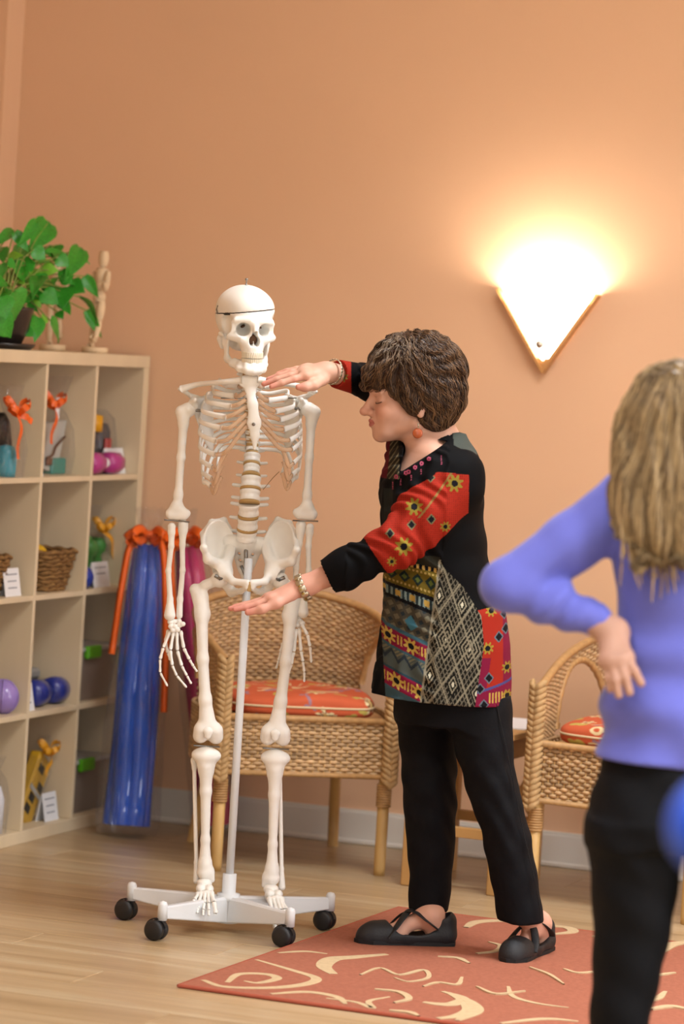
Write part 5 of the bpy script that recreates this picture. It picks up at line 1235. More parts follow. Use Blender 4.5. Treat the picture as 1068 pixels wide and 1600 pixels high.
# ---- legs
for side in (-1, 1):
    if side < 0: hd, tr, k_, tib, ank, fb0, fb1 = S(343, 905, -.004), S(305, 921, .01), S(325, 1146, -.015), S(322, 1180, -.01), S(320, 1368, .0), S(303, 1188, .015), S(307, 1376, .012)
    else: hd, tr, k_, tib, ank, fb0, fb1 = S(437, 907, -.004), S(465, 924, .01), S(430, 1149, -.015), S(430, 1184, -.01), S(424, 1377, .0), S(437, 1196, .04), S(440, 1386, .016)
    ins = np.array([-side, 0, 0.0]); sh0 = tr * 0.72 + hd * 0.28 + np.array([0, 0, -0.028])
    sh = lambda t: sh0 + (k_ - sh0) * t + np.array([side * 0.004, -0.012, 0]) * math.sin(PI * t)
    caps = [(hd, tr * 0.6 + hd * 0.4, 0.0135, 0.014), (tr, sh(0.07), 0.0155, 0.0165), (sh(0.0), sh(0.14), 0.019, 0.0165), (sh(0.12), sh(0.45), 0.0165, 0.0138), (sh(0.45), sh(0.75), 0.0138, 0.0150), (sh(0.75), sh(0.93), 0.0150, 0.0235, (0, 1, 0), 0.8),
            (k_ + np.array([-0.018, 0.0, 0.008]), k_ + np.array([-0.020, 0.006, -0.008]), 0.0205, 0.0195), (k_ + np.array([0.018, 0.0, 0.008]), k_ + np.array([0.020, 0.006, -0.008]), 0.0205, 0.0195), (sh(0.12) + ins * 0.012, sh(0.17) + ins * 0.004 + np.array([0, 0.01, 0]), 0.010, 0.008)]
    bone_auto('femur', caps, 0.003, 0.012, ells=[(hd, (0.0225,) * 3, 0.004)])
    MB().tube([hd + np.array([side * 0.012, -0.019, 0.010]), hd + np.array([-side * 0.004, -0.024, 0.002])], 0.0048, 8).tube([hd + np.array([-side * 0.004, -0.024, 0.002]), hd + np.array([-side * 0.016, -0.016, 0.014])], 0.0034, 8).build('hip_spring', STEEL, skel, True)
    bone_auto('patella', [(k_ + np.array([0, -0.020, 0.006]), k_ + np.array([0, -0.021, -0.004]), 0.0135, 0.009, (0, 1, 0), 0.6)], 0.0025, 0.004)
    d = ank - tib; tb = lambda t: tib + d * t
    caps = [(tib + np.array([-0.019, 0.002, 0.0]), tib + np.array([0.019, 0.002, 0.0]), 0.0195, 0.0195, (0, 0, 1), 0.75), (tb(0.02), tb(0.12), 0.030, 0.0195, (0, 1, 0), 0.85), (tb(0.09), tb(0.30), 0.0195, 0.0142), (tb(0.30), tb(0.70), 0.0142, 0.0112), (tb(0.70), tb(0.90), 0.0112, 0.0165),
            (tb(0.90), tb(0.97), 0.0165, 0.0215, (0, 1, 0), 0.9), (tb(0.96) + ins * 0.014, tb(1.035) + ins * 0.019, 0.010, 0.007), (tb(0.1) + np.array([0, -0.012, 0]), tb(0.2) + np.array([0, -0.004, 0]), 0.009, 0.006)]
    bone_auto('tibia', caps, 0.003, 0.010)
    fd = fb1 - fb0
    bone_auto('fibula', [(fb0, fb0 + fd * 0.06, 0.0095, 0.0062), (fb0 + fd * 0.06, fb0 + fd * 0.85, 0.0054, 0.0056), (fb0 + fd * 0.85, fb1, 0.0058, 0.0095)], 0.0022, 0.005)
    MB().tube([tib + np.array([-0.034, -0.004, 0.024]), tib + np.array([0.034, -0.004, 0.024])], 0.0022, 6).build('knee_pin', STEEL, skel, True)
    # foot hanging toward the viewer
    if side < 0:
        toes = [(337, 1428), (326, 1431), (317, 1430.5), (308, 1427), (298, 1419)]; root = [(330, 1396), (325, 1396), (320, 1396), (314, 1397), (309, 1398)]
    else:
        toes = [(430, 1452), (437, 1446), (443, 1444), (448, 1442), (452, 1440)]; root = [(421, 1405), (427, 1404), (432, 1403), (437, 1404), (440, 1406)]
    an2 = ank + np.array([0, -0.006, -0.020]); ctr = np.mean([S(u, v, -0.055) for u, v in root], axis=0)
    els = [(an2, (0.020, 0.022, 0.015), 0.004), (an2 + np.array([0, 0.035, -0.022]), (0.0165, 0.030, 0.018), 0.006), (an2 * 0.5 + ctr * 0.5 + np.array([-0.010, 0, 0]), (0.013, 0.016, 0.012), 0.003), (an2 * 0.5 + ctr * 0.5 + np.array([0.012, 0, 0]), (0.012, 0.016, 0.012), 0.003)]
    els += [(S(u, v, -0.055), (0.0082, 0.012, 0.0085), 0.002) for u, v in root]
    bone_auto('tarsals', [(an2 + np.array([0, 0.01, -0.01]), an2 + np.array([0, 0.03, -0.018]), 0.014, 0.014)], 0.0022, 0.003, ells=els)
    for k in range(5):
        a = S(*root[k], -0.058); b = S(*toes[k], -0.125); m1 = a + (b - a) * 0.56 + np.array([0, 0, 0.006]); m2 = a + (b - a) * 0.82 + np.array([0, 0, 0.004])
        finger([a, m1, m2, b] if k else [a, m1, b], [0.0072 if k else 0.0088, 0.0060 if k else 0.0085, 0.0048], 'toe_bones')

# ---- stand: pole, hub, arms and casters
top = S(384, 872, 0.01)
MB().tube([S(384, 856, 0.03), S(384, 885, 0.012)], 0.0055, 10).tube([S(377, 884, 0.01), S(383, 900, 0.0)], 0.004, 8).build('hanger_bracket', STEEL, skel, True)
MB().lathe([(0.0, 0.13), (0.0105, 0.13), (0.0105, top[2]), (0.0, top[2])], 18).build('pole', STANDM, skel, True)
MB().lathe([(0.0, 0.15), (0.018, 0.15), (0.018, 0.10), (0.030, 0.098), (0.031, 0.082), (0.028, 0.080), (0.028, 0.022), (0.0, 0.022)][::-1], 28).build('hub', STANDM, skel, True)
MB().lathe([(0.0, 0.0), (0.008, 0.0), (0.008, 0.02), (0.0, 0.02)], 12, Matrix.Translation((-0.017, 0, 0.105)) @ Matrix.Rotation(PI / 2, 4, 'Y')).build('clamp_knob', STANDM, skel, True)
for (u, v, (tu, tv)) in ((196, 1437, (206, 1389)), (243, 1469, (254, 1420)), (442, 1479, (453, 1436)), (506, 1453, (516, 1407))):
    w = on_floor(u, v) - skb; e = view(tu, tv, w[1] + SKD) - skb; e = np.array([e[0], w[1], 0.0]); dirn = e[:2] / np.linalg.norm(e[:2]); L = np.linalg.norm(e[:2]); ang = math.atan2(dirn[1], dirn[0])
    Mx = Matrix.Rotation(ang, 4, 'Z'); mb = MB()
    secs = []
    for t, wd, z0, z1 in ((0.02, 0.018, 0.024, 0.092), (0.35 * L, 0.015, 0.034, 0.091), (L - 0.008, 0.011, 0.056, 0.088)):
        b_ = wd * 0.35
        secs.append([(t, -wd + 0.002, z0), (t, wd - 0.002, z0), (t, wd, z0 + 0.003), (t, wd - 0.002, z1 - b_), (t, wd * 0.55, z1), (t, -wd * 0.55, z1), (t, -wd + 0.002, z1 - b_), (t, -wd, z0 + 0.003)])
    V = [p for s_ in secs for p in s_]; n = 8; Fs = [(i * n + j, i * n + (j + 1) % n, (i + 1) * n + (j + 1) % n, (i + 1) * n + j) for i in range(2) for j in range(n)] + [tuple(range(n))[::-1], tuple(range(2 * n, 3 * n))]
    V = np.array(V) @ np.array(Mx)[:3, :3].T
    arm = MB().add(V, Fs).build('base_arm', STANDM, skel)
    MB().lathe([(0.0, 0.052), (0.0125, 0.052), (0.0125, 0.092), (0.0095, 0.099), (0.0, 0.102)], 16, Matrix.Translation((e[0], e[1], 0))).build('arm_post', STANDM, arm, True)
    cst = obj('caster', MB().lathe([(0.0, 0.040), (0.010, 0.040), (0.010, 0.053), (0.0, 0.053)], 12).mesh('caster'), CASTM, skel, (e[0], e[1], 0.0))
    off = np.array([w[0] - e[0], 0.0]) ; ry = Matrix.Rotation(PI / 2, 4, 'X')
    for sy in (-1, 1):
        wh = MB().lathe([(0.0, -0.0095), (0.020, -0.0095), (0.0255, -0.006), (0.027, 0), (0.0255, 0.006), (0.020, 0.0095), (0.0, 0.0095)], 28, Matrix.Translation((off[0], 0, 0.027)) @ Matrix.Rotation(-0.45, 4, 'Z') @ Matrix.Translation((0, sy * 0.0125, 0)) @ ry)
        wh.build('wheel', CASTM, cst, True)
    P = [(off[0] + 0.0305 * math.cos(a), 0.0305 * math.sin(a)) for a in np.linspace(0.2, PI + 0.1, 16)]
    hood = MB()
    rot = Matrix.Translation((off[0], 0, 0)) @ Matrix.Rotation(-0.45, 4, 'Z') @ Matrix.Translation((-off[0], 0, 0))
    ring = [(x, z + 0.027) for x, z in P] + [(off[0] + 0.0275 * math.cos(a), 0.027 + 0.0275 * math.sin(a)) for a in np.linspace(PI + 0.1, 0.2, 16)]
    hood.prism(ring, -0.006, 0.006, M=rot, axis=1); hood.build('hood', CASTM, cst)

# ================================================================== the teacher
TD = 8.85
tb0 = view(705, 1480, TD); teacher = vthing('person', (tb0[0], TD), 'person with short brown hair in a patterned tunic reaching both hands to the skeleton', 'person')
tb = np.array([tb0[0], TD, 0.0])
def T(u, v, dd=0.0): return view(u, v, TD + dd) - tb
PXM = FPX / TD
def uvplane(P):
    """tailor's coordinates of the print: the tunic laid flat, in the same numbers as the measured outline"""
    o = T(700, 900); c, s = math.cos(ROLL), math.sin(ROLL); x = (P[:, 0] - o[0]) * PXM; z = (P[:, 2] - o[2]) * PXM
    return 700 + c * x + s * z, 900 - (-s * x + c * z)
SKIN = mat('skin', 'dfa98c', rough=0.5, spec=0.35, sss=0.06, attr='Col', var=0.03, vscale=30)
TUNIC = mat('printed_jersey', '101012', rough=0.8, spec=0.12, attr='Col')
TROUS = mat('black_trouser_cloth', '090a0e', rough=0.8, spec=0.2, bump=0.15, bscale=40)
# ---- joints
NSH, NEL, NWR = T(712, 752, -0.125), T(617, 852, -0.20), T(482, 915, -0.185)
FSH, FEL, FWR = T(645, 708, 0.10), T(640, 612, 0.20), T(517, 582, 0.0)
HIPN, KNN, ANN = T(744, 1110, -0.06), T(782, 1275, -0.083), T(814, 1425, -0.085)
HIPF, KNF, ANF = T(664, 1110, 0.07), T(671, 1260, 0.062), T(669, 1415, 0.075)
NECKB = T(688, 698, -0.005)
# ---- head frame
HO = T(647, 629, -0.02); HM = Matrix.Rotation(math.radians(-79), 4, 'Z') @ Matrix.Rotation(math.radians(7), 4, 'X')
HR = np.array(HM)[:3, :3]; HEUL = HM.to_3x3().to_euler()
def Hh(x, y, z): return HO + HR @ np.array([x, y, z])
def head_field(sd):
    E = lambda c, r, k=0.012, op='u': sd.ell(Hh(*c), r, k, op, HEUL)
    Cp = lambda a, b, ra, rb, k=0.010, op='u': sd.cap(Hh(*a), Hh(*b), ra, rb, k, op)
    E((0, 0.015, 0.052), (0.074, 0.095, 0.078), 0.02); E((0, -0.042, -0.004), (0.058, 0.066, 0.082), 0.02); E((0, -0.046, 0.060), (0.058, 0.058, 0.052), 0.02)
    for x in (-1, 1):
        Cp((0, -0.088, -0.073), (x * 0.047, -0.012, -0.052), 0.019, 0.020, 0.015); E((x * 0.037, -0.074, -0.016), (0.026, 0.028, 0.028), 0.014)
        Cp((x * 0.010, -0.106, 0.034), (x * 0.040, -0.092, 0.032), 0.0075, 0.0075, 0.012)
    E((0, -0.096, -0.075), (0.020, 0.015, 0.015), 0.012); Cp((0, -0.06, -0.068), (0, 0.0, -0.062), 0.020, 0.024, 0.02)
    for x in (-1, 1): Cp((x * 0.034, -0.082, -0.022), (x * 0.024, -0.086, -0.062), 0.019, 0.018, 0.016)
    for x in (-1, 1): E((x * 0.031, -0.112, 0.016), (0.018, 0.013, 0.011), 0.010, 's')
    for x in (-1, 1):
        E((x * 0.031, -0.0905, 0.0145), (0.0145, 0.0135, 0.0125), 0.003); Cp((x * 0.020, -0.1005, 0.0235), (x * 0.043, -0.090, 0.021), 0.0035, 0.003, 0.006)
    Cp((0, -0.104, 0.026), (0, -0.128, -0.012), 0.0085, 0.0115, 0.010); E((0, -0.131, -0.014), (0.0125, 0.0125, 0.011), 0.006)
    for x in (-1, 1):
        E((x * 0.0115, -0.117, -0.018), (0.0085, 0.0115, 0.009), 0.005)
        E((x * 0.006, -0.122, -0.0275), (0.0035, 0.005, 0.004), 0.002, 's')
    E((0, -0.103, -0.044), (0.026, 0.014, 0.022), 0.010)
    for x in (-1, 1):
        Cp((0, -0.1165, -0.0385), (x * 0.019, -0.1065, -0.0425), 0.0048, 0.0035, 0.004); Cp((0, -0.1150, -0.0490), (x * 0.018, -0.1055, -0.0450), 0.0058, 0.0036, 0.004)
        Cp((0, -0.1195, -0.0432), (x * 0.021, -0.108, -0.0438), 0.0012, 0.0012, 0.002, 's')
        E((x * 0.075, 0.004, 0.004), (0.008, 0.019, 0.028), 0.005); E((x * 0.076, -0.002, -0.026), (0.007, 0.010, 0.011), 0.005); E((x * 0.082, 0.0, 0.004), (0.005, 0.010, 0.016), 0.003, 's')
    # neck
    sd.cap(Hh(0, 0.022, -0.03), NECKB + np.array([0.004, 0, 0.0]), 0.057, 0.056, 0.02); sd.cap(Hh(0, -0.015, -0.060), T(668, 700, -0.03), 0.034, 0.040, 0.02)
    # upper chest and shoulders, seen in the neckline
    sd.cap(T(682, 722, -0.09), T(660, 722, 0.06), 0.042, 0.040, 0.03); sd.cap(T(664, 712, -0.055), T(648, 780, -0.06), 0.050, 0.078, 0.03); sd.cap(T(684, 728, -0.02), T(684, 790, -0.02), 0.062, 0.07, 0.03)
def skin_cols(V, lips=True):
    C = np.tile(np.array(lin('d0a089')), (len(V), 1)); n = noise3(V, 60, 3)[:, None]; C *= 1 + 0.04 * n
    return C
sd = SDF(T(545, 800, -0.20) - 0.02, T(745, 540, 0.18) + 0.03, 0.0028); head_field(sd); hv, hq = sd.mesh(1); head_sd = sd
L = (hv - HO) @ HR                                       # back into the head frame
hc = skin_cols(hv)
lipm = (np.abs(L[:, 0]) < 0.021) & (L[:, 1] < -0.104) & (np.abs(L[:, 2] + 0.0437) < 0.0095 * np.sqrt(np.clip(1 - (L[:, 0] / 0.0215) ** 2, 0, 1)))
hc[lipm] = lin('b5695e')
def blend(C, w, col): C += (np.array(lin(col)) - C) * np.clip(w, 0, 1)[:, None]
blend(hc, 0.45 * np.exp(-(((np.abs(L[:, 0]) - 0.040) / 0.02) ** 2 + ((L[:, 2] + 0.014) / 0.02) ** 2)) * (L[:, 1] < -0.05), 'd07f68')
blend(hc, 0.40 * np.exp(-((L[:, 0] / 0.014) ** 2 + ((L[:, 2] + 0.014) / 0.012) ** 2)) * (L[:, 1] < -0.115), 'd08070')
blend(hc, 0.35 * np.exp(-(((np.abs(L[:, 0]) - 0.031) / 0.015) ** 2 + ((L[:, 2] - 0.018) / 0.009) ** 2)) * (L[:, 1] < -0.08), 'b07f6a')
# ---- hands
def hand_field(sd, wrist, fore, fingers, thumb, palm_r=0.013, up=(0, 0, 1), fr=0.034):
    m = [f[0] for f in fingers]
    for a in m: sd.cap(wrist, a, 0.020, palm_r, 0.016, n=up, q=0.75)
    for i in range(3): sd.cap(m[i], m[i + 1], palm_r, palm_r, 0.010, n=up, q=0.85)
    sd.cap(fore, wrist, fr, 0.0245, 0.02)
    sd.chain(thumb, [0.015, 0.0115, 0.0100, 0.0080][:len(thumb)], 0.012)
    for i, f in enumerate(fingers):
        r = [0.0102, 0.0090, 0.0082, 0.0066]
        if i == 3: r = [0.0092, 0.0080, 0.0072, 0.0058]
        sd.chain(f, r[:len(f)], 0.0045)
nf = [[T(424, 935, -.215), T(402, 944, -.222), T(384, 949, -.226), T(367, 952, -.228)], [T(420, 935, -.196), T(396, 943, -.198), T(377, 948, -.200), T(360, 951, -.200)],
      [T(422, 934, -.177), T(399, 941, -.175), T(382, 945, -.174), T(366, 948, -.173)], [T(428, 932, -.159), T(409, 938, -.154), T(394, 942, -.150), T(381, 945, -.147)]]
nth = [T(455, 930, -.205), T(432, 943, -.232), T(409, 952, -.242), T(387, 957, -.240)]
sd = SDF(T(350, 975, -.28) - 0.015, T(560, 850, -.10) + 0.02, 0.002); hand_field(sd, NWR + np.array([-0.012, 0, -0.002]), NEL * 0.55 + NWR * 0.45, nf, nth); nv, nq = sd.mesh()
ff = [[T(478, 587, -.055), T(459, 592, -.068), T(440, 598, -.078), T(424, 604, -.082)], [T(475, 582, -.036), T(453, 587, -.046), T(432, 593, -.054), T(412, 600, -.058)],
      [T(476, 578, -.017), T(455, 582, -.024), T(436, 587, -.028), T(419, 593, -.030)], [T(481, 575, .001), T(463, 577, -.002), T(448, 580, -.004), T(434, 584, -.004)]]
fth = [T(504, 594, -.035), T(490, 602, -.062), T(477, 605, -.074), T(466, 605, -.078)]
sd = SDF(T(400, 630, -.13) - 0.015, T(600, 545, .16) + 0.02, 0.002); hand_field(sd, FWR + np.array([-0.012, -0.004, 0]), FEL * 0.5 + FWR * 0.5, ff, fth); fv, fq = sd.mesh()
def hand_cols(V, tips, knk):
    C = skin_cols(V)
    for p in tips: blend(C, 0.55 * np.exp(-(np.linalg.norm(V - p, axis=1) / 0.022) ** 2), 'd67f74')
    for p in knk: blend(C, 0.25 * np.exp(-(np.linalg.norm(V - p, axis=1) / 0.012) ** 2), 'cf8a76')
    return C
nc = hand_cols(nv, [f[-1] for f in nf] + [nth[-1]], [f[1] for f in nf] + [f[0] for f in nf]); blend(nc, 0.25 * np.ones(len(nv)), 'd0887c'); fc = hand_cols(fv, [f[-1] for f in ff] + [fth[-1]], [f[1] for f in ff])
# ---- the rest of the body under the clothes, coarse
sd = SDF(T(540, 1480, -.35) - 0.03, T(860, 560, .32) + 0.03, 0.009)
sd.chain([NSH, NEL, NEL * 0.4 + NWR * 0.6], [0.052, 0.040, 0.033], 0.03); sd.chain([FSH, FEL, FEL * 0.4 + FWR * 0.6], [0.048, 0.038, 0.031], 0.03)
sd.cap(NSH, FSH, 0.035, 0.035, 0.03); sd.cap(T(675, 760, -.01), T(680, 880, -.01), 0.085, 0.09, 0.04); sd.cap(T(680, 880, 0), T(695, 1040, 0), 0.095, 0.12, 0.04)
sd.chain([HIPN, KNN, ANN], [0.068, 0.044, 0.032], 0.02); sd.chain([HIPF, KNF, ANF], [0.065, 0.042, 0.032], 0.02); sd.plane(T(700, 1440, 0), (0, 0, -1)); bv, bq = sd.mesh()
# ---- feet and ankles
def foot_field(sd, heel, toe, ank, up):
    d = toe - heel; d[2] = 0; d /= np.linalg.norm(d)
    sd.cap(up, ank, 0.033, 0.031, 0.01); sd.cap(ank, heel + d * 0.022 + np.array([0, 0, 0.016]), 0.031, 0.026, 0.02); sd.cap(ank + d * 0.010, toe - d * 0.07 + np.array([0, 0, 0.006]), 0.024, 0.017, 0.02); sd.cap(toe - d * 0.09, toe - d * 0.03, 0.022, 0.016, 0.02)
FZ = RZ + 0.010
def gp(u, v): p = on_floor(u, v, RZ) - tb; p[2] = FZ; return p
HLN, TON = gp(845, 1485) + np.array([0, 0.0, 0.012]), gp(806, 1505) + np.array([0, 0, 0.010])
dn = (TON - HLN); dn[2] = 0; dn /= np.linalg.norm(dn); dn = np.array([-0.42, -0.905, 0]); TON = HLN + dn * 0.215
HLF, TOF = gp(690, 1476) + np.array([0, 0, 0.012]), gp(570, 1476) + np.array([0, 0, 0.010])
df_ = np.array([-0.985, -0.17, 0]); TOF = HLF + df_ * 0.208
fp = []
for hl, to, an in ((HLN, TON, ANN), (HLF, TOF, ANF)):
    sd = SDF(np.minimum(np.minimum(hl, to), an) - np.array([.06, .06, .03]), np.maximum(np.maximum(hl, to), an) + np.array([.06, .06, .06]), 0.003); dq = (to - hl) / np.linalg.norm(to - hl); foot_field(sd, hl, to, hl + dq * 0.032 + np.array([0, 0, 0.052]), an + np.array([0, 0, 0.0])); fp.append(sd.mesh())
allp = [(hv, hq), (nv, nq), (fv, fq), (bv, bq)] + fp; BV, BQ = join(allp)
BC = np.concatenate([hc, nc, fc] + [skin_cols(p[0]) for p in allp[3:]])
obj('body', mesh_data('body', BV, BQ, True, BC), SKIN, teacher)
# eye details, brows, nails
BROWN = mat('dark_brown_brow', '4a3022', rough=0.7)
for x in (-1, 1):
    MB().tube(catmull([Hh(x * 0.018, -0.1035, 0.0075), Hh(x * 0.029, -0.1052, 0.0050), Hh(x * 0.041, -0.0985, 0.0068), Hh(x * 0.046, -0.094, 0.009)], 5), 0.0011, 6).build('eyelashes', BROWN, teacher, True)
    MB().tube(catmull([Hh(x * 0.013, -0.1145, 0.034), Hh(x * 0.028, -0.1105, 0.0385), Hh(x * 0.045, -0.097, 0.036)], 5), [0.002] * 3 + [0.0023] * 5 + [0.0018, 0.0014, 0.001], 6, flat=0.6).build('eyebrow', mat('soft_brow', '8a6048', rough=0.8), teacher, True)

# ---- tunic
def edge(rows):
    zs, cx, a, b, cy = [], [], [], [], []
    for v, uL, uR, hd, dd in rows:
        pL, pR = T(uL, v, dd), T(uR, v, dd); zs.append((pL[2] + pR[2]) / 2); cx.append((pL[0] + pR[0]) / 2); a.append((pR[0] - pL[0]) / 2); b.append(hd); cy.append(dd)
    return zs, cx, cy, a, b
sd = SDF(T(484, 1105, -.30) - 0.01, T(812, 540, .32) + 0.02, 0.004)
tun_rows = [(676, 690, 728, .05, 0), (688, 655, 735, .10, 0), (700, 625, 743, .15, 0), (715, 607, 749, .178, 0), (740, 596, 753, .188, 0), (775, 592, 755, .188, 0), (820, 595, 757, .182, 0), (860, 598, 762, .178, 0), (900, 599, 771, .180, 0), (950, 599, 790, .188, 0), (1000, 593, 797, .195, 0), (1050, 584, 798, .20, 0), (1120, 574, 799, .205, 0)]
sd.column(*edge(tun_rows), k=0.0, pw=2.3, yaw=0)
sd.cap(NSH + np.array([-0.01, 0.02, 0.012]), T(690, 705, 0.0), 0.062, 0.05, 0.03); sd.cap(FSH, T(672, 702, 0), 0.055, 0.05, 0.03)
torso_G = sd.G.copy()
sd.chain([NSH, NSH * 0.5 + NEL * 0.5, NEL, NEL * 0.45 + NWR * 0.55, NEL * 0.17 + NWR * 0.83], [0.074, 0.066, 0.053, 0.046, 0.0435], 0.035)
sd.plane(NEL * 0.15 + NWR * 0.85, NWR - NEL) if False else None
sd.chain([FSH, FSH * 0.4 + FEL * 0.6, FEL, FEL * 0.5 + FWR * 0.5, FEL * 0.10 + FWR * 0.90], [0.066, 0.060, 0.056, 0.044, 0.0375], 0.03)
# soft folds: along the sleeve, across the back
X, Y, Zz = sd.axes()
armd = (NWR - NSH) / np.linalg.norm(NWR - NSH)
s_ = X * armd[0] + Y * armd[1] + Zz * armd[2]
fold = 0.0034 * np.sin(s_ * 150 + 3 * np.sin(Zz * 40 + Y * 30)) * (np.abs((X - NEL[0])) < 0.12) + 0.0022 * np.sin((Zz * 0.9 - X * 0.6) * 70 + 2 * np.sin(X * 30)) * np.clip((X - T(690, 900)[0]) / 0.05, 0, 1) * np.clip((Zz - T(700, 960)[2]) / 0.05, 0, 1) + 0.004 * np.sin(X * 45 + 2 * np.sin(Y * 20)) * np.clip((T(700, 1010)[2] - Zz) / 0.15, 0, 1)
sd.G += fold.astype(np.float32)
# neckline and cuffs
sd.cap(Hh(0, 0.02, -0.045), T(678, 694, -0.02), 0.062, 0.060, 0.006, 's'); 
def tri_cut(sd, tri, ymax, k):
    X, Y, Zz = sd.axes(); o = T(700, 900); c, s = math.cos(ROLL), math.sin(ROLL); x = (X - o[0]) * PXM; z = (Zz - o[2]) * PXM; uu, vv = 700 + c * x + s * z, 900 - (-s * x + c * z); d = -1e3
    cu_, cv_ = sum(t[0] for t in tri) / 3, sum(t[1] for t in tri) / 3
    for i in range(3):
        (ax, ay), (bx, by) = tri[i], tri[(i + 1) % 3]; l = math.hypot(bx - ax, by - ay); sg = 1.0 if (cu_ - ax) * (by - ay) - (cv_ - ay) * (bx - ax) < 0 else -1.0; d = np.maximum(d, sg * ((uu - ax) * (by - ay) - (vv - ay) * (bx - ax)) / l)
    d = np.maximum(d / PXM, Y - ymax).astype(np.float32); d = np.broadcast_to(d, sd.G.shape); sd._op((slice(None),) * 3, d, k, 's')
tri_cut(sd, [(623, 736), (697, 688), (634, 676)], 0.03, 0.004)
cuff = NEL * 0.12 + NWR * 0.88; nd = (NWR - NEL) / np.linalg.norm(NWR - NEL); sd.cap(cuff + nd * 0.02, cuff + nd * 0.09, 0.062, 0.062, 0.0, 's')
cuf2 = FEL * 0.06 + FWR * 0.94; fd2 = (FWR - FEL) / np.linalg.norm(FWR - FEL); sd.cap(cuf2 + fd2 * 0.045, cuf2 + fd2 * 0.10, 0.06, 0.06, 0.0, 's')
h0, h1 = T(577, 1079, 0), T(797, 1099, 0); hn = np.array([-(h1 - h0)[2], 0, (h1 - h0)[0]]); sd.plane(h0, -hn)
TV, TQ = sd.mesh(1)
# print of the tunic: black jersey, red sleeves with star flowers, woven bands and a diamond lattice
u, v = uvplane(TV); C = np.tile(np.array(lin('08080a')), (len(TV), 1))
def pc(m, col, w=1.0): C[m] = C[m] * (1 - w) + np.array(lin(col)) * w
def seg_t(P, a, b):
    d = b - a; t = np.clip((P - a) @ d / (d @ d), 0, 1); return t, np.linalg.norm(P - a - t[:, None] * d, axis=1)
tun = SDF(sd.lo, sd.lo + (sd.n - 1) * sd.h, sd.h); tun.G = torso_G; dtor = tun.sample(TV)
t1, d1 = seg_t(TV, NSH, NEL); t2, d2 = seg_t(TV, NEL, NWR); t3, d3 = seg_t(TV, FSH, FEL); t4, d4 = seg_t(TV, FEL, FWR)
near = (np.minimum(d1 - 0.074 + 0.02 * t1, d2 - 0.054 + 0.012 * t2) < dtor + 0.004) & (TV[:, 1] < 0.02) & (d1 + 0.0 < 0.11) | (d2 < 0.062) & (TV[:, 1] < -0.06) & (u < 640)
far = ((d4 < 0.06) | (d3 < 0.07)) & (TV[:, 1] > 0.02) & (v < 690) | (d4 < 0.06) & (u < 600) & (v < 660)
def star(uu, vv, cu, cv, R, a0=0.3):
    dx, dy = uu - cu, vv - cv; r = np.hypot(dx, dy); an = np.arctan2(dy, dx) + a0; m = r < R * (0.78 + 0.22 * np.cos(an * 8)); return m, r
def diam(uu, vv, cu, cv, R): return (np.abs(uu - cu) / R + np.abs(vv - cv) / (R * 1.15))
tors = ~near & ~far
# woven front bands
sl = np.interp(v, [860, 900, 970, 1080], [0.16, 0.22, 0.42, 0.48]); w = v - sl * (u - 600)
seam = 684 - (v - 870) * 0.135                                  # between band panel and lattice panel
rb = np.interp(v, [868, 880, 910, 955, 1000, 1095], [684, 690, 720, 748, 752, 738])
band = tors & (v > 862 + 0.0 * u) & (u < seam) & (TV[:, 1] < 0.12) & (u > np.interp(v, [930, 1079], [592, 601]))
fu = u * 1.0
bands = [(850, 866, '2c2a20'), (866, 872, '0f1012'), (872, 904, '6a5a1e'), (904, 909, '131316'), (909, 921, '27363c'), (921, 926, '101013'), (926, 966, '4a463c'), (966, 972, '3a5a66'), (972, 996, '7c1836'), (996, 1000, '3a5a66'), (1000, 1030, '4e5652'), (1030, 1034, '2c4450'), (1034, 1060, '7c1836'), (1060, 1080, '3f5a66'), (1080, 1130, '7c1836')]
for a_, b_, col in bands: pc(band & (w >= a_) & (w < b_), col)
pc(band & (w > 866) & (w < 872) & ((fu % 9) < 4), 'b9924a'); pc(band & (w > 909) & (w < 921) & ((fu % 7) < 3.4), '7d8f8c'); pc(band & (w > 911) & (w < 919) & ((fu % 22) < 8), 'c0a050')
dd_ = np.abs(((fu - 600) % 20) - 10) / 9 + np.abs(w - 888) / 9; pc(band & (dd_ < 1), '22302c'); pc(band & (dd_ < 0.45), '5d6a30'); pc(band & (np.abs(w - 876) < 1.5) & ((fu % 6) < 3), 'b09a58'); pc(band & (np.abs(w - 899) < 1.5) & ((fu % 6) < 3), 'b09a58')
zz = np.abs(((fu + w * 0.3) % 14) - 7) + np.abs(((w - 926) % 16) - 8); pc(band & (w > 926) & (w < 966) & (zz < 5), '6f6a58'); pc(band & (w > 926) & (w < 966) & (zz > 11), '2a3338')
dd_ = np.abs(fu - 640) / 10 + np.abs(w - 950) / 11; pc(band & (dd_ < 1), '3f6f80')
for c0 in (984, 1047):
    for cu in (605, 640, 676, 710): m, r = star(fu, w, cu + (c0 - 984) * 0.2, c0, 12.5); pc(band & m, 'c3a552'); pc(band & (r < 4.5), '15151a')
    pc(band & (np.abs(w - c0) < 7) & ((fu % 5.2) < 2.6) & (np.abs(((fu - 605 - (c0 - 984) * 0.2 + 18) % 35.5) - 18) > 11.5), 'bfa050')
zg = np.abs(((fu) % 20) - 10) - (w - 1004) * 0.75; pc(band & (w > 1000) & (w < 1030) & (np.abs(zg) < 2.2), '2b3640'); pc(band & (w > 1000) & (w < 1030) & (zg > 4) & (((fu + w) % 6) < 3), '77735c')
pc(tors & (np.abs(u - seam) < 1.6) & (v > 868), '8d8672')
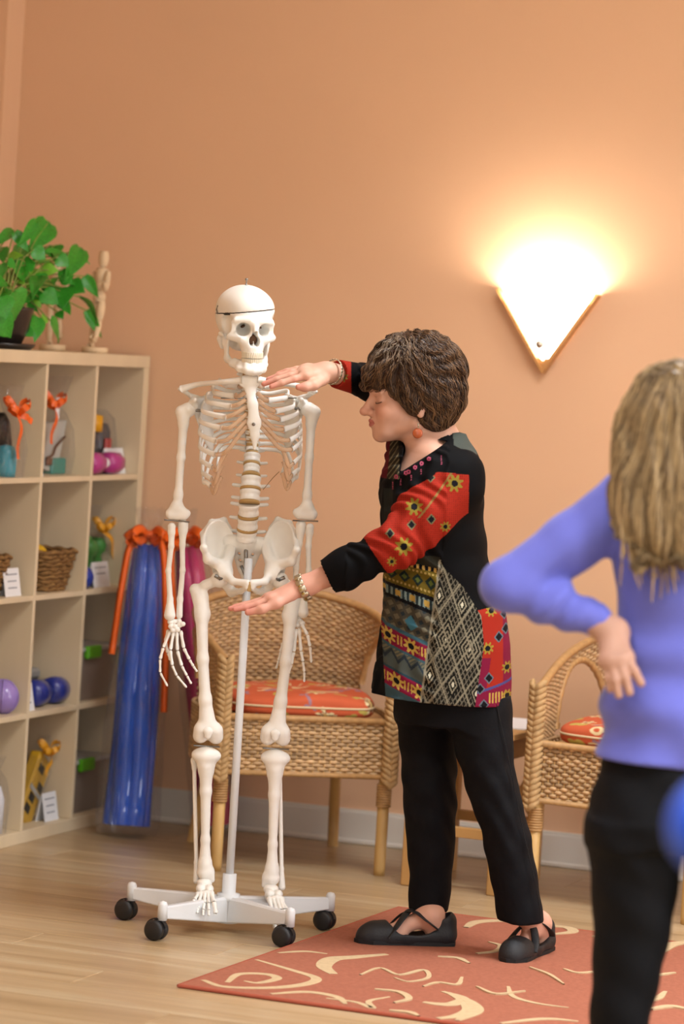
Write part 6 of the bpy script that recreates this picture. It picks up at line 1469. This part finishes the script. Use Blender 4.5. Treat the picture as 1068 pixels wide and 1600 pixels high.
# diamond lattice panel
lat = tors & (v > 866) & (u >= seam + 1.5) & (u < rb) & (TV[:, 1] < 0.10)
la = (u - 694 + (v - 990) * 0.12); lb = v - 990 - (u - 694) * 0.30
mesh_ = (np.abs(((la + lb * 0.5) % 7) - 3.5) < 0.85) | (np.abs(((la - lb * 0.5) % 7) - 3.5) < 0.85); pc(lat, '15140f'); pc(lat & mesh_, '6b6556')
for cu, cv in ((0, 0), (37, 4), (18, -60), (-19, -64), (18, 66), (-19, 62), (55, -58), (37, 130), (0, 128), (56, 70), (-37, -2), (0, -124), (37, -120)):
    R = np.abs(la - cu) / 17 + np.abs(lb - cv) / 33; big = (cv in (0, 4, -2)); m = lat & (R < (1.12 if big else 0.62))
    pc(m, '14130f'); pc(m & ((R * (3.0 if big else 3.2)) % 1 < 0.42), '8a826d'); pc(m & (R < 0.16), 'c9c2a8')
R0 = np.abs((((la + lb * 0.515) + 17.5) % 37) - 18.5); R1 = np.abs((((la - lb * 0.515) + 17.5) % 37) - 18.5); pc(lat & ((R0 < 1.5) | (R1 < 1.5)), '857e69')
# red side panel
red = tors & (u >= rb) & (v > 945 - (u - 750) * 0.15); pc(red, '9d2a1c'); pc(red & ((u > 783) | (v > 1062 + (790 - u) * 0.25) | (u < rb + 14) & (v > 1020)), '7a1838'); pc(red & (np.abs(v - 1060 - (790 - u) * 0.25) < 2), '4a4a80')
for cu, cv in ((764, 948), (790, 1038), (790, 1082), (758, 1005)): m, r = star(u, v, cu, cv, 10); pc(red & m, '98812f'); pc(red & (r < 4.2), '141418')
for cu, cv in ((776, 989), (760, 1051), (746, 1067), (752, 1092), (788, 978), (786, 955)): dm = diam(u, v, cu, cv, 8); pc(red & (dm < 1), '5d6a74'); pc(red & (dm < 0.72), '121216')
pc(red & (v > 1074) & (v < 1090) & (u > 758) & (u < 786) & ((u % 5) < 2.5), 'b89a4a')
# sleeves
ns = u * 0.0 + ((TV - NSH) @ ((NWR - NSH) / np.linalg.norm(NWR - NSH)))
cutl = (u - 590) * 0.83 - (v - 867) * 0.55                         # sleeve seam toward the cuff
redsl = near & (cutl > 0) & (u < 728) & (v > 733 + np.clip(u - 690, 0, 60) * 0.12)
pc(redsl, 'a02a1b'); dots = ((u % 3.2) < 1.3) & ((v % 3.2) < 1.3); pc(redsl & dots, '7c2216')
for cu, cv, R in ((644, 785, 14), (706, 750, 14), (628, 845, 15), (692, 816, 9), (610, 868, 8)): m, r = star(u, v, cu, cv, R); pc(redsl & m, '8c7b2e'); pc(redsl & (r < R * 0.36), '15151a')
for cu, cv in ((607, 825), (670, 804), (669, 741), (640, 812)): dm = diam(u, v, cu, cv, 7.5); pc(redsl & (dm < 1), '6f6a4c'); pc(redsl & (dm < 0.7), '141418')
pc(redsl & (np.abs((u - 700) * 0.80 + (v - 738) * 0.60 + ((v - 770) / 30) ** 2) < 1.6) & (v < 802), '8a6a3a')
pc(far & (u < 548), 'a02a1b'); m, r = star(u, v, 535, 588, 9); pc(far & m & (u < 548), '7a6a30'); pc(far & (r < 4), '141418')
# lapel and front details
lap = tors & (u < 622) & (v < 745) & (v > 680); pc(lap, '5c1420'); pc(lap & (u > 603 + (745 - v) * 0.12), '2a261c'); pc(lap & (u > 603 + (745 - v) * 0.12) & (((u * 1.4 + v) % 9) < 3), '6a6048')
pc(tors & (u > 598) & (u < 612) & (v > 760) & (v < 862), '2b2e2a', 0.7)
pc(tors & (u > 706) & (v < 690 + (u - 700) * 0.5) & (v < 708), '454a44')
for k, (cu, cv) in enumerate(((617, 741), (632, 735), (636, 733), (646, 726), (656, 720), (667, 713))):
    r = np.hypot(u - cu, v - cv); pc(tors & (np.abs(r - 2.2) < 1.1), 'b0506a')
for cu, cv, n_ in ((612, 752, 8), (624, 748, 6), (640, 741, 5), (655, 733, 4), (686, 712, 10)):
    pc(tors & (np.abs(u - cu) < 0.9) & (v > cv - 4) & (v < cv + n_) & ((v % 3) < 1.8), 'a04a60')
obj('tunic', mesh_data('tunic', TV, TQ, True, C * 0.85), TUNIC, teacher)

# ---- trousers
sd = SDF(T(600, 1450, -.28) - 0.01, T(865, 1030, .28) + 0.02, 0.005)
sd.column(*edge([(1040, 612, 790, .15, 0), (1090, 612, 796, .155, 0), (1130, 616, 799, .15, 0)]), k=0.0)
sd.column(*edge([(1085, 690, 797, .085, -.065), (1130, 699, 800, .083, -.07), (1190, 714, 803, .080, -.075), (1250, 733, 815, .074, -.08), (1300, 750, 828, .068, -.085), (1370, 765, 840, .064, -.085), (1440, 777, 850, .060, -.085)]), k=0.03)
sd.column(*edge([(1085, 613, 712, .085, .07), (1130, 619, 716, .083, .07), (1190, 626, 713, .078, .065), (1250, 629, 713, .07, .06), (1310, 634, 711, .064, .065), (1370, 639, 706, .058, .07), (1424, 637, 700, .053, .075)]), k=0.03)
X, Y, Zz = sd.axes(); sd.G += (0.0024 * np.sin((Zz * 1.0 + X * 0.8) * 75 + 2.5 * np.sin(X * 25 + Y * 18)) * np.exp(-((Zz - T(700, 1250)[2]) / 0.14) ** 2) + 0.0015 * np.sin((Zz - X) * 60 + Y * 30)).astype(np.float32)
sdf_obj('trousers', sd, TROUS, teacher)
for pts in ([T(775, 1100, -.142), T(795, 1190, -.14), T(815, 1290, -.145), T(838, 1390, -.143), T(845, 1438, -.14)],):
    MB().tube(catmull(pts, 6), 0.0012, 5).build('side_seam', mat('seam_thread', '08090c', rough=0.9), teacher, True)

# ---- shoes: black flats with crossed straps
SHOE = mat('black_nubuck', '17181b', rough=0.6, bump=0.1, bscale=200); INSOLE = mat('tan_insole', 'b58d5e', rough=0.7)
for hl, to in ((HLF, TOF), (HLN, TON)):
    d = to - hl; d[2] = 0; Ln = np.linalg.norm(d); d /= Ln; sdv = np.cross(d, (0, 0, 1)); g0 = np.array([hl[0], hl[1], RZ])
    A_ = lambda f, s, z: g0 + d * f + sdv * s + np.array([0, 0, z])
    sd = SDF(np.minimum(A_(-.05, 0, 0), A_(Ln + .06, 0, 0)) - np.array([.08, .08, .01]), np.maximum(A_(-.05, 0, 0), A_(Ln + .06, 0, 0)) + np.array([.08, .08, .12]), 0.0028)
    sd.cap(A_(0.0, 0, .024), A_(.10, 0, .022), .034, .034, .02); sd.cap(A_(.10, 0, .022), A_(Ln - .03, 0.002, .020), .034, .036, .02); sd.cap(A_(Ln - .06, 0, .018), A_(Ln - .010, 0, .012), .037, .030, .02)
    sd.cap(A_(-.004, 0, .03), A_(-.004, 0, .060), .033, .031, .01)
    sd.ell(A_(.085, 0, .070), (.05, .05, .045), .012, 's'); sd.cap(A_(.012, 0, .085), A_(Ln - .085, 0, .062), .0275, .026, .008, 's'); sd.cap(A_(.055, 0, .06), A_(Ln - .10, 0, .045), .040, .036, .010, 's')
    sd.plane(A_(0, 0, 0.001), (0, 0, -1)); up = sdf_obj('shoe', sd, SHOE, teacher)
    MB().prism([(0, 0)], 0, 1) if False else None
    pr = [(-.036 + 0.0, .0), (-.028, .028), (0.03, .034), (.10, .033), (.17, .040), (Ln - .02, .040), (Ln + .015, .022), (Ln + .024, 0), (Ln + .015, -.022), (Ln - .02, -.040), (.17, -.040), (.10, -.033), (.03, -.034), (-.028, -.028)]
    V = [A_(f, s, 0.0005) for f, s in pr] + [A_(f, s, 0.010) for f, s in pr]; n = len(pr)
    Fs = [tuple(range(n)), tuple(range(2 * n - 1, n - 1, -1))] + [(i, i + n, (i + 1) % n + n, (i + 1) % n) for i in range(n)]
    MB().add(V, Fs).build('sole', mat('black_rubber_sole', '101012', rough=0.7), up)
    MB().add([A_(f * 0.97 + 0.003, s * 0.9, 0.0135) for f, s in pr], [tuple(range(n))]).build('insole', INSOLE, up)
    for a_ in (1, -1):
        P = catmull([A_(.02, a_ * .034, .045), A_(.050, a_ * .036, .066), A_(.080, a_ * .018, .086), A_(.105, -a_ * .014, .076), A_(.132, -a_ * .034, .044), A_(.150, -a_ * .038, .020)], 6)
        MB().tube(P, 0.0105, 8, flat=0.24, hint=(0, 0, 1)).build('strap', SHOE, up, True)

# ---- jewellery
SILVER = mat('antique_silver', 'b9b09a', rough=0.3, metal=0.9); GOLDB = mat('brass_links', 'a8904e', rough=0.35, metal=0.8)
def bracelet(c, axis, r, n, size, m, name):
    axis = axis / np.linalg.norm(axis); a = np.cross(axis, (0, 1, 0.2)); a /= np.linalg.norm(a); b = np.cross(axis, a); mb = MB()
    for k in range(n):
        t = 2 * PI * k / n; p = c + (a * math.cos(t) + b * math.sin(t)) * r; rad = a * math.cos(t) + b * math.sin(t); tan = np.cross(axis, rad); M = Matrix.Identity(4)
        for i in range(3): M[i][0], M[i][1], M[i][2], M[i][3] = axis[i], tan[i], rad[i], p[i]
        mb.box((-size, -PI * r / n * 0.85, -size * 0.35), (size, PI * r / n * 0.85, size * 0.35), size * 0.25, M=M)
    mb.tube([c + (a * math.cos(t) + b * math.sin(t)) * r for t in np.linspace(0, 2 * PI, 30, endpoint=False)], size * 0.3, 5, closed=True); return mb.build(name, m, teacher, True)
bracelet(T(473, 918, -.187), NWR - NEL, 0.0318, 11, 0.0100, SILVER, 'bracelet'); bracelet(T(520, 581, -.005), FWR - FEL, 0.0325, 22, 0.0034, SILVER, 'bracelet')
bracelet(T(471.5, 919, -.187), NWR - NEL, 0.0322, 6, 0.0035, GOLDB, 'bracelet_clasp')
ER = mat('orange_enamel', 'b5562a', rough=0.3, coat=0.4); ep = T(652, 677, -0.098)
er = MB().lathe([(0.0, -0.002), (0.011, -0.002), (0.013, 0.0), (0.011, 0.002), (0.0, 0.002)], 28, Matrix.Translation(tuple(ep)) @ Matrix.Rotation(PI / 2, 4, 'X')).build('earring', ER, teacher, True)
MB().tube(catmull([ep + np.array([0, 0, 0.013]), ep + np.array([0.001, -0.002, 0.020]), ep + np.array([-0.001, 0.0, 0.026])], 5), 0.0016, 6).build('hook', SILVER, er, True)

# ---- hair: short, brown, wavy
HAIR = mat('brown_hair', '3a2416', rough=0.42, spec=0.4, attr='Col', var=0.2, vscale=40)
sd = SDF(T(545, 690, -.17) - 0.01, T(745, 500, .17) + 0.02, 0.0032)
sd.ell(T(656, 586, -.02), (0.118, 0.098, 0.105), 0.03); sd.ell(T(688, 622, -.02), (0.064, 0.090, 0.068), 0.03); sd.ell(T(610, 584, -.02), (0.068, 0.078, 0.058), 0.03); sd.ell(T(650, 560, -.02), (0.10, 0.085, 0.064), 0.03)
sd.ell(T(648, 617, -.085), (0.046, 0.028, 0.048), 0.02); sd.ell(T(676, 650, -.06), (0.038, 0.036, 0.035), 0.02); sd.cap(T(578, 588, -.06), T(574, 606, -.02), 0.016, 0.012, 0.02)
# face opening
sd.ell(Hh(0, -0.105, -0.035), (0.12, 0.085, 0.076), 0.008, 's', HEUL); sd.ell(T(628, 664, -.09), (0.036, 0.10, 0.040), 0.008, 's'); sd.ell(T(628, 664, .06), (0.036, 0.07, 0.036), 0.008, 's')
X, Y, Zz = sd.axes(); crown = T(640, 548, -.02)
rr_ = np.sqrt((X - crown[0]) ** 2 + (Y - crown[1]) ** 2 + (Zz - crown[2]) ** 2); an_ = np.arctan2(Zz - crown[2], X - crown[0])
sd.G += (0.0028 * np.sin(an_ * 16 + 4 * np.sin(rr_ * 45 + Y * 25)) * np.clip(rr_ / 0.06, 0, 1) + 0.002 * np.sin(rr_ * 90 + 3 * np.sin(an_ * 7))).astype(np.float32)
V, Q = sd.mesh(); cc = np.tile(np.array(lin('38241a')), (len(V), 1)) * (1 + 0.25 * noise3(V, 90, 8))[:, None]
hb = obj('hair', mesh_data('hair', V, Q, True, cc.clip(0.004, 1)), HAIR, teacher)
rs = np.random.RandomState(12); st_ = V[rs.choice(len(V), 3600, replace=False)]
fl_ = lambda P, k: (P - crown) / (np.linalg.norm(P - crown, axis=1, keepdims=True) + 1e-6) * np.array([1.0, 0.6, 0.7]) + np.array([0.12, 0, -0.45])
SV, SQ, sc_ = hair_strands(sd, st_, fl_, 10, 0.0062, 0.0035, 0.0010, 4, 0.55, 75.0)
tone = np.array(lin('2c1a10'))[None] * (1 - sc_[:, None]) + np.array(lin('7a5a3c'))[None] * sc_[:, None] ** 1.6
# a little grey toward the front
gz = np.exp(-(((SV - T(612, 545, -.05)) / np.array([0.06, 0.10, 0.035])) ** 2).sum(1)) * (sc_ > 0.55); tone += (np.array(lin('a39684')) - tone) * (0.75 * gz)[:, None]
obj('hair_strands', mesh_data('hair_strands', SV, SQ, True, tone), HAIR, hb)

# ================================================================== two onlookers seen from behind, each with a hand on the hip
def onlooker(D, elbow_px, top_m, trouser_m, hair_cols, label, strands, long_hair=True, ground=0.0):
    """modelled in metres around the spine; elbow_px says where the raised elbow's tip stands in the photograph"""
    ref = 6.75; k = ref / FPX
    el = view(elbow_px[0], elbow_px[1], D); x0 = el[0] + 0.408
    me = vthing('person', (x0, D), label, 'person'); me.location[2] = ground
    sp = view(1075, 900, ref)
    def P(u, v, dd=0.0): q = view(u, v, ref + dd); return q - np.array([sp[0], ref, 0.0])
    def rows(rr):
        zs, cx, a, b, cy = [], [], [], [], []
        for v, uL, uR, hd, dd in rr:
            pL, pR = P(uL, v, dd), P(uR, v, dd); zs.append((pL[2] + pR[2]) / 2); cx.append((pL[0] + pR[0]) / 2); a.append((pR[0] - pL[0]) / 2); b.append(hd); cy.append(dd)
        return zs, cx, cy, a, b
    SH, EL, WR = P(980, 790, 0.0), P(780, 921, -0.04), P(944, 985, -0.075)
    SR, ER_, WRr = P(1196, 785, 0.0), P(1262, 1010, 0.02), P(1275, 1180, -0.04)
    # body: one continuous skin mesh under the clothes
    sd = SDF(P(730, 1830, -.35) - 0.02, P(1330, 545, .30) + 0.03, 0.010)
    sd.cap(P(1045, 650, 0.0), P(1047, 668, 0.01), 0.082, 0.075, 0.03); sd.cap(P(1045, 690, 0.03), P(1048, 705, 0.02), 0.055, 0.05, 0.03); sd.cap(P(1050, 700, 0.01), P(1065, 770, 0), 0.05, 0.06, 0.03)
    sd.cap(SH, SR, 0.055, 0.055, 0.04); sd.cap(P(1075, 800), P(1072, 1000), 0.092, 0.092, 0.05); sd.cap(P(1072, 1000), P(1060, 1220), 0.092, 0.10, 0.05)
    sd.chain([SH, EL, EL * 0.3 + WR * 0.7], [0.045, 0.036, 0.029], 0.02); sd.chain([SR, ER_, WRr], [0.05, 0.04, 0.026], 0.02)
    legs = [[P(985, 1260, 0), P(972, 1490, -.01), P(955, 1745, 0.02)], [P(1130, 1260, 0), P(1135, 1490, 0.0), P(1140, 1755, 0.02)]]
    for lg in legs:
        sd.chain(lg, [0.068, 0.046, 0.034], 0.02); f = lg[-1].copy(); f[2] = 0.035; sd.cap(lg[-1], f, 0.034, 0.03, 0.02); sd.cap(f, f + np.array([0, 0.15, -0.012]), 0.030, 0.022, 0.02)
    # face side (turned away): nose, chin, ears
    hd_ = P(1045, 655, 0.0); sd.ell(hd_ + np.array([0, 0.025, -0.03]), (0.06, 0.07, 0.09), 0.02); sd.ell(hd_ + np.array([0, 0.10, -0.02]), (0.014, 0.02, 0.016), 0.01); sd.ell(hd_ + np.array([0, 0.08, -0.095]), (0.022, 0.018, 0.016), 0.02)
    for x in (-1, 1): sd.ell(hd_ + np.array([x * 0.076, 0.0, -0.02]), (0.010, 0.018, 0.028), 0.008)
    b1 = sd.mesh()
    ms = [P(968, 1034, -.135), P(956, 1040, -.142), P(945, 1042, -.140), P(936, 1040, -.130)]
    tips = [[P(980, 1056, -.150), P(990, 1074, -.152)], [P(966, 1066, -.158), P(972, 1088, -.160)], [P(951, 1070, -.156), P(955, 1092, -.158)], [P(940, 1066, -.145), P(942, 1084, -.146)]]
    s2 = SDF(P(900, 1110, -.24) - 0.01, P(1030, 950, 0.02) + 0.01, 0.0025)
    hand_field(s2, WR + np.array([0.004, -0.008, -0.012]), EL * 0.5 + WR * 0.5, [[m] + t for m, t in zip(ms, tips)], [WR + np.array([0.0, 0.012, -0.02]), P(935, 1020, -.07), P(938, 1045, -.03)], 0.013, up=(0.3, 1, 0), fr=0.025)
    b2 = s2.mesh()
    ms = [WRr + np.array([d_, -0.01 + 0.3 * d_, -0.075]) for d_ in (-0.03, -0.01, 0.01, 0.028)]
    s3 = SDF(WRr - np.array([.08, .10, .22]), WRr + np.array([.08, .10, .06]), 0.003); hand_field(s3, WRr, WRr + np.array([0, 0, 0.05]), [[m, m + np.array([0, -0.005, -0.04]), m + np.array([0, 0.004, -0.07])] for m in ms], [WRr + np.array([-0.02, 0.01, -0.02]), WRr + np.array([-0.045, 0.02, -0.06]), WRr + np.array([-0.045, 0.02, -0.09])], 0.013, up=(0, 1, 0))
    V, Q = join([b1, b2, s3.mesh()]); obj('body', mesh_data('body', V, Q, True, skin_cols(V) * 0.72), SKIN, me)
    # knitted top
    sd = SDF(P(730, 1215, -.30) - 0.02, P(1330, 680, .25) + 0.02, 0.006)
    sd.column(*rows([(735, 1010, 1110, .06, .02), (745, 985, 1150, .09, .01), (760, 966, 1188, .115, 0), (800, 950, 1206, .128, 0), (860, 940, 1206, .128, 0), (930, 950, 1200, .122, 0), (1000, 956, 1195, .120, 0), (1060, 940, 1195, .125, 0), (1120, 928, 1200, .135, 0), (1210, 921, 1204, .140, 0)]), k=0.0, pw=2.2)
    sd.cap(P(980, 782), P(1055, 735, 0.01), 0.056, 0.055, 0.04); sd.cap(SR, P(1060, 735, 0.01), 0.060, 0.055, 0.04)
    sd.chain([SH, SH * 0.5 + EL * 0.5, EL, EL * 0.55 + WR * 0.45, EL * 0.16 + WR * 0.84], [0.070, 0.056, 0.048, 0.042, 0.0345], 0.022); sd.chain([SR, ER_, ER_ * 0.1 + WRr * 0.9], [0.068, 0.055, 0.040], 0.03)
    X, Y, Zz = sd.axes(); sd.G += (0.0065 * np.sin((X * 0.7 + Zz) * 38 + 2.2 * np.sin(X * 14 - Zz * 9)) * np.clip((P(0, 830)[2] - Zz) / 0.2, 0, 1) * (X > P(930, 900)[0]) + 0.0075 * np.sin((X - Zz * 0.8) * 85) * np.exp(-((X - (EL[0] * 0.5 + WR[0] * 0.5)) / 0.07) ** 2 - ((Zz - WR[2] - 0.03) / 0.07) ** 2)).astype(np.float32)
    sd.cap(P(1047, 690, .03), P(1055, 735, .02), 0.06, 0.058, 0.006, 's')
    h0, h1 = P(921, 1186), P(1204, 1212); sd.plane(h0, np.array([(h1 - h0)[2], 0, -(h1 - h0)[0]]))
    sdf_obj('sweater', sd, top_m, me)
    # trousers
    sd = SDF(P(890, 1790, -.22) - 0.02, P(1230, 1120, .22) + 0.02, 0.007)
    sd.column(*rows([(1130, 950, 1180, .100, 0), (1180, 934, 1192, .120, 0), (1225, 922, 1202, .132, 0), (1290, 904, 1208, .142, -.01), (1330, 906, 1208, .14, -.01)]), k=0.0, pw=2.2)
    sd.column(*rows([(1290, 904, 1056, .12, -.01), (1350, 908, 1052, .11, -.01), (1420, 914, 1044, .098, -.005), (1500, 915, 1028, .082, 0), (1600, 910, 1004, .072, .005), (1760, 912, 990, .060, .02)]), k=0.02); sd.column(*rows([(1290, 1056, 1208, .12, -.01), (1420, 1068, 1204, .098, 0), (1500, 1080, 1196, .082, 0), (1600, 1090, 1190, .072, .005), (1770, 1098, 1180, .060, .02)]), k=0.02)
    X, Y, Zz = sd.axes(); sd.G += (0.002 * np.sin((Zz + X * 0.5) * 60 + 2 * np.sin(Y * 20))).astype(np.float32); sdf_obj('trousers', sd, trouser_m, me)
    for lg in legs:
        f = lg[-1]; sh = bone_auto('shoe', [((f[0], f[1] - 0.02, 0.03), (f[0], f[1] + 0.05, 0.03), 0.036, 0.036), ((f[0], f[1] + 0.05, 0.03), (f[0], f[1] + 0.17, 0.022), 0.038, 0.028)], 0.005, 0.02, SHOE, me)
        MB().box((f[0] - 0.036, f[1] - 0.055, 0.0), (f[0] + 0.036, f[1] + 0.195, 0.012), 0.005).build('sole', MATS['black_rubber_sole'], sh)
    # hair
    ca, cb = hair_cols; hm = mat('hair_' + ca, cb, rough=0.4, spec=0.4, attr='Col', var=0.1, vscale=30)
    sd = SDF(P(925, 910, -.24) - 0.01, P(1180, 555, .18) + 0.02, 0.005)
    sd.ell(P(1046, 652, -.005), (0.098, 0.112, 0.102), 0.02)
    if long_hair: sd.column(*rows([(600, 1000, 1092, .08, -.01), (650, 962, 1130, .105, -.02), (700, 950, 1142, .108, -.035), (760, 944, 1150, .085, -.075), (810, 950, 1146, .060, -.105), (850, 968, 1125, .040, -.125), (880, 1010, 1085, .022, -.135)]), k=0.03)
    sd.ell(P(1046, 665, 0.12), (0.065, 0.09, 0.12), 0.01, 's')
    X, Y, Zz = sd.axes(); sd.G += (0.003 * np.sin(X * 90 + 3 * np.sin(Zz * 12 + X * 20)) + 0.003 * np.sin(X * 260 + Y * 120 + Zz * 10)).astype(np.float32)
    V, Q = sd.mesh(); A, B = np.array(lin(ca)), np.array(lin(cb)); t = np.clip(0.5 + 0.5 * np.sin(V[:, 0] * 230 + 4 * np.sin(V[:, 2] * 9)) * 0.8, 0, 1)[:, None]
    hb = obj('hair', mesh_data('hair', V, Q, True, A + (B - A) * t * 0.6), hm, me)
    if strands:
        rs = np.random.RandomState(3); back = np.where(V[:, 2] > P(0, 800)[2])[0]; st_ = V[rs.choice(back, 3200, replace=False)]
        top_ = P(1050, 580, -.02)
        fl_ = lambda Q_, k_: np.stack([(Q_[:, 0] - top_[0]) * 2.0 * (Q_[:, 2] > P(0, 700)[2]), 0 * Q_[:, 1], -np.ones(len(Q_)) * 0.6], 1) + np.array([0, -0.05, 0])
        SV, SQ, sc_ = hair_strands(sd, st_, fl_, 13, 0.016, 0.004, 0.0013, 6, 0.10, 20.0)
        obj('hair_strands', mesh_data('hair_strands', SV, SQ, True, A + (B - A) * (sc_[:, None] ** 1.2)), hm, hb)
        tips_ = MB()
        for i in range(46):
            u0 = rs.uniform(955, 1120); v0 = rs.uniform(800, 845); a = P(u0, v0, -0.135); ln = rs.uniform(0.05, 0.13); sw = rs.uniform(0.0, 0.035)
            tips_.tube(catmull([a + np.array([0, 0.01, 0.05]), a, a + np.array([sw * 0.4, -0.006, -ln * 0.6]), a + np.array([sw, 0.004, -ln])], 5), np.linspace(0.006, 0.0012, 16), 6)
        tm = tips_.mesh('hair_ends', True); cc = np.repeat(rs.rand(46), len(tm.vertices) // 46)[:, None]; at_ = tm.color_attributes.new('Col', 'FLOAT_COLOR', 'POINT'); q = np.ones((len(tm.vertices), 4), np.float32); q[:, :3] = A + (B - A) * cc; at_.data.foreach_set('color', q.ravel())
        obj('hair_ends', tm, hm, hb)
    return me
LAV = mat('lavender_knit', '666bc0', rough=0.75, spec=0.2, sheen=0.25, var=0.03, vscale=20); ROYAL = mat('royal_blue_knit', '1f47b0', rough=0.75, spec=0.2, sheen=0.2)
onlooker(6.75, (757, 926), LAV, TROUS, ('4c3822', 'b89c70'), 'person with long blond hair and lavender sweater, hand on hip', True, ground=RZ + 0.001)
onlooker(3.45, (1056, 1312), ROYAL, TROUS, ('2a1a10', '4a3220'), 'person in a royal blue top whose blurred elbow enters at the right edge', False, False)
